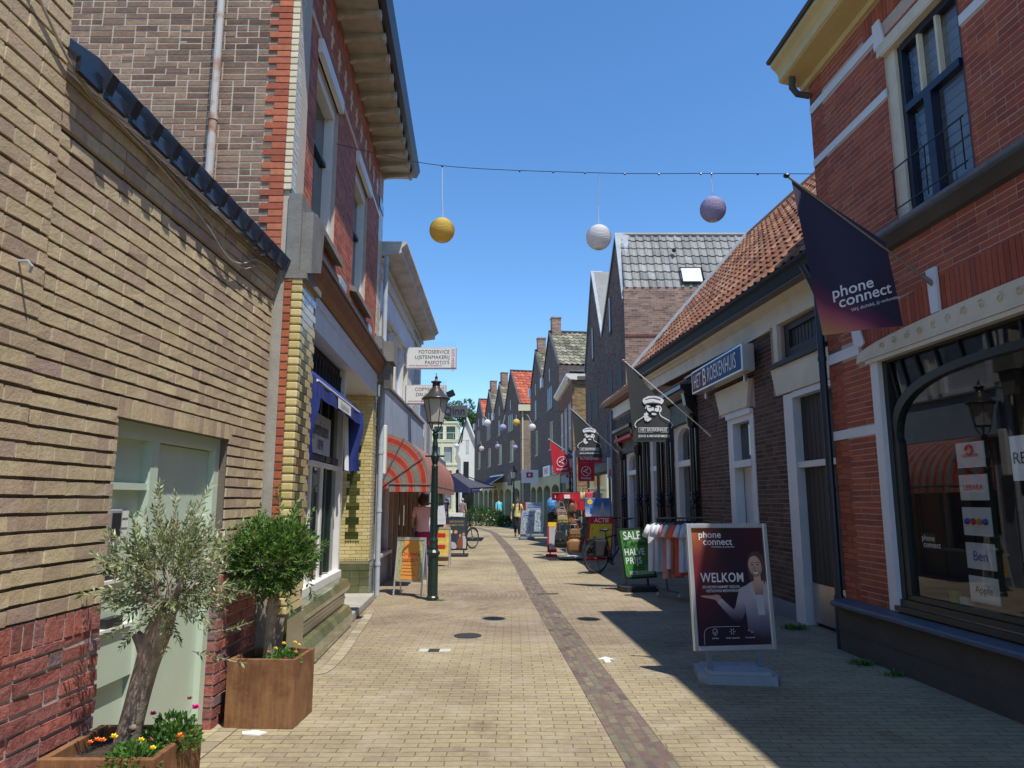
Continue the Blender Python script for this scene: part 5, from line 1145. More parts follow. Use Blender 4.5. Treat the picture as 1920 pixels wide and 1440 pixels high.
twigtree('bay_tree', 'round dark green tree with straight trunk in the free standing planter', (-1.82,5.62,.41), [(-1.83,5.60,.40),(-1.825,5.60,.62),(-1.82,5.60,.82),(-1.80,5.60,.98)], [.046,.042,.04,.034], (-1.845,5.60,1.17), .385, .33, 640, .052, .0175, bay_leaf, 8,
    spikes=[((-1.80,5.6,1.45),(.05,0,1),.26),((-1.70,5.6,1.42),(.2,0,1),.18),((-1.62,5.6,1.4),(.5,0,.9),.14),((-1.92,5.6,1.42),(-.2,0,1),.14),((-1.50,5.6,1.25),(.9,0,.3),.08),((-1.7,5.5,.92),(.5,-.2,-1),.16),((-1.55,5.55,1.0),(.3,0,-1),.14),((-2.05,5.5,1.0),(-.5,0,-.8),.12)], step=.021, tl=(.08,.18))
pet = {k: M(k+'_petal', c, .6, var=0) for k, c in dict(magenta=rgb(.62,.03,.25), orange=rgb(.85,.25,.04), yellow=rgb(.85,.62,.03), rose=rgb(.7,.2,.2)).items()}
def flowering(label, c, rx, h, n, fl, seed):
    R = random.Random(seed); t = thing('flowering_plant', c, label, 'plant', 'flowering plants in the steel planters'); f = MB(); C0 = Vector(c)
    for k in range(n):
        a = rv(R); p = C0+Vector((a.x*rx, a.y*rx*.8, abs(a.z)*h)); d = (Vector((a.x,a.y,abs(a.z)*.8+.2))+rv(R)*.6).normalized(); leaf(f, p, d, rv(R).normalized(), R.uniform(.020,.036), R.uniform(.012,.019), R.random())
    for k in range(26):
        a = rv(R); f.tube([C0, C0+Vector((a.x*rx*.5,a.y*rx*.4,h*.4)), C0+Vector((a.x*rx,a.y*rx*.8,h*abs(a.z)+.01))], .0018, 3, .2, cap=False)
    f.build('foliage', herb_leaf, t)
    for (x, y, z, col, r) in fl:
        f = MB(); P = C0+Vector((x,y,z))
        for j in range(10):
            an = j*.628+R.random()*.3; el = .35 if j % 2 else .9; d = Vector((math.cos(an)*math.cos(el), math.sin(an)*math.cos(el), math.sin(el))); leaf(f, P, d, Vector((-math.sin(an),math.cos(an),.3)).cross(d), r, r*.9, .5)
        f.build('flower', pet[col], t)
flowering('bushy plant with magenta and orange flowers behind the olive trunk', (-1.64,3.66,.42), .135, .16, 620, [(-.09,-.03,.16,'magenta',.022),(.10,-.0,.18,'magenta',.028),(.07,-.08,.075,'orange',.024),(-.07,-.08,.06,'rose',.016),(.055,.03,.215,'rose',.018)], 3)
flowering('low plant with yellow and orange flowers at the front edge of the nearest planter', (-1.71,3.42,.42), .12, .10, 460, [(-.10,.02,.115,'yellow',.022),(-.15,.02,.10,'orange',.020),(-.18,.03,.10,'orange',.018),(-.21,.03,.09,'orange',.016),(.045,-.02,.115,'yellow',.018),(.10,-.02,.08,'yellow',.019)], 5)
flowering('small plant with yellow flowers in the free standing planter', (-1.68,5.47,.43), .13, .085, 460, [(-.01,.02,.12,'yellow',.022),(.07,.03,.125,'yellow',.021),(-.06,0,.09,'yellow',.019),(.11,.0,.115,'yellow',.018),(-.11,-.02,.07,'orange',.015),(.10,-.04,.07,'orange',.018),(.04,-.08,.04,'magenta',.014)], 6)
# weeds in the joints
def weed(name, x, y, s, lab, seed, n=40):
    R = random.Random(seed); f = MB()
    for k in range(n):
        a = R.uniform(0, 6.28); d = Vector((math.cos(a), math.sin(a), R.uniform(.3,1.4))).normalized(); p = Vector((x+R.gauss(0,s*.6), y+R.gauss(0,s*.35), 0)); leaf(f, p, d, Vector((-math.sin(a),math.cos(a),0)).cross(d), s*R.uniform(.4,.9), s*.16, R.random())
    tag(f.build(name, herb_leaf, loc=(x, y, 0)), lab, 'weed', 'weeds growing between the pavers')
weed('weed', -2.42, 12.1, .16, 'leafy green weed at the foot of the tiled pillar', 1)
weed('weed', -1.15, 11.85, .06, 'thin weed growing at the foot of the near street lamp', 2, 60)
weed('weed', 3.55, 9.3, .12, 'grass tuft in front of the black boarded door', 3, 120)
weed('weed', 3.45, 7.35, .09, 'green weed beside the dark plinth of the red brick shop', 4, 140)
weed('weed', 3.55, 6.9, .08, 'second green weed along the dark plinth, nearer the camera', 5, 120)
weed('weed', 3.2, 9.9, .06, 'small weed patch in front of the white door post', 6, 60)

# ---------------------------------------------------------------- street lamps
def lamp(label, x, y, det=1, name='street_lamp'):
    t = thing(name, (x, y, 0), label, 'street lamp', 'old fashioned street lamps')
    f = MB(); f.lathe([(.10,0),(.10,.05),(.082,.07),(.082,.66),(.088,.70),(.11,.73),(.11,.76),(.075,.80),(.08,.84),(.07,.90),(.076,.95),(.06,1.0),(.062,1.08)], x, y, 12); f.build('base', dkgrn, t)
    f = MB(); n = 16; prof = [(.058,1.08),(.046,2.1),(.055,2.12),(.055,2.16),(.042,2.19),(.065,2.28),(.07,2.33),(.05,2.38),(.04,2.42),(.05,2.5),(.035,2.6),(.045,2.66),(.055,2.70),(.03,2.74)]; f.lathe(prof, x, y, 12)
    for k in range(8): a = k*math.pi/4; f.tube([(x+.054*math.cos(a),y+.054*math.sin(a),1.1),(x+.044*math.cos(a),y+.044*math.sin(a),2.1)], .010, 5)
    f.tube([(x-.16,y,2.33),(x+.16,y,2.33)], .016, 8) if det else None
    f.build('post', dkgrn, t)
    f = MB()
    for k in range(4): a = k*math.pi/2+.6; f.tube([(x+.02*math.cos(a),y+.02*math.sin(a),2.72),(x+.09*math.cos(a),y+.09*math.sin(a),2.80),(x+.12*math.cos(a),y+.12*math.sin(a),2.88)], .009, 5)
    f.lathe([(.135,2.875),(.135,2.895)], x, y, 6); f.build('cradle', black, t)
    f = MB(); f.lathe([(.125,2.90),(.205,3.29)], x, y, 6); gl = f.build('lantern_glass', M('milky_glass', rgb(.55,.53,.46), .25, var=.12, vs=4), t)
    f = MB()
    for k in range(6): a = k*math.pi/3; f.tube([(x+.128*math.cos(a),y+.128*math.sin(a),2.89),(x+.208*math.cos(a),y+.208*math.sin(a),3.29)], .006, 4)
    f.build('glazing_bars', black, gl)
    f = MB(); f.lathe([(.235,3.28),(.245,3.30),(.22,3.32),(.16,3.37),(.11,3.44),(.075,3.49),(.065,3.50),(.065,3.57),(.09,3.58),(.09,3.595),(.03,3.61),(.018,3.64),(.03,3.665),(.012,3.69),(.008,3.74)], x, y, 16); f.build('lantern_roof', M('bronze_paint', rgb(.075,.065,.06), .3, .4, var=.2), t, smooth=True)
    return t
lamp('dark green street lamp with milky lantern standing beside the nearest folding board', -1.29, 11.93)
L_ = lamp('slim dark street lamp far down the street behind the woman in yellow', .1, 43, 0)
L_ = lamp('dark street lamp half hidden behind the red flags on the right', 2.35, 29, 0)

# ---------------------------------------------------------------- string with paper lanterns
t = thing('lantern_string', (0, 8.3, 5.6), 'thin dark wire strung across the street carrying three paper lanterns', 'wire')
sp = [Vector(q) for q in smooth([(-2.14,8.05,5.88),(-.88,8.4,5.77),(1.08,8.25,5.60),(2.43,8.12,5.53),(3.64,8.07,5.50)], 10)]
def on(x): return min(sp, key=lambda p: abs(p.x-x))
f = MB(); f.tube(sp, .0045, 5); f.build('wire', black, t)
f = MB()
for x in (-.8,.1,.55,.9,1.4,1.75,2.35,2.42,2.95): p = on(x); f.ball((p.x,p.y,p.z-.008), .014, 6, 4)
f.build('clips', black, t)
def lantmat(n, c):
    m, tt, p = nmat(n); p.inputs['Base Color'].default_value = c; p.inputs['Roughness'].default_value = .8
    o = tt.nodes['Material Output']; tl = tt.nodes.new('ShaderNodeBsdfTranslucent'); tl.inputs[0].default_value = c; mx = tt.nodes.new('ShaderNodeMixShader'); mx.inputs[0].default_value = .35
    tt.links.new(p.outputs[0], mx.inputs[1]); tt.links.new(tl.outputs[0], mx.inputs[2]); tt.links.new(mx.outputs[0], o.inputs[0]); return m
LM = dict(yellow=lantmat('yellow_paper', rgb(.72,.52,.12)), white=lantmat('white_paper', rgb(.74,.74,.76)), lilac=lantmat('lilac_paper', rgb(.42,.38,.56)), pink=lantmat('pale_pink_paper', rgb(.68,.60,.66)))
def lantern(x, y, z, r, col, top, label, grp, det=1):
    t = thing('paper_lantern', (x, y, z-r), label, 'lantern', grp); f = MB(); n, m_ = (28, 44) if det else (14, 12); vs = []
    for i in range(m_+1):
        th = .30+(math.pi-.62)*i/m_; rr = r*math.sin(th); rib = 1-.035*abs(math.sin(i*math.pi/2)) if det else 1
        for k in range(n):
            ph = 2*math.pi*k/n; sc = 1-.012*abs(math.sin(ph*5)) if det else 1; vs.append((x+rr*rib*sc*math.cos(ph), y+rr*rib*sc*math.sin(ph), z+r*math.cos(th)))
    f.add(vs, [(i*n+k, i*n+(k+1)%n, (i+1)*n+(k+1)%n, (i+1)*n+k) for i in range(m_) for k in range(n)]); f.build('shade', LM[col], t)
    f = MB(); f.tube([(x, y, z+r*.9), (top.x, top.y, top.z)] if not det else [(x,y,z+r*.85), (x+.006,y,z+r+.1), (x-.004,y,z+r+.25), (top.x,top.y,top.z)], .004 if det else .008, 4)
    if det: f.tube([(x-r*.3,y,z+r*.93),(x,y,z+r+.08),(x+r*.3,y,z+r*.93)], .002, 4); f.lathe([(r*.30,z-r*.955),(r*.31,z-r*.94)], x, y, 18)
    f.build('thread', white, t)
lantern(-.87, 8.4, 4.91, .158, 'yellow', on(-.87), 'yellow paper lantern hanging on a long thread, leftmost over the street', 'paper lanterns hanging over the street')
lantern(1.07, 8.35, 4.80, .158, 'white', on(1.07), 'white paper lantern in the middle of the near string', 'paper lanterns hanging over the street')
lantern(2.45, 8.2, 5.10, .158, 'lilac', on(2.45), 'lilac paper lantern hanging close under the near string', 'paper lanterns hanging over the street')
def farstring(y, x0, z0, x1, z1, ls, desc, r):
    a, b = Vector((x0,y,z0)), Vector((x1,y,z1)); t = thing('lantern_string', (0,y,z0), desc, 'wire'); f = MB(); pts = [a.lerp(b,k/12)-Vector((0,0,.2*math.sin(k/12*math.pi))) for k in range(13)]; f.tube(pts, .007, 4); f.build('wire', lead, t)
    for x, z, col, lab in ls: lantern(x, y, z, r, col, min(pts, key=lambda p: abs(p.x-x))+Vector((0,0,0)), lab, 'paper lanterns hanging over the street', 0)
farstring(31, -3.2, 5.5, 2.6, 5.5, [(-1.08,4.95,'white','white paper lantern, leftmost on the second string'),(-.4,4.74,'lilac','lilac paper lantern on the second string beside the white one'),(.19,4.97,'yellow','small yellow paper lantern far down the street'),(.89,4.76,'white','white paper lantern, rightmost on the second string')], 'thin wire with four lanterns further down the street', .155)
farstring(44, -4.5, 5.4, 1.6, 5.4, [(-3.43,4.92,'white','tiny white paper lantern in front of the cream apartments'),(-1.88,4.76,'pink','tiny pale pink lantern in front of the dark row'),(-.89,4.89,'lilac','tiny lilac lantern, third from the left on the furthest string'),(.2,4.83,'lilac','tiny lilac lantern, rightmost on the furthest string')], 'furthest wire with four tiny lanterns', .155)

# ---------------------------------------------------------------- flags
def wavy(P, O, U, V): 
    d = Vector(P)-O; return .03*math.sin(d.dot(U)*7+d.dot(V)*1.5)
def flag(name, label, A, B, Cc, D, base, mat_, prints, tipm, grp, polem=None):
    """A tip corner, B lower pole corner, Cc and D bottom right and left"""
    A, B, Cc, D, base = map(Vector, (A, B, Cc, D, base)); t = thing(name, base, label, 'flag', grp)
    dr = (B-A).normalized(); tip = A-dr*.05; f = MB(); f.tube([tip, base], .011, 8); pl = f.build('pole', polem or alu, t)
    f = MB(); f.ball(tuple(tip), .03, 10, 6, sz=.7); f.build('finial', tipm, pl)
    f = MB(); f.tube([base+(tip-base).normalized()*.16, base], .022, 8); f.build('holder', polem or alu, pl)
    U, V = (Cc-D).normalized(), Vector((0,0,1)); N = 16; vs = []; uv = []
    for i in range(N+1):
        for j in range(N+1):
            u, v = i/N, j/N; p = (A.lerp(B, u)).lerp(D.lerp(Cc, u), v); w_ = .03*math.sin(u*5.5+v*1.2)*(.15+v*.85); vs.append(p+Vector((0, w_, 0))); uv.append((u, 1-v))
    f = MB(); f.add(vs, [(i*(N+1)+j, i*(N+1)+j+1, (i+1)*(N+1)+j+1, (i+1)*(N+1)+j) for i in range(N) for j in range(N)], .5, uv); cl = f.build('cloth', mat_, t, smooth=True)
    W_ = (Cc-D).length
    def place(nm, m, fn):
        f = MB(); fn(f, W_)
        out = []
        for q in f.v:                                          # q = (a, 0, b) metres from the lower left corner
            p = D+U*q[0]+Vector((0,0,q[2])); u = q[0]/W_; h = (A.lerp(B, u)-D.lerp(Cc, u)).length; v = 1-q[2]/max(h,.01)
            out.append(p+Vector((0, .03*math.sin(u*5.5+v*1.2)*(.15+v*.85)-.02-(q[1]), 0)))
        f.v = [tuple(p) for p in out]; f.build(nm, m, cl)
    for nm, m, fn in prints: place(nm, m, fn)
    return t
pc = gradmat('purple_flag_print', [(.12,(.50,.30,.06)),(.26,(.42,.10,.10)),(.36,(.13,.02,.06)),(.50,(.022,.016,.045)),(1.0,(.022,.018,.05))], 'Y', .7, .28, 1.0, .32)
whitei = M('white_print', rgb(.72,.72,.72), .6, var=0)
def pctext(f, W):
    f.text('phone', (.105,0,.315), (.985,0,.17), (-.05,0,1), .145, .012); f.text('connect', (.155,0,.225), (.985,0,.17), (-.05,0,1), .145, .012); f.text('Wij dichtbij, jij verbonden', (.25,0,.175), (.985,0,.17), (-.05,0,1), .042, .001)
flag('kiosk_flag', 'large dark purple flag with orange corner and white lettering on the red brick shop', (2.55,6.1,4.50), (3.36,6.1,3.89), (3.46,6.1,3.12), (2.75,6.1,3.04), (3.77,6.08,3.47), pc, [('lettering', whitei, pctext)], black, 'advertising flags on poles', M('dull_pole', rgb(.2,.19,.16), .4, .4))
def poly(f, pts, n=0): f.add([(x, n, z) for x, z in pts], [tuple(range(len(pts)))])
def line(f, pts, w, n=.001):
    for i in range(len(pts)-1):
        a, b = Vector(pts[i]), Vector(pts[i+1]); d = (b-a).normalized(); q = Vector((-d.y, d.x))*w/2
        f.add([(a.x-q.x,n,a.y-q.y),(b.x-q.x,n,b.y-q.y),(b.x+q.x,n,b.y+q.y),(a.x+q.x,n,a.y+q.y)], [(0,1,2,3)])
def circ(cx, cz, rx, rz=None, n=20, a0=0, a1=6.2832): rz = rz or rx; return [(cx+rx*math.cos(a0+(a1-a0)*i/n), cz+rz*math.sin(a0+(a1-a0)*i/n)) for i in range(n+1)]
def emb_white(k, ox, oz):
    def fn(f, W):
        S = lambda pts: [(ox+x*k, oz+z*k) for x, z in pts]
        line(f, smooth(S([(.06,.17),(.02,.24),(.08,.34),(.20,.42),(.30,.50),(.33,.58)]), 4), .022*k); line(f, smooth(S([(.94,.17),(.98,.24),(.92,.34),(.80,.41),(.70,.47),(.66,.55),(.68,.64)]), 4), .022*k)
        poly(f, smooth(S([(.25,.92),(.24,.84),(.32,.77),(.5,.80),(.68,.77),(.77,.84),(.76,.92),(.62,.99),(.5,1.0),(.38,.99)]), 3), .001)
        poly(f, S([(.34,.76),(.42,.74),(.46,.66),(.47,.57),(.40,.58),(.35,.63)]), .001); poly(f, S([(.54,.66),(.58,.74),(.66,.75),(.65,.60),(.58,.575),(.53,.58)]), .001); poly(f, S([(.465,.70),(.51,.70),(.535,.56),(.46,.56)]), .001)
        poly(f, smooth(S([(.44,.53),(.50,.555),(.58,.53),(.56,.50),(.48,.50)]), 3), .001)
        line(f, S([(.67,.74),(.71,.66),(.68,.58)]), .03*k); line(f, S([(.33,.74),(.31,.66)]), .02*k)
        for p in ([(.26,.53),(.34,.56),(.37,.50),(.28,.47)], [(.27,.46),(.36,.48),(.37,.43),(.27,.41)], [(.27,.40),(.35,.41),(.37,.37),(.29,.35)], [(.38,.44),(.45,.40),(.38,.34),(.33,.33)]): poly(f, smooth(S(p+[p[0]]), 3), .001)
        line(f, S(circ(.5,.845,.045,.025,12)), .012*k, .003)
        line(f, S([(.12,.17),(.12,.055),(.88,.055),(.88,.17),(.12,.17)]), .010*k)
        f.text('HET BROEKENHUIS', (ox+.5*k,.001,oz+.075*k), (1,0,0), (0,0,1), .125*k, .008, 'C', wid=.62)
        f.text('JEANS & MANNENMODE', (ox+.5*k,.001,oz-.075*k), (1,0,0), (0,0,1), .088*k, .010, 'C', wid=.82)
    return fn
def emb_black(k, ox, oz):
    def fn(f, W):
        S = lambda pts: [(ox+x*k, oz+z*k) for x, z in pts]
        line(f, smooth(S([(.30,.895),(.5,.945),(.70,.895)]), 5), .022*k, .003); poly(f, smooth(S([(.30,.80),(.5,.83),(.70,.80),(.66,.77),(.5,.795),(.34,.77)]), 3), .0035)
        for x in (.41, .58): poly(f, S([(x-.035,.71),(x+.035,.71),(x+.02,.685),(x-.02,.685)]), .003)
        poly(f, smooth(S([(.40,.575),(.5,.615),(.6,.575),(.5,.56)]), 3), .003)
    return fn
blk = M('black_flag_cloth', rgb(.035,.037,.037), .75, var=.1)
w2 = .73
flag('kiosk_flag', 'black flag with white bearded sailor emblem, the nearer and larger of two', (2.08,12.8,4.10), (2.86,12.8,3.22), (2.93,12.8,2.63), (2.20,12.8,2.64), (3.60,12.82,2.75), blk, [('emblem', whitei, emb_white(.70,.01,.14)), ('emblem_details', blk, emb_black(.70,.01,.14))], M('pink_knob', rgb(.6,.25,.25), .5), 'advertising flags on poles')
flag('kiosk_flag', 'black flag with white bearded sailor emblem, the further and smaller one', (1.82,21.5,4.33), (2.62,21.5,3.56), (2.74,21.5,2.87), (1.95,21.5,2.88), (3.24,21.5,3.0), blk, [('emblem', whitei, emb_white(.74,.02,.16)), ('emblem_details', blk, emb_black(.74,.02,.16))], M('pink_knob2', rgb(.6,.25,.25), .5), 'advertising flags on poles')
kred = M('red_flag_cloth', rgb(.55,.012,.03), .7, var=.1)
def kr(k, ox, oz):
    def fn(f, W):
        line(f, circ(ox+.5*k, oz+.56*k, .29*k), .035*k)
        for x, z in ((.60,.70),(.50,.64),(.42,.56),(.52,.49),(.61,.42),(.36,.56)): poly(f, circ(ox+x*k, oz+z*k, .042*k, n=10)[:-1], .001)
        f.text('Kruidvat', (ox+.5*k,.001,oz+.07*k), (1,0,0), (0,0,1), .19*k, .010, 'C', wid=.95)
    return fn
flag('kiosk_flag', 'red flag on a slanting pole with a white ring emblem', (1.44,27,3.86), (2.14,27,3.24), (2.22,27,2.67), (1.57,27,2.60), (2.95,27,2.85), kred, [('emblem', whitei, kr(.64,.0,.05))], white, 'advertising flags on poles')
t = thing('red_banner', (2.55,25,2.2), 'square red banner with ring emblem hanging under a red strip beside the grey pole', 'banner')
f = MB(); f.cbox(2.30,3.15,24.98,25.02,2.90,3.22,.005); q = f.build('top_strip', kred, t); f = MB(); f.text('Kruidvat', (2.72,24.972,3.0), (1,0,0), (0,0,1), .19, .008, 'C'); f.build('lettering', whitei, q)
f = MB(); f.cbox(2.31,2.88,24.98,25.02,2.26,2.895,.005); q = f.build('lower_panel', kred, t); f = MB(); kr(.56,2.31,2.29)(f,1); f.v = [(x,24.972-n,z) for x,n,z in f.v]; f.build('emblem', whitei, q)
f = MB(); f.tube([(2.2,25,0),(2.2,25,3.3)], .06, 10); tag(f.build('grey_pole', alu), 'thick pale grey pole carrying the red banner', 'pole')
t = thing('wall_sign', R2.w(14.9,.3,2.4), 'small white and red projecting picture sign beside the far corner pipe', 'sign')
f = MB(); f.cbox(3.10,3.55,23.2,23.28,2.32,2.98,.01); q = f.build('panel', whitei, t); f = MB()
for i in range(7): f.tube([(3.16+.05*i,23.19,2.36),(3.18+.05*i,23.19,2.6+.05*(i%3))], .018, 5)
f.ball((3.3,23.2,2.82), .1, 10, 6, sy=.1); f.build('red_figures', redt, q)

# ---------------------------------------------------------------- signs on the left
def boxsign(name, label, x0, x1, y, z0, z1, lines, side, www):
    t = thing(name, (x0, y, z0), label, 'sign', 'projecting photo shop signs'); f = MB(); f.cbox(x0,x1,y,y+.12,z0,z1,.01); cs = f.build('case', alu, t)
    f = MB(); f.box(x0+.02,x1-.02,y-.004,y,z0+.02,z1-.02); fc = f.build('face', white, t); f = MB()
    for i, s in enumerate(lines): f.text(s, (x1-.16,y-.006,z1-.15-i*.125), (1,0,0), (0,0,1), .118, .001, 'R', wid=.92, sp=1.05)
    f.build('lettering', blackm, fc)
    f = MB(); f.text(www, (x0+.06,y-.006,z0+.05), (1,0,0), (0,0,1), .068, .001, 'L', wid=1.0); f.text(side, (x1-.11,y-.006,z1-.05), (0,0,-1), (1,0,0), .10, .001, 'L', wid=.72); f.build('red_lettering', M('sign_red', rgb(.45,.05,.12), .5, var=0), fc)
    f = MB()
    for k in range(22): x = x0+.03+k*(x1-x0-.06)/21; f.tube([(x,y+.06,z1),(x+.01,y+.06,z1+.14)], .0015, 3)
    f.build('bird_spikes', lead, t); f = MB()
    for z in (z0+.1, z1-.1): f.box(x0-.16,x0,y+.04,y+.08,z-.02,z+.02)
    f.box(x0-.17,x0-.13,y+.03,y+.09,z0,z1+.05); f.build('bracket', alu, t)
boxsign('photo_sign', 'upper white box sign advertising FOTOSERVICE in black capitals', -2.43, -1.28, 16.0, 4.58, 5.08, ['FOTOSERVICE','LIJSTENMAKERIJ',"PASFOTO'S"], 'FOTO MODERN', 'www.fotomodernlochem.nl')
boxsign('photo_sign', 'lower white box sign advertising COPYSHOP half hidden by the street lamp', -2.52, -1.56, 16.6, 3.84, 4.30, ['COPYSHOP','DRUKKERIJ','LETTERS'], 'FOTO MODERN', 'www.letterprint.nl')
t = thing('grey_sign', (-2.4,25,4.5), 'dark grey projecting sign reading Qinn behind the near street lamp', 'sign'); f = MB(); f.cbox(-2.6,-1.58,25,25.06,4.50,4.93,.01); q = f.build('panel', M('grey_sign_panel', rgb(.10,.095,.10), .5), t); f = MB(); f.text('Qinn', (-2.42,24.99,4.60), (1,0,0), (0,0,1), .40, .012, 'L', wid=.95); f.build('lettering', M('dark_letters', rgb(.02,.02,.025), .5), q); f = MB(); f.box(-3.0,-2.6,25,25.04,4.55,4.60); f.box(-3.0,-2.6,25,25.04,4.82,4.87); f.build('bracket', lead, t)
t = thing('floodlight', (-1.55,18,4.2), 'small black floodlight on an arm behind the lower photo shop sign', 'floodlight'); f = MB(PL((-1.66,18,4.25), (.85,0,.4), (-.4,0,.85))); f.cbox(0,.2,-.05,.05,-.08,.08,.01); f.build('housing', black, t); f = MB(); f.tube([(-2.6,18,4.2),(-1.66,18,4.25)], .014, 6); f.build('arm', black, t)

# ---------------------------------------------------------------- boards on the pavement
def aframe(label, O, ang, w_, h, printer, tilt=.13, m=alu):
    U = Vector((math.cos(ang), math.sin(ang), 0)); N = U.cross(Vector((0,0,1))); t = thing('folding_board', O, label, 'sandwich board', 'folding boards on the left pavement'); O = Vector(O)
    Vf = (Vector((0,0,1))-N*tilt).normalized(); Vb = (Vector((0,0,1))+N*tilt).normalized(); zb = .26*h/.96
    F = PL(O, U, Vf); f = MB(F)
    for a in (0, w_-.03): f.tube([(a+.015,0,0),(a+.015,0,h)], .016, 8)
    f.box(0,w_,-.014,.014,h-.05,h); f.box(.02,w_-.02,-.014,.014,zb-.03,zb); f.build('front_frame', m, t)
    f = MB(PL(O-N*2*tilt*h*.98, U, Vb))
    for a in (0, w_-.03): f.tube([(a+.015,0,0),(a+.015,0,h*.97)], .014, 8)
    f.box(.02,w_-.02,-.014,.01,zb,h*.95); f.build('back_leaf', m, t)
    f = MB(F); f.quad((.03,.006,zb),(w_-.03,.006,zb),(w_-.03,.006,h-.05),(.03,.006,h-.05), .5, [(0,0),(1,0),(1,1),(0,1)]); printer(F, f, t, w_, h, zb)
def speckmat(name, cols, sc=14):
    m, t_, p = nmat(name); g = t_.nodes.new('ShaderNodeTexCoord'); n = t_.nodes.new('ShaderNodeTexNoise'); n.inputs['Scale'].default_value = sc; n.inputs['Detail'].default_value = 4; n.inputs['Roughness'].default_value = .7
    t_.links.new(g.outputs['UV'], n.inputs['Vector']); r = ramp(t_, cols); t_.links.new(n.outputs['Fac'], r.inputs[0]); t_.links.new(r.outputs[0], p.inputs['Base Color']); p.inputs['Roughness'].default_value = .4; return m
leafprint = speckmat('meadow_print', [(.3,(.10,.13,.04)),(.45,(.35,.36,.10)),(.55,(.42,.42,.34)),(.7,(.55,.55,.45))], 16)
orangei = M('orange_print', rgb(.80,.33,.07), .5, var=.05)
def pr1(F, f, t, w_, h, zb):
    po = f.build('poster', leafprint, t); g = MB(F); g.prism([(.12,zb+.01),(w_-.10,zb+.01),(w_-.12,h-.06),(.15,h-.06)], .008, .010); q = g.build('orange_panel', orangei, po)
    g = MB(F); g.text('Originele', (w_/2+.01,.013,h-.31), (1,0,0), (0,0,1), .095, .002, 'C'); g.text("pasfoto's", (w_/2+.01,.013,h-.40), (1,0,0), (0,0,1), .085, .002, 'C'); g.build('lettering', redt, po)
    g = MB(F)
    for k in range(5): g.box(w_/2-.15+.02*(k%2),w_/2+.13-.03*(k%3),.0115,.0125,zb+.08+k*.055,zb+.088+k*.055)
    g.build('small_print', brownw, po)
aframe('silver folding board with orange poster beside the near street lamp', (-2.03,12.48,0), -.38, .56, .98, pr1)
def pr2(F, f, t, w_, h, zb):
    po = f.build('poster', M('yellow_print', rgb(.75,.55,.12), .5, var=.35, vs=9), t); g = MB(F)
    for z in (.42,.70): g.box(.08,w_-.12,.008,.01,z,z+.10)
    g.build('red_block', redt, po)
aframe('folding board with yellow poster directly behind the near street lamp', (-2.05,17.9,0), -.1, .52, .95, pr2)
# black poster stand on the left
def figure2d(F, par, parts):
    for nm, m, pts, n in parts:
        g = MB(F); g.add([(a, n, z) for a, z in pts], [tuple(range(len(pts)))]); g.build(nm, m, par)
skin = M('printed_skin', rgb(.50,.28,.19), .5, var=.1); hairp = M('printed_hair', rgb(.085,.048,.036), .5, var=0); suit = M('printed_suit', rgb(.50,.48,.50), .5, var=.12, vs=9)
t = thing('poster_stand', (-1.6,21.1,0), 'black framed poster stand with two aproned people, on the left beyond the lamp', 'poster stand')
F = PL((-1.93,21.1,.17), (1,.06,0)); f = MB(F); f.cbox(0,.63,-.03,.02,0,.94,.01); fr = f.build('frame', black, t)
f = MB(F); f.box(.03,.60,.021,.023,.04,.90); po = f.build('poster', M('night_blue_print', rgb(.035,.05,.075), .4, var=.2), t)
f = MB(F); f.text('BIER PROEVEN', (.315,.026,.79), (1,0,0), (0,0,1), .075, .002, 'C', wid=.85); f.text('SAMEN THUIS', (.315,.026,.69), (1,0,0), (0,0,1), .08, .002, 'C', wid=.85); f.build('lettering', M('gold_print', rgb(.5,.36,.14), .5), po)
figure2d(F, po, [('printed_person', skin, circ(.42,.42,.035,.045)[:-1], .027), ('printed_person', skin, circ(.52,.46,.035,.045)[:-1], .027), ('printed_apron', M('rust_print', rgb(.25,.07,.04), .5), [(.34,.05),(.50,.05),(.50,.30),(.46,.37),(.38,.37),(.34,.28)], .026), ('printed_apron', suit, [(.50,.05),(.59,.05),(.60,.3),(.56,.41),(.48,.41),(.50,.28)], .025), ('printed_cloth', suit, smooth([(.05,.05),(.30,.05),(.30,.18),(.2,.24),(.1,.2),(.05,.05)],3), .026), ('printed_seal', orangei, circ(.29,.52,.05)[:-1], .026), ('printed_square', whitei, [(.10,.48),(.19,.48),(.19,.57),(.10,.57)], .026)])
f = MB(); f.cbox(-1.95,-1.27,20.85,21.35,0,.07,.02); f.tube([(-1.82,21.1,.05),(-1.82,21.1,.2)], .02, 6); f.tube([(-1.40,21.1,.05),(-1.40,21.1,.2)], .02, 6); f.build('foot', blackm, t)
f = MB(F); f.cbox(.08,.50,-.02,.02,.955,1.07,.004); f.box(.11,.24,.021,.023,.97,1.05); q = f.build('card_rack', whitei, t)

# ---------------------------------------------------------------- WELKOM board
t = thing('poster_stand', (2.05,6.8,0), 'silver framed poster stand reading WELKOM with a smiling woman in a pale suit', 'poster stand')
Ob = Vector((1.645,6.72,.255)); F = PL(Ob, (.78,.10,0), (-.02,.03,1)); W_, H_ = .785, 1.13
f = MB(F)
for x0, x1, z0, z1 in ((0,.042,0,H_),(W_-.042,W_,0,H_),(.043,W_-.043,0,.042),(.043,W_-.043,H_-.042,H_)): f.cbox(x0,x1,-.02,.022,z0,z1,.006)
f.build('frame', alu, t)
f = MB(F); f.box(.02,W_-.02,-.035,-.005,.02,H_-.02); f.build('backing', bluegr, t)
wp = nmat('welcome_print'); m, tt, p = wp; g = tt.nodes.new('ShaderNodeTexCoord'); s_ = tt.nodes.new('ShaderNodeSeparateXYZ'); tt.links.new(g.outputs['UV'], s_.inputs[0])
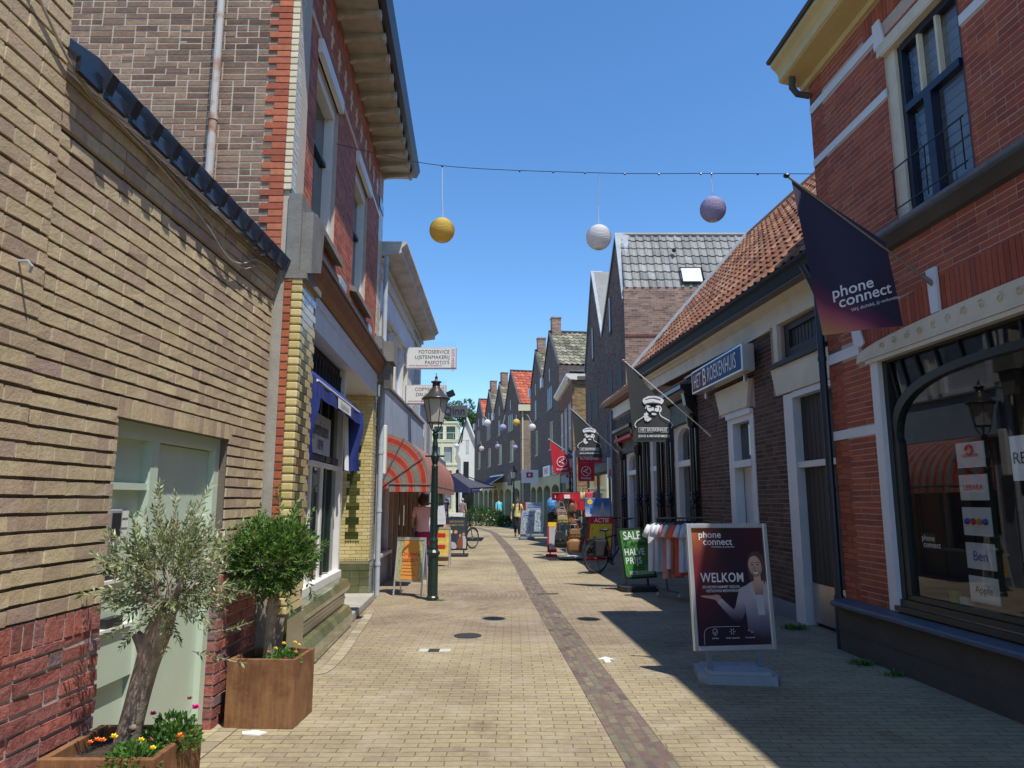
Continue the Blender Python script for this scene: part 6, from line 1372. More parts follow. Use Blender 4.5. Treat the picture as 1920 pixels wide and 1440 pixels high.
def glow(cx, cy, rad, col, prev):
    d = tt.nodes.new('ShaderNodeVectorMath'); d.operation = 'DISTANCE'; tt.links.new(g.outputs['UV'], d.inputs[0]); d.inputs[1].default_value = (cx, cy, 0)
    r = ramp(tt, [(0,(1,1,1)),(.5,(.35,.35,.35)),(1,(0,0,0))]); k = tt.nodes.new('ShaderNodeMath'); k.operation = 'DIVIDE'; k.inputs[1].default_value = rad; tt.links.new(d.outputs['Value'], k.inputs[0]); tt.links.new(k.outputs[0], r.inputs[0]); return mul(tt, prev, col, r.outputs[0], 'MIX')
c_ = glow(.0,1.0,.45,rgb(.42,.11,.035),rgb(.020,.012,.026)); c_ = glow(.02,.62,.55,rgb(.16,.018,.03),c_); c_ = glow(.0,1.02,.28,rgb(.42,.14,.04),c_); c_ = glow(.9,1.0,.5,rgb(.07,.012,.02),c_); c_ = glow(1,0,.4,rgb(.10,.012,.022),c_)
tt.links.new(c_, p.inputs['Base Color']); p.inputs['Roughness'].default_value = .35
f = MB(F); f.quad((.042,.002,.042),(W_-.042,.002,.042),(W_-.042,.002,H_-.042),(.042,.002,H_-.042), .5, [(0,0),(1,0),(1,1),(0,1)]); po = f.build('poster', m, t)
f = MB(F); f.text('phone', (.115,.005,1.00), (1,0,0), (0,0,1), .088, .010); f.text('connect', (.155,.005,.935), (1,0,0), (0,0,1), .088, .010); f.text('Wij dichtbij, jij verbonden', (.23,.005,.91), (1,0,0), (0,0,1), .022, .001)
f.text('WELKOM', (.105,.005,.60), (1,0,0), (0,0,1), .118, .014, 'L', wid=.80, sp=1.06); f.text('EEN NIEUWE NAAM MET DEZELFDE', (.12,.005,.545), (1,0,0), (0,0,1), .034, .003, 'L', wid=.66); f.text('VERTROUWDE MEDEWERKERS.', (.15,.005,.51), (1,0,0), (0,0,1), .034, .003, 'L', wid=.68)
for i, s in enumerate(('Service','Snelle reparatie','Vertrouwd')): f.text(s, (.21+i*.165,.005,.10), (1,0,0), (0,0,1), .021, .001, 'C')
line(f, smooth([(.105,.05),(.11,.16),(.16,.20),(.28,.205),(.45,.205)], 5), .0025, .005); line(f, [(.19,.18),(.21,.19),(.23,.18),(.23,.15),(.21,.13),(.19,.15),(.19,.18)], .003, .005); line(f, [(.20,.16),(.21,.15),(.222,.168)], .003, .005)
for k in range(6): a = k*1.047; line(f, [(.375+.010*math.cos(a),.16+.010*math.sin(a)),(.375+.028*math.cos(a),.16+.028*math.sin(a))], .004, .005)
line(f, [(.53,.18),(.53,.165),(.545,.165),(.545,.18)], .003, .005); line(f, circ(.565,.155,.01,n=8), .004, .005); f.build('lettering', whitei, po)
sg = gradmat('suit_print', [(.15,(.03,.022,.04)),(.45,(.20,.17,.22)),(.75,(.42,.38,.40))], 'Y', .45, .12, 2)
hw = [(.605,.58),(.575,.66),(.570,.78),(.60,.85),(.66,.875),(.72,.84),(.742,.76),(.742,.45),(.70,.45)]
f = MB(F); f.add([(a,.0035,z) for a, z in smooth(hw, 3)], [tuple(range(len(smooth(hw, 3))))]); f.build('printed_hair', hairp, po)
def uvpoly(name, pts, n, m):
    f = MB(F); x0, x1 = min(p[0] for p in pts), max(p[0] for p in pts); z0, z1 = min(p[1] for p in pts), max(p[1] for p in pts)
    f.add([(a,n,z) for a, z in pts], [tuple(range(len(pts)))], .5, [((a-x0)/(x1-x0), (z-z0)/(z1-z0)) for a, z in pts]); return f.build(name, m, po)
uvpoly('printed_body', smooth([(.53,.19),(.52,.34),(.50,.42),(.47,.50),(.475,.54),(.54,.565),(.60,.60),(.70,.60),(.742,.585),(.742,.06),(.60,.10)], 2), .005, sg)
uvpoly('printed_arm', smooth([(.475,.54),(.45,.44),(.425,.36),(.40,.34),(.375,.36),(.30,.455),(.255,.49),(.285,.515),(.33,.475),(.40,.415),(.41,.40),(.44,.43)]+[(.43,.30),(.41,.235),(.45,.245),(.50,.33),(.52,.45)][:0], 2), .0055, suit) if 0 else None
uvpoly('printed_sleeve', [(.47,.525),(.50,.43),(.515,.33),(.47,.245),(.42,.235),(.37,.285),(.25,.42),(.285,.455),(.30,.45),(.40,.355),(.42,.37),(.445,.45)], .0055, sg)
uvpoly('printed_hand', smooth([(.25,.425),(.225,.445),(.15,.46),(.105,.47),(.10,.482),(.15,.483),(.21,.482),(.25,.49),(.285,.475),(.288,.455)], 2), .006, skin)
skn2 = gradmat('skin_print', [(.1,(.26,.13,.09)),(.5,(.50,.29,.21)),(.9,(.58,.36,.27))], 'Y', .45, .35, 3)
uvpoly('printed_neck', [(.628,.48),(.600,.585),(.622,.61),(.622,.68),(.688,.68),(.692,.61),(.715,.585),(.700,.48)], .0057, skn2)
uvpoly('printed_blouse', [(.628,.482),(.700,.482),(.705,.30),(.64,.30)], .0056, suit)
uvpoly('printed_lapel', [(.600,.59),(.575,.545),(.585,.50),(.60,.505),(.628,.42),(.622,.49)], .0059, suit)
uvpoly('printed_face', smooth([(.582,.72),(.578,.765),(.592,.81),(.64,.832),(.69,.815),(.714,.765),(.712,.715),(.690,.665),(.65,.640),(.606,.665),(.582,.72)], 3), .006, skn2)
uvpoly('printed_fringe', smooth([(.572,.755),(.582,.83),(.64,.872),(.70,.850),(.730,.78),(.735,.62),(.715,.58),(.710,.70),(.700,.775),(.665,.825),(.625,.835),(.592,.805)], 2), .0065, hairp)
f = MB(F)
for x in (.616, .670): poly(f, circ(x,.750,.013,.0062,10)[:-1]); line(f, [(x-.020,.768),(x,.775),(x+.020,.768)], .0055)
line(f, [(.640,.735),(.633,.702),(.652,.698)], .0035); line(f, [(.610,.690),(.642,.660),(.680,.692)], .003); f.v = [(a,.0072,z) for a, n, z in f.v]; f.build('printed_features', hairp, po)
f = MB(F); f.add([(a,.0073,z) for a, z in [(.616,.686),(.642,.680),(.674,.688),(.660,.668),(.636,.665)]], [(0,1,2,3,4)]); f.build('printed_smile', whitei, po)
f = MB(F); f.box(.12,.17,-.02,0,-.2,.02); f.box(.60,.65,-.02,0,-.2,.02); f.each('post', bluegr, t)
base = MB(Fr(1.74,6.98,-.09)); plm = M('blue_grey_plastic', rgb(.28,.33,.38), .5, var=.1)
bm = [(-.05,.30),(.02,.40),(.62,.40),(.66,.30),(.60,-.08),(-.03,-.08)]
base.prism([(x, y) for x, y in bm], .0, .075, 'z'); base.prism([(.02,.30),(.06,.36),(.58,.36),(.60,.28),(.56,-.04),(.02,-.04)], .075, .105, 'z'); base.lathe([(.018,.105),(.018,.112)], .33, .1, 10); base.build('foot', plm, t)

# ---------------------------------------------------------------- SALE board and clothes rack
t = thing('poster_stand', (2.25,13.2,0), 'black framed poster stand with green SALE poster beside the clothes rack', 'poster stand')
F = PL((2.02,13.12,.20), (.97,.22,.03), (-.13,.02,1)); W_, H_ = .62, .90
f = MB(F); f.cbox(0,W_,-.02,.015,0,H_,.008); f.build('frame', black, t)
grn = M('green_print', rgb(.05,.22,.04), .45, var=.35, vs=4); f = MB(F); f.box(.035,W_-.035,.016,.018,.035,H_-.035); po = f.build('poster', grn, t)
f = MB(F); f.text('SALE', (.09,.022,.70), (1,0,0), (0,0,1), .20, .014, 'L', wid=.80); f.text('HALVE', (.07,.022,.42), (1,0,0), (0,0,1), .165, .012, 'L', wid=.80); f.text('PRIJS', (.07,.022,.265), (1,0,0), (0,0,1), .165, .012, 'L', wid=.84, sp=1.1); f.text('HET BROEKENHUIS', (.11,.022,.075), (1,0,0), (0,0,1), .09, .006, 'L', wid=.6); f.build('lettering', whitei, po)
f = MB(F); f.text('2', (.07,.022,.56), (1,0,0), (0,0,1), .17, .012); f.text('Artikelen', (.20,.023,.575), (1,.0,.04), (0,0,1), .13, .008, 'L', wid=.85); f.build('black_lettering', blackm, po)
f = MB(F); line(f, smooth([(.15,.63),(.3,.68),(.45,.67),(.54,.62)], 5), .02, .021); line(f, smooth([(.08,.24),(.10,.15),(.2,.12),(.28,.18)], 5), .012, .021)
for k in range(4): f.box(.42,.56,.020,.021,.14+k*.028,.155+k*.028)
f.build('leaf_swirls', M('light_green_print', rgb(.14,.34,.10), .5), po)
f = MB(Fr(1.94,13.0,.18)); f.prism([(0,.08),(.06,.14),(.6,.14),(.66,.08),(.66,-.25),(.6,-.3),(.06,-.3),(0,-.25)], 0, .09, 'z'); f.tube([(.14,-.05,.05),(.12,-.05,.26)], .02, 6); f.tube([(.52,-.05,.05),(.51,-.05,.26)], .02, 6); f.build('foot', blackm, t)
t = thing('clothes_rack', (2.6,11.9,0), 'dark metal clothes rack on castors hung with pale and coral shirts', 'clothes rack')
rk = M('rack_metal', rgb(.09,.08,.07), .4, .5); P0, P1 = Vector((2.46,12.25,1.30)), Vector((3.05,11.2,1.33)); dB = (P1-P0).normalized()
f = MB(); f.tube([P0-dB*.05, P1+dB*.3], .014, 8); f.tube([P0, Vector((2.60,12.27,.12))], .018, 8); f.tube([P1+dB*.25, Vector((3.2,10.95,.12))], .018, 8); f.build('rails', rk, t)
f = MB(); f.tube([(2.45,12.42,.14),(2.74,12.10,.10)], .016, 6); f.tube([(3.05,11.1,.12),(3.35,10.8,.12)], .016, 6); f.build('feet', rk, t)
for x, y in ((2.46,12.42),(2.75,12.09),(3.06,11.1),(3.34,10.8)): f = MB(FWX); f.tube([(x-.012,y,.035),(x+.012,y,.035)], .035, 12); f.build('castor', alu, t)
f = MB(); f.tube([P0+dB*.5, P0+dB*.5+Vector((-.06,0,.22))], .004, 4); f.build('price_stick', black, t)
def shirt(i, pos, col, L, label):
    q = Vector((dB.y, -dB.x, 0)); q = Vector((.93, .36, 0)); R = random.Random(i); th = .02
    t = thing('shirt', pos-Vector((0,0,L)), label, 'shirt', 'shirts hanging on the clothes rack')
    N = Vector((q.y, -q.x, 0)); f = MB(); nz, na = 16, 12
    def hw(z): return .075+.115*min(1, z/.05) if z < .05 else .19-.02*min(1,(z-.05)/.3)+.03*(z/L)
    vs = []
    for s_ in (-1, 1):
        for r_ in range(nz+1):
            z = L*r_/nz
            for c_ in range(na+1):
                u = c_/na*2-1; a = u*hw(z); fold = .012*math.sin(u*9+i*1.7+z*2.5)*min(1, z*2.5)+.006*math.sin(u*21+i+z*4)*min(1, z*2)
                vs.append(pos+Vector((0,0,-.07-z-.012*(1-u*u)*(z < .01)))+q*a+N*(s_*(.012+.012*min(1,z*3))*(1-u**4)+fold))
    m_ = (nz+1)*(na+1); f.add(vs, [(o_+r_*(na+1)+c_, o_+r_*(na+1)+c_+1, o_+(r_+1)*(na+1)+c_+1, o_+(r_+1)*(na+1)+c_) for o_ in (0, m_) for r_ in range(nz) for c_ in range(na)])
    for sg in (-1, 1):                                         # sleeves
        f.tube([pos+Vector((0,0,-.12))+q*(sg*.165), pos+Vector((0,0,-.20))+q*(sg*.205)+N*.004, pos+Vector((0,0,-.31))+q*(sg*(.235+R.uniform(-.01,.02)))+N*R.uniform(-.01,.01)], [.035,.048,.055], 9)
    f.build('body', col, t, smooth=True)
    f = MB(); f.tube([pos+q*-.16+Vector((0,0,-.11)), pos+Vector((0,0,-.055)), pos+q*.16+Vector((0,0,-.11))], .012, 5); f.tube([pos+Vector((0,0,-.055)), pos+Vector((0,0,.0))], .005, 4); f.build('hanger', black, t)
fab = lambda n, c: M(n, c, .9, var=.12, vs=7, bp=.01, bs=9)
cw, cb, cs2, cc_, cbr = fab('white_cotton', rgb(.62,.62,.66)), fab('pale_blue_cotton', rgb(.48,.52,.66)), fab('salmon_cotton', rgb(.58,.27,.21)), fab('coral_cotton', rgb(.80,.13,.07)), fab('rust_cotton', rgb(.42,.16,.09))
for i, (s_, c_, L, lb) in enumerate(((.0,cw,.80,'white shirt at the left end of the rack, sleeve reaching over the green board'),(.16,cw,.80,'second white shirt from the left on the rack'),(.26,cb,.76,'pale blue white shirt on the rack before the salmon one'),(.36,cs2,.90,'salmon pink shirt hanging lowest on the rack'),(.46,cw,.74,'white shirt between the salmon and rust shirts'),(.55,cbr,.82,'rust brown shirt beside the bright coral one'),(.63,cc_,.84,'bright coral shirt on the rack'),(.74,cw,.78,'white shirt to the right of the coral one'),(.88,cb,.74,'pale blue shirt at the right end, half behind the welcome board'),(1.02,cw,.72,'white shirt furthest right, mostly behind the welcome board'))): shirt(i, P0+dB*s_+Vector((0,0,.005)), c_, L, lb)
# ---------------------------------------------------------------- people
def skinmesh(name, J, E_, m, parent, root=0, sub=2):
    """one continuous surface grown over connected joints; J: (x,y,z,r)"""
    me = bpy.data.meshes.new(name); me.from_pydata([j[:3] for j in J], E_, []); o = bpy.data.objects.new(name, me); C.objects.link(o)
    sk_ = o.modifiers.new('s', 'SKIN'); sk_.use_smooth_shade = True
    for i, j in enumerate(J):
        r = j[3]; me.skin_vertices[0].data[i].radius = r if isinstance(r, tuple) else (r, r); me.skin_vertices[0].data[i].use_root = (i == root)
    ss = o.modifiers.new('u', 'SUBSURF'); ss.levels = ss.render_levels = sub
    bpy.context.view_layer.update(); ev = o.evaluated_get(bpy.context.evaluated_depsgraph_get()); nm_ = bpy.data.meshes.new_from_object(ev)
    o.modifiers.clear(); o.data = nm_; bpy.data.meshes.remove(me)
    nm_.materials.clear(); nm_.materials.append(m)
    for p in nm_.polygons: p.use_smooth = True; p.material_index = 0
    o.parent = parent; ORG[o.name] = ORG[parent.name]; return o
skn = M('skin', rgb(.50,.29,.21), .55, var=.06)
def person(label, x, y, ang, H, shirt, pants, hair, stride=0, la=None, ra=None, longhair=False, skirt=None, glasses=False, lean=0, shoe=None, z0=0, bare_legs=False):
    t = thing('person', (x, y, z0), label, 'person'); t.rotation_euler = (0, 0, ang); k = H/1.7
    def S(*p): return (p[0]*k, (p[1]+lean*max(0, p[2]-.9))*k, p[2]*k)
    def J(p, r): q = S(*p); r = tuple(v*k for v in r) if isinstance(r, tuple) else r*k; return (*q, r)
    s_ = stride; LK, LA, LT = (-.09,.05+s_*.5,.50), (-.09,s_-.02,.085), (-.10,s_+.13,.035); RK, RA, RT = (.09,.06-s_*.25,.49), (.09,-s_-.05,.10+abs(s_)*.12), (.10,-s_+.08,.03+abs(s_)*.03)
    la = la or [(-.235,-.03,1.13),(-.25,.05,.90),(-.25,.08,.82)]; ra = ra or [(.235,-.03,1.13),(.25,.04,.90),(.25,.07,.82)]
    js = [J((0,0,.93),(.15,.105)), J((0,0,1.12),(.12,.09)), J((0,0,1.32),(.145,.10)), J((0,-.01,1.45),.06), J((0,.005,1.52),.052), J((0,.015,1.60),(.068,.082)), J((0,.015,1.665),(.058,.072)),
          J((-.09,0,.88),.09), J(LK,.056), J(LA,.036), J(LT,.032), J((.09,0,.88),.09), J(RK,.056), J(RA,.036), J(RT,.032),
          J((-.17,0,1.405),.055), J(la[0],.040), J(la[1],.027), J(la[2],(.034,.018)), J((.17,0,1.405),.055), J(ra[0],.040), J(ra[1],.027), J(ra[2],(.034,.018))]
    ed = [(0,1),(1,2),(2,3),(3,4),(4,5),(5,6),(0,7),(7,8),(8,9),(9,10),(0,11),(11,12),(12,13),(13,14),(2,15),(15,16),(16,17),(17,18),(2,19),(19,20),(20,21),(21,22)]
    for hi, hand in ((18, la), (22, ra)):                        # five fingers on each hand
        h = Vector(hand[2]); d = (Vector(hand[2])-Vector(hand[1])).normalized(); sd = 1 if hi == 22 else -1
        for f_ in range(4):
            o_ = Vector((0,-.024+.016*f_,0)); b = len(js); L_ = (.055,.068,.064,.050)[f_]; js += [J(tuple(h+o_+d*.03),.009), J(tuple(h+o_+d*(.03+L_)+Vector((-.012*sd,0,0))),.0075)]; ed += [(hi, b), (b, b+1)]
        b = len(js); js += [J(tuple(h+Vector((-.01*sd,.035,0))),.010), J(tuple(h+Vector((-.012*sd,.05,0))+d*.03),.0085)]; ed += [(hi, b), (b, b+1)]
    body = skinmesh('body', js, ed, skn, t)
    # clothes follow the same joints a little further out
    skinmesh('shirt', [J((0,0,.84),(.19,.145)), J((0,0,.97),(.17,.125)), J((0,0,1.12),(.145,.112)), J((0,0,1.32),(.16,.115)), J((0,-.01,1.44),(.085,.07)), J((-.175,0,1.405),.068), J(tuple(Vector((-.17,0,1.40)).lerp(Vector(la[0]),.75)),.058), J((.175,0,1.405),.068), J(tuple(Vector((.17,0,1.40)).lerp(Vector(ra[0]),.75)),.058)], [(0,1),(1,2),(2,3),(3,4),(3,5),(5,6),(3,7),(7,8)], shirt, t)
    if pants: skinmesh('trousers', [J((0,0,1.0),(.155,.112)), J((0,0,.90),(.165,.12)), J((-.09,0,.84),.10), J(LK,.074), J((LA[0],LA[1],LA[2]+.05),.060), J((.09,0,.84),.10), J(RK,.074), J((RA[0],RA[1],RA[2]+.05),.060)], [(0,1),(1,2),(2,3),(3,4),(1,5),(5,6),(6,7)], pants, t)
    if skirt: skinmesh('skirt', [J((0,0,1.0),(.14,.11)), J((0,0,.85),(.19,.16)), J((.02,0,.55),(.23,.18))], [(0,1),(1,2)], skirt, t)
    for A_, T_ in ((LA, LT), (RA, RT)): skinmesh('shoe', [J((A_[0],A_[1]-.03,T_[2]+.01),.040), J((T_[0],T_[1]+.02,T_[2]),.036)], [(0,1)], shoe or white, t, sub=1)
    hp = [J((0,-.03,1.62),(.082,.085)), J((0,-.050,1.61),(.088,.072)), J((0,-.05,1.54),(.07,.05))]; he = [(0,1),(1,2)]
    if longhair: hp += [J((.075,-.01,1.50),(.035,.04)), J((.09,.07,1.36),(.035,.03)), J((.09,.10,1.20),(.028,.02)), J((-.075,-.01,1.50),(.035,.04)), J((-.085,.04,1.38),(.032,.03))]; he += [(2,3),(3,4),(4,5),(2,6),(6,7)]
    skinmesh('hair', hp, he, hair, t, sub=1)
    f = MB(FWX); q_ = S(0,-.030,1.655); f.ball(q_, .1*k, 14, 10, sx=.92, sy=1.02, sz=1.05)
    if longhair:
        for sx in (-1, 1): f.tube([S(sx*.06,-.03,1.68), S(sx*.088,.0,1.58), S(sx*.10,.03,1.45), S(sx*.11,.10,1.33), S(sx*.10,.13,1.18)], [.04*k,.04*k,.04*k,.035*k,.015*k], 8)
    f.v = [tuple(Vector(v)+ORG[t.name]) for v in f.v]; f.build('hair_crown', hair, t, smooth=True)
    f = MB(FWX); N = [(0,.10,1.595)]
    def at(a, b, c): q = S(a, b, c); return q
    f.ball(at(0,.100,1.592), .013*k, 8, 6); 
    for sx in (-1, 1): f.ball(at(sx*.074,.01,1.60), .018*k, 8, 6, sx=.5)
    f.v = [tuple(Vector(v)+ORG[t.name]) for v in f.v]; f.build('nose_and_ears', skn, t, smooth=True)
    f = MB(FWX)
    for sx in (-1, 1): f.ball(at(sx*.030,.088,1.615), (.026 if glasses else .010)*k, 8, 6, sy=.5, sz=.8)
    f.ball(at(0,.090,1.558), .02*k, 8, 5, sy=.3, sz=.25); f.v = [tuple(Vector(v)+ORG[t.name]) for v in f.v]; f.build('sunglasses' if glasses else 'eyes_and_mouth', black if glasses else hair, t)
    return t
blackc = M('black_cloth', rgb(.015,.015,.018), .9); yelc = M('yellow_knit', rgb(.66,.56,.22), .9, var=.1, bp=.004, bs=30); dkh = M('dark_hair', rgb(.03,.017,.012), .6); pinkc = M('pale_pink_knit', rgb(.78,.50,.54), .9); magc = M('magenta_skirt', rgb(.40,.008,.09), .8, var=.2); denim = M('blue_denim', rgb(.05,.06,.17), .85, var=.2); greyh = M('grey_hair', rgb(.35,.33,.30), .8); mauve = M('mauve_cloth', rgb(.25,.17,.17), .9); beigec = M('beige_trousers', rgb(.50,.42,.36), .9); navyc = M('navy_cloth', rgb(.02,.03,.07), .9)
person('woman with long dark hair, sunglasses, yellow top and black trousers walking towards the camera', .23, 31.5, math.pi-.05, 1.68, yelc, blackc, dkh, .16, longhair=True, glasses=True, la=[(-.25,-.04,1.13),(-.27,.02,.92),(-.265,.05,.85)], ra=[(.25,-.05,1.13),(.27,-.02,.90),(.265,.02,.82)])
person('person with dark curly hair, pink top, magenta skirt over jeans, under the striped awning', -1.98, 16.0, .35, 1.70, pinkc, denim, dkh, .06, skirt=magc, la=[(-.24,-.02,1.15),(-.20,.16,1.02),(-.14,.24,1.02)])
f = MB(FWX); f.ball((-1.98,15.98,1.60), .115, 12, 8, sz=1.05); o = f.build('curly_hair', dkh, bpy.data.objects['person.001'])
o.rotation_euler = (0,0,-.35); o.location = Vector((0,0,0)); 
person('grey haired person in mauve top and beige trousers walking away past the terrace', -3.05, 44.5, -.2, 1.68, mauve, beigec, greyh, .16, shoe=white)
person('person in dark clothes standing at the cafe terrace', -5.1, 56, 0, 1.72, navyc, navyc, dkh, 0)
cy = person('person in a turquoise top bending over a bicycle beside the shrubs', -.78, 47, .2, 1.72, M('turquoise_cloth', rgb(.04,.35,.42), .8), navyc, dkh, .05, lean=.75)

# ---------------------------------------------------------------- bicycles
rub = M('black_rubber', rgb(.018,.018,.02), .7); chrome = M('spoke_metal', rgb(.35,.35,.37), .3, .9)
def bike(label, A, B, loads=True):
    """A rear hub on the ground plan, B front hub"""
    A, B = Vector((*A, .345)), Vector((*B, .345)); d = (B-A).normalized(); sd = Vector((-d.y, d.x, 0)); t = thing('bicycle', ((A+B)/2).to_2d().to_3d(), label, 'bicycle'); up = Vector((0,0,1))
    for hub in (A, B):
        f = MB(FWX); n = 36; f.tube([hub+(d*math.cos(2*math.pi*k/n)+up*math.sin(2*math.pi*k/n))*.325 for k in range(n+1)], .021, 8); wl = f.build('tyre', rub, t)
        f = MB(FWX); f.tube([hub+(d*math.cos(2*math.pi*k/n)+up*math.sin(2*math.pi*k/n))*.30 for k in range(n+1)], .009, 6)
        for k in range(18): a = k*math.pi/9; f.tube([hub+sd*.02*(-1)**k, hub+(d*math.cos(a)+up*math.sin(a))*.30], .0018, 3)
        f.tube([hub-sd*.05, hub+sd*.05], .02, 8); f.build('rim_and_spokes', chrome, wl)
    f = MB(FWX); bb = A+d*.45+up*-.05; st = bb-d*.16+up*.52; hd = B-d*.14+up*.52; ht = hd-d*.03+up*.16
    for a_, b_, r in ((bb,st,.017),(bb,hd,.022),(st-up*.05,hd+up*.05,.017),(A,bb,.012),(A,st-up*.04,.010),(hd,ht,.02),(hd,B,.014)): f.tube([a_,b_], r, 8)
    f.build('frame', black, t)
    f = MB(FWX); f.tube([st, st+up*.10], .013, 6); f.ball(tuple(st+up*.13-d*.04), .11, 12, 8, sz=.35); f.build('saddle', blackm, t)
    f = MB(FWX); f.tube([ht, ht+up*.15, ht+up*.17-d*.02], .013, 6); f.tube([ht+up*.16-d*.22+sd*.28, ht+up*.17+sd*.22, ht+up*.17, ht+up*.17-sd*.22, ht+up*.16-d*.22-sd*.28], .012, 8); f.build('handlebar', black, t)
    for s_ in (-1, 1): f = MB(FWX); f.tube([ht+up*.16-d*.10+sd*s_*.25, ht+up*.16-d*.24+sd*s_*.285], .017, 8); f.build('grip', rub, t)
    f = MB(FWX); f.lathe([(.095,-.005),(.095,.005)], 0, 0, 20); f.v = [tuple(bb+sd*.05+d*v[0]+up*v[1]+sd*v[2]) for v in f.v]; f.tube([bb+sd*.07, bb+sd*.08+d*.12-up*.12], .010, 6); f.tube([bb-sd*.07, bb-sd*.08-d*.12+up*.12], .010, 6); f.build('crankset', chrome, t)
    for s_, q in ((1, bb+sd*.12+d*.12-up*.12), (-1, bb-sd*.12-d*.12+up*.12)): f = MB(FWX); f.cbox(q.x-.045,q.x+.045,q.y-.04,q.y+.04,q.z-.012,q.z+.012,.004); f.build('pedal', rub, t)
    f = MB(FWX); n = 12; f.tube([A+(d*math.cos(.2+2.6*k/n)+up*math.sin(.2+2.6*k/n))*.36 for k in range(n+1)], .012, 5); f.tube([B+(d*math.cos(.6+2.2*k/n)+up*math.sin(.6+2.2*k/n))*.36 for k in range(n+1)], .012, 5); f.build('mudguard', black, t)
    f = MB(FWX)
    for s_ in (-.06, .06): f.tube([A+sd*s_, A+sd*s_+up*.40], .006, 5); f.tube([A+sd*s_+up*.40-d*.2, A+sd*s_+up*.40+d*.25], .007, 5)
    f.tube([A-sd*.03, A-sd*.10-up*.345+d*.05], .008, 5); f.build('luggage_rack', black, t)
    if loads:
        for s_ in (-1, 1):
            f = MB(FWX); q = A+sd*.13*s_+up*.20+d*.03; F_ = PL(q, d); g = MB(F_); g.cbox(-.17,.17,-.055,.055,-.17,.19,.03); g.build('pannier', blackc, t)
    return t
bike('black bicycle with panniers parked between the bag rack and green SALE board', (1.86,16.15), (2.80,16.72))
bike('dark bicycle with a black saddlebag standing behind the apron poster stand', (-1.9,23.6), (-1.33,24.4))

# ---------------------------------------------------------------- bag carousel and goods on the right
t = thing('bag_carousel', (1.5,20,0), 'revolving bag rack with a red round header and pale base plate', 'display rack')
f = MB(); f.lathe([(.38,1.60),(.395,1.60),(.40,1.79),(.385,1.80)], 1.5, 20, 24); hd = f.build('header', kred, t)
f = MB(); f.lathe([(.40,1.801),(.41,1.815),(.02,1.82)], 1.5, 20, 24); f.build('header_rim', whitei, hd); f = MB(); f.box(1.42,1.58,19.585,19.597,1.65,1.75); f.box(1.18,1.24,19.74,19.75,1.66,1.74); f.build('header_print', whitei, hd)
f = MB(); f.tube([(1.5,20,.1),(1.5,20,1.7)], .025, 8); f.cbox(1.28,1.95,19.7,20.3,.05,.09,.01)
for z, r in ((1.55,.34),(1.08,.36),(.95,.3)):
    for k in range(8): a = k*math.pi/4+.2; f.tube([(1.5,20,z),(1.5+r*math.cos(a),20+r*math.sin(a),z-.02)], .008, 5)
f.build('stand', zinc, t)
def bag(label, x, y, z, w_, h, d_, m, strap=.25, flap=True, sq=0, name='handbag', ang=.1):
    t = thing(name, (x, y, z), label, 'bag', 'bags hanging on the carousel'); F = PL((x, y, z), (math.cos(ang), math.sin(ang), 0)); f = MB(F)
    bm = bmesh.new(); bmesh.ops.create_cube(bm, size=1); bmesh.ops.subdivide_edges(bm, edges=bm.edges[:], cuts=3, use_grid_fill=True)
    for v in bm.verts:
        c = v.co; rr = 1-.25*abs(c.x*2)**4*(.5+abs(c.z)); bul = 1+.35*(1-(c.x*2)**2)*(1-(c.z*2)**2); tp = 1-sq*(c.z+.5)
        v.co = Vector((c.x*w_*tp, -c.y*d_*bul, (c.z+.5)*h*rr))
    bm.verts.index_update(); f.add([v.co[:] for v in bm.verts], [[v.index for v in q.verts] for q in bm.faces]); bm.free(); f.build('pouch', m, t, smooth=True)
    f = MB(F); f.tube(smooth([(-w_*.42,0,h*.95),(-w_*.25,0,h+strap*.8),(0,0,h+strap),(w_*.25,0,h+strap*.8),(w_*.42,0,h*.95)], 4), .009, 5); f.build('strap', m, t)
    if flap: f = MB(F); f.cbox(-w_*.46,w_*.46,d_*.62,d_*.72,h*.45,h*.97,.006); f.build('flap', m, t); f = MB(F); f.cbox(-.02,.02,d_*.72,d_*.78,h*.42,h*.52,.003); f.build('buckle', chrome, t)
lth = lambda n, c: M(n, c, .55, var=.2, vs=9, bp=.002, bs=40)
mau, crm, tanl, brn, bkb, cam = lth('mauve_leather', rgb(.36,.25,.28)), lth('cream_leather', rgb(.45,.37,.17)), lth('tan_leather', rgb(.24,.12,.045)), lth('brown_leather', rgb(.15,.08,.045)), M('black_nylon', rgb(.02,.02,.024), .7, var=.2), lth('camel_leather', rgb(.28,.155,.065))
bag('small mauve handbag hanging at the upper left of the bag rack', 1.33,19.6,1.20,.27,.16,.08,mau,.2)
bag('cream satchel with a buckled flap below the mauve bag', 1.36,19.55,.98,.28,.22,.10,crm,.22)
bag('soft brown bag high on the right of the rack', 1.63,19.6,1.25,.24,.28,.09,brn,.14,False,.4)
bag('small brown bag right of the cream satchel', 1.60,19.65,.96,.20,.26,.08,cam,.12,False,.3)
bag('camel handbag halfway down the rack above the large tan tote', 1.68,19.5,.58,.30,.26,.11,cam,.18)
bag('large tan tote bag, the lowest on the rack', 1.66,19.45,.22,.38,.36,.13,tanl,.16,False,-.1)
bag('black backpack hanging low at the left of the rack', 1.28,19.5,.36,.28,.42,.15,bkb,.12,True,.2,'backpack')
bag('slim black bag with dangling straps between backpack and tote', 1.45,19.55,.36,.16,.36,.08,bkb,.14,False)
bag('black crumpled bag at the far left edge of the rack', 1.12,20.1,1.0,.26,.28,.12,bkb,.14,False)
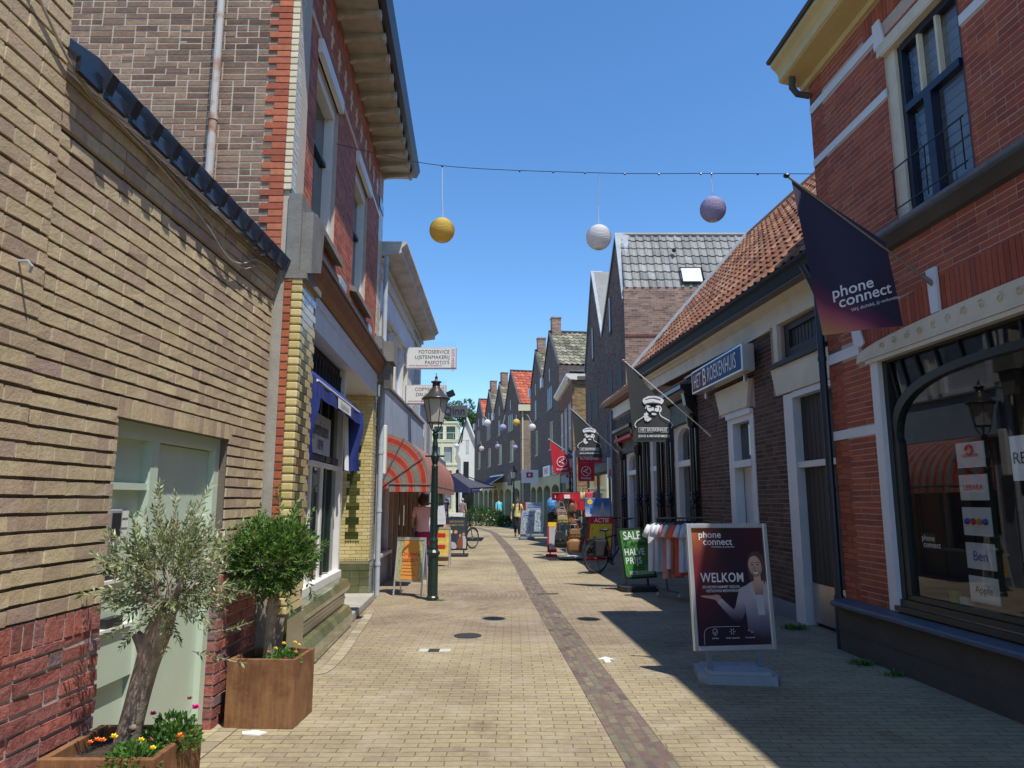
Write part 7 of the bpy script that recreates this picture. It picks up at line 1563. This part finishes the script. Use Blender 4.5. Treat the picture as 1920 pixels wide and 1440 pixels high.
for i in range(9):
    a = 1.18+i*.08; f = MB(); c_ = (brn, cam, bkb)[i % 3]; f.tube([(a,19.66+.05*(i%2),1.56),(a+.01,19.64,1.40),(a-.02,19.62,1.22)], .012, 5); tag(f.build('belt', c_), ('brown','tan','black')[i%3]+' leather belt hanging from the red header ring', 'belt', 'belts hanging from the red header')
t = thing('goods_rack', (1.95,20.6,0), 'second display rack behind the bags, crowded with small red and grey goods', 'display rack')
f = MB(); f.tube([(1.98,20.6,0),(1.98,20.6,1.95)], .02, 6); f.cbox(1.75,2.2,20.4,20.8,0,.04,.01)
for z in (.5,.8,1.1,1.4): f.tube([(1.7,20.5,z),(2.25,20.5,z)], .008, 5)
f.build('stand', zinc, t); R = random.Random(4); f = MB(); g = MB(); h = MB()
for i in range(40):
    x, z = 1.72+R.random()*.5, .25+R.random()*1.25; (f, g, h)[i % 3].cbox(x, x+R.uniform(.04,.10), 20.42, 20.48, z, z+R.uniform(.06,.16), .006)
f.build('red_packets', redt, t); g.build('grey_packets', M('grey_packets', rgb(.12,.12,.13), .6), t); h.build('brown_packets', M('olive_packets', rgb(.16,.14,.08), .6), t)
f = MB(); f.cbox(1.70,2.05,20.35,20.40,1.32,1.62,.01); tag(f.build('red_crate', kred), 'red plastic panel behind the bag rack under the straw hats', 'panel')
strw = M('straw', rgb(.55,.45,.25), .85, var=.2, vs=30)
for (x, z, m, lab, rx, rz) in ((1.92,1.70,strw,'pale straw slipper pair hanging left of the pink bag',.07,.13),(2.01,1.70,strw,'second pale straw slipper pair beside the first',.06,.13),(2.34,1.70,M('beige_weave', rgb(.33,.28,.20), .85, var=.2, vs=30),'beige woven bag right of the pink one',.12,.15)):
    f = MB(); f.ball((x,20.0,z), .5, 14, 10, sx=rx*2, sy=.12, sz=rz*2); f.tube([(x,20,z+rz*.9),(x,20,z+rz+.12)], .006, 4); tag(f.build('woven_item', m), lab, 'woven bag', 'woven goods on hooks')
t = thing('pink_bag', (2.14,19.95,1.56), 'coral pink swim bag hanging over the blue picture poster', 'bag'); f = MB(); f.cbox(2.03,2.25,19.9,20.0,1.56,1.83,.04); f.build('pouch', M('coral_plastic', rgb(.60,.07,.10), .4), t); f = MB(); f.tube(smooth([(2.08,19.95,1.82),(2.14,19.95,1.93),(2.2,19.95,1.82)],4), .008, 5); f.build('handle', strw, t)
t = thing('poster_stand', (2.3,19,0), 'red and yellow ACTIE poster stand standing behind the black bicycle', 'poster stand')
F = PL((1.96,19,.33), (1,.08,0), (.09,0,1)); f = MB(F); f.cbox(0,.66,-.03,.01,-.28,.85,.01); f.build('frame', kred, t)
f = MB(F); f.box(.04,.62,.011,.013,0,.66); po = f.build('poster', speckmat('yellow_poster', [(.35,(.25,.18,.04)),(.45,(.65,.50,.03)),(.62,(.70,.55,.04)),(.7,(.45,.10,.03))], 7), t)
f = MB(F); f.text('ACTIE', (.33,.014,.70), (1,0,0), (0,0,1), .16, .012, 'C', wid=.9); f.build('lettering', whitei, po)
figure2d(F, po, [('printed_figure', suit, smooth([(.30,.02),(.38,.02),(.42,.25),(.38,.38),(.31,.38),(.28,.25),(.30,.02)],2), .016), ('printed_figure', bluegr, smooth([(.12,.02),(.22,.02),(.24,.25),(.18,.36),(.12,.28),(.12,.02)],2), .016)])
t = thing('blue_poster', (2.3,19.3,1.15), 'blue and white seaside picture poster with a round yellow badge above the red stand', 'poster')
F = PL((1.97,19.4,1.16), (1,.05,0)); f = MB(F); f.cbox(0,.68,-.02,.0,0,.50,.01); po = f.build('panel', gradmat('sea_print', [(.2,(.5,.55,.6)),(.45,(.25,.40,.6)),(.8,(.05,.14,.40))], 'Y', .4, .3, 3), t)
f = MB(F); f.quad((.01,.002,.01),(.67,.002,.01),(.67,.002,.49),(.01,.002,.49), .5, [(0,0),(1,0),(1,1),(0,1)]); f.build('picture', bpy.data.materials['sea_print'], po)
figure2d(F, po, [('yellow_badge', pet['yellow'], circ(.13,.40,.07)[:-1], .006), ('printed_figure', suit, smooth([(.38,.02),(.56,.02),(.52,.25),(.47,.40),(.42,.25),(.38,.02)],2), .005), ('printed_bottle', blut, [(.13,.08),(.19,.08),(.19,.22),(.16,.28),(.13,.22)], .005)])
f = MB(F); f.text('1+1', (.13,.008,.375), (1,0,0), (0,0,1), .06, .003, 'C'); f.build('lettering', blackm, po)
t = thing('poster_stand', (1.2,20.9,0), 'narrow red edged poster stand with a yellow strip behind the black backpack', 'poster stand'); f = MB(); f.cbox(1.02,1.30,20.95,21.0,.12,1.05,.01); f.tube([(1.1,21,.0),(1.1,21,.2)], .02, 6); f.cbox(.98,1.3,20.8,21.2,0,.06,.01); q = f.build('frame', kred, t); f = MB(); f.box(1.05,1.28,20.94,20.949,.85,1.0); f.build('yellow_strip', pet['yellow'], q); f = MB(); f.box(1.07,1.28,20.94,20.948,.2,.84); f.build('picture', greyw, q)
t = thing('blue_parcel', (1.2,21.3,1.0), 'light blue inflatable bag behind the upper bags', 'bag'); f = MB(); f.ball((1.18,21.3,1.45), .16, 12, 8, sz=1.5); f.build('shell', M('sky_blue_plastic', rgb(.08,.28,.6), .4), t)
# boards with pictures by the woman
pic = speckmat('city_picture', [(.35,(.10,.14,.18)),(.5,(.30,.38,.45)),(.65,(.65,.68,.70))], 6)
def picboard(label, F, w_, h, m):
    t = thing('poster_stand', F.w(w_/2,0,0), label, 'poster stand'); f = MB(F); f.cbox(0,w_,-.03,.02,.22,h,.01); q = f.build('frame', alu, t)
    f = MB(F); f.quad((.04,.022,.28),(w_-.04,.022,.28),(w_-.04,.022,h-.30),(.04,.022,h-.30), .5, [(0,0),(1,0),(1,1),(0,1)]); f.build('picture', m, q)
    f = MB(F); f.box(.03,w_-.03,.021,.025,h-.28,h-.04); f.box(.10,w_-.3,.026,.027,h-.14,h-.10); q2 = f.build('heading', bluep, q); f = MB(F); f.box(.08,w_-.12,.0255,.028,h-.22,h-.185); f.box(.08,w_-.35,.0255,.028,h-.12,h-.09); f.build('heading_lines', blut, q2)
    f = MB(F); f.cbox(-.02,w_+.02,-.25,.25,0,.12,.03); f.tube([(.12,0,.1),(.12,0,.3)], .02, 6); f.tube([(w_-.12,0,.1),(w_-.12,0,.3)], .02, 6); f.build('foot', bluegr, t); return t
picboard('smaller picture stand just behind the woman in yellow', PL((.32,29.8,0), (1,.1,0), (.07,0,1)), .56, 1.18, pic)
picboard('larger picture stand with light blue heading right of the smaller one', PL((.62,32.3,0), (1,.05,0)), .76, 1.50, pic)
f = MB(); f.cbox(.48,.9,32.9,33.0,.3,1.52,.01); tag(f.build('red_framed_board', M('maroon_board', rgb(.22,.02,.03), .5)), 'dark red board edge showing behind the two picture stands', 'board')

# ---------------------------------------------------------------- shop signs on the dark row
def fsign(F, s0, s1, z0, z1, txt, m, tm, label, n=.06, size=.35, perp=None):
    if perp: F = PL(F.w(s0, .1, 0), (-1,0,0)); F = PL(tuple(F.O), (1,0,0)); s0, s1 = -perp, 0
    t = thing('shop_sign', F.w((s0+s1)/2, n, z0), label, 'sign', 'shop signs along the dark row'); f = MB(F); f.cbox(min(s0,s1),max(s0,s1),.02,n+.04,z0,z1,.01); q = f.build('panel', m, t)
    if txt: f = MB(F); f.text(txt, ((s0+s1)/2, n+.045, z0+(z1-z0)*.28), (F.rd,0,0), (0,0,1), size, .012, 'C'); f.build('lettering', tm, q)
    return t
fsign(FA, 2.6, 5.0, 2.95, 3.55, 'SHOES', whitei, redt, 'long white and pink shop sign over the arches of the tallest gabled house', size=.45)
fsign(FA, .3, 2.0, 2.95, 3.5, 'VODKA', bluegr, whitei, 'dark blue grey shop sign with pale letters near the corniced house', size=.42)
q = fsign(FA, 6.8, 0, 2.65, 3.45, '', whitei, redt, 'square white shop sign with a red logo standing out from the wall', perp=1.05)
f = MB(); P_ = FA.w(6.8,.1,0); f.cbox(P_.x-.75,P_.x-.35,P_.y-.13,P_.y-.10,2.98,3.3,.02); f.build('red_logo', kred, q.children[0]); f = MB(); f.ball((P_.x-.55,P_.y-.135,3.14), .08, 10, 6, sy=.2); f.build('white_dot', whitei, q.children[0])
fsign(FB, 2.4, 3.6, 2.7, 3.5, '', blackm, redt, 'small dark hanging shop sign beside the far street lamp')
t = thing('blue_shop_awning', FB.w(7.5,1,2.4), 'dark blue shop awning sloping out from the dark gabled row', 'awning'); f = MB(FB); f.quad((5.2,.05,3.5),(10.0,.05,3.5),(10.0,1.9,2.35),(5.2,1.9,2.35)); f.quad((5.2,1.9,2.35),(10,1.9,2.35),(10,1.9,2.2),(5.2,1.9,2.2)); f.build('canopy', nv, t); f = MB(FB); f.tube([(5.2,.05,3.5),(5.2,1.9,2.35)], .03, 6); f.box(5.15,10.05,0,.12,3.5,3.6); f.build('arms', whitei, t)
f = MB(); f.ball((-.75,60,2.62), .17, 12, 8); f.tube([(-.75,60,2.79),(-.75,60.2,3.4)], .01, 4); tag(f.build('globe_lamp', LM['white']), 'small white globe lamp hanging under the arcade', 'lamp')
# parasol
t = thing('parasol', (-2.25,29.5,0), 'square dark grey parasol over the cafe terrace on the left', 'parasol'); f = MB(); gp_ = M('grey_canvas', rgb(.055,.055,.075), .85, var=.2); c = (-2.25,29.5); a, b = 1.62, 1.5
co = [(c[0]+x*a, c[1]+y*b, 2.12) for x, y in ((-1,-1),(1,-1),(1,1),(-1,1))]; ap = (c[0],c[1],2.72); N = 8; vs = []
for s_ in range(4):
    p, q = Vector(co[s_]), Vector(co[(s_+1)%4]); A_ = Vector(ap); vs = [A_+((p.lerp(q, j/N))-A_)*(i/N)+Vector((0,0,-.22*math.sin(math.pi*i/N)*.35-.05*math.sin(math.pi*j/N)*(i/N))) for i in range(N+1) for j in range(N+1)]
    f.add(vs, [(i*(N+1)+j,i*(N+1)+j+1,(i+1)*(N+1)+j+1,(i+1)*(N+1)+j) for i in range(N) for j in range(N)])
f.build('canopy', gp_, t, smooth=True); f = MB(); f.tube([(c[0],c[1],0),(c[0],c[1],2.85)], .05, 8)
for p in co: f.tube([ap, p], .015, 5)
f.build('pole', black, t); f = MB(); f.cbox(c[0]-.35,c[0]+.35,c[1]-.35,c[1]+.35,0,.12,.03); f.build('foot', dkgrey, t)
# terrace clutter on the left
t = thing('garment_stand', (-2.35,22.5,0), 'dark stand hung with white clothes left of the terrace', 'clothes rack'); f = MB(); f.tube([(-2.75,22.5,1.5),(-1.95,22.5,1.5)], .02, 6); f.tube([(-2.7,22.5,0),(-2.7,22.5,1.62)], .02, 6); f.tube([(-2.0,22.5,0),(-2.0,22.5,1.62)], .02, 6); f.build('rails', black, t)
for i, x in enumerate((-2.62,-2.42,-2.2)):
    f = MB(); f.add([(x-.10,22.45,1.42),(x+.08,22.45,1.45),(x+.16,22.42,.85),(x-.15,22.43,.80),(x-.10,22.55,1.42),(x+.08,22.55,1.45),(x+.16,22.58,.85),(x-.15,22.58,.80)], [(0,1,2,3),(4,5,6,7),(0,4,7,3),(1,5,6,2),(3,2,6,7),(0,1,5,4)]); tag(f.build('white_garment', cw), ('leftmost','middle','rightmost')[i]+' white garment hanging on the dark terrace stand', 'garment', 'white garments on the stand')
t = thing('wooden_barrel', (-2.0,19.6,0), 'brown wooden barrel behind the yellow folding board', 'barrel'); f = MB(); f.lathe([(.17,0),(.22,.35),(.22,.6),(.17,.95)], -1.86, 19.6, 16); f.build('staves', brownw, t, smooth=True); f = MB(); f.lathe([(.225,.3),(.23,.33),(.23,.36)], -1.86, 19.6, 16); f.build('hoop', iron, t)
for i, (x, y) in enumerate(((-3.6,34),(-4.4,37),(-3.3,39))):
    t = thing('terrace_table', (x, y, 0), ('nearest','middle','furthest')[i]+' small dark terrace table beyond the parasol', 'table', 'terrace tables beyond the parasol'); f = MB(); f.lathe([(.38,.72),(.38,.75)], x, y, 16); f.build('table_top', blackm, t); f = MB(); f.tube([(x,y,0),(x,y,.72)], .03, 8); f.lathe([(.22,0),(.2,.03)], x, y, 12); f.build('leg', iron, t)
    for j, dx in enumerate((-.6,.6)):
        q = thing('terrace_chair', (x+dx,y,0), ('dark blue','dark blue')[j]+' terrace chair on the '+('left','right')[j]+' of the '+('nearest','middle','furthest')[i]+' terrace table', 'chair', 'terrace chairs'); f = MB(); f.cbox(x+dx-.2,x+dx+.2,y-.2,y+.2,.43,.47,.01); f.build('seat', navyc, q); f = MB(); sx = x+dx+(-.2 if dx < 0 else .17); f.cbox(sx,sx+.03,y-.2,y+.2,.47,.9,.01); f.build('backrest', navyc, q)
        for ax in (-.18,.18):
            for ay in (-.18,.18): f = MB(); f.tube([(x+dx+ax,y+ay,0),(x+dx+ax,y+ay,.43)], .015, 6); f.build('leg', blackm, q)
# shrubs in front of the row
def shrub(label, x, y, rx, h, seed, n=900, fl=0):
    R = random.Random(seed); t = thing('shrub', (x, y, 0), label, 'shrub', 'shrubs in planters before the dark row'); f = MB()
    for k in range(n):
        a = rv(R); p = Vector((x+a.x*rx, y+a.y*rx*.8, max(.03, h*.45+a.z*h*.6))); d = (a+Vector((0,0,.6))+rv(R)*.5).normalized(); leaf(f, p, d, rv(R), .13, .05, R.random())
    f.build('foliage', tree_leaf, t); f = MB()
    for k in range(9): a = rv(R); f.tube([(x,y,0),(x+a.x*rx*.6,y+a.y*rx*.5,h*.7)], .012, 4)
    f.build('stems', bark, t)
    if fl:
        f = MB()
        for k in range(fl): a = rv(R).normalized(); f.ball((x+a.x*rx,y-abs(a.y)*rx*.9,h*.4+abs(a.z)*h*.5), .03, 6, 4)
        f.build('blossoms', white, t)
for i, (x, y, rx, h, fl, lb) in enumerate(((-3.0,45.5,.55,1.0,0,'low dark shrub at the left end of the planted row'),(-2.3,46,.6,1.25,5,'dark leafy shrub with a few white blossoms, second from the left'),(-1.6,45.5,.6,1.15,8,'rounded dark shrub in the middle of the planted row'),(-1.0,45,.55,.95,12,'shrub with many white blossoms before the cyclist'),(-.45,44.5,.5,.6,4,'lowest shrub at the right end by the shop door'))): shrub(lb, x, y, rx, h, 20+i, 900, fl)
# trees beyond
def bigtree(label, x, y, rx, z0, z1, seed, n):
    R = random.Random(seed); t = thing('leafy_tree', (x, y, 0), label, 'tree', 'tall trees beyond the apartments'); cz, rz = (z0+z1)/2, (z1-z0)/2
    f = MB(); f.tube([(x,y,0),(x+.1,y,cz-rz*.5),(x,y,cz+rz*.3)], [.35,.25,.08], 8)
    cl = [(Vector((x,y,cz))+Vector((a.x*rx,a.y*rx,a.z*rz)), R.uniform(.16,.34)*rx) for a in (rv(R) for _ in range(34))]
    for c, r in cl[:16]: f.tube([(x,y,cz-rz*.3), tuple(c)], [.10,.03], 5)
    f.build('trunk', bark, t); f = MB()
    for k in range(n):
        c, r = cl[R.randrange(len(cl))]; a = rv(R); p = c+a.normalized()*r*R.uniform(.55,1.05); leaf(f, p, (a+Vector((0,0,-.2))+rv(R)*.5).normalized(), (a+rv(R)*.4).normalized(), .38, .26, min(1,max(0,R.gauss(.5,.2))))
    f.build('crown', tree_leaf, t)
bigtree('tall green tree directly behind the apartment roof and white gabled house', -7.4, 104, 4.0, 3, 15.8, 31, 9000)
bigtree('green tree left of the tallest one, above the apartment penthouse', -11.5, 108, 3.6, 4, 14.3, 32, 6000)
bigtree('lower green tree filling the gap beside the white house', -5.9, 92, 2.2, .5, 9.5, 33, 5000)
bigtree('green tree further left behind the cream apartments', -17, 110, 4, 3, 13.5, 34, 4000)
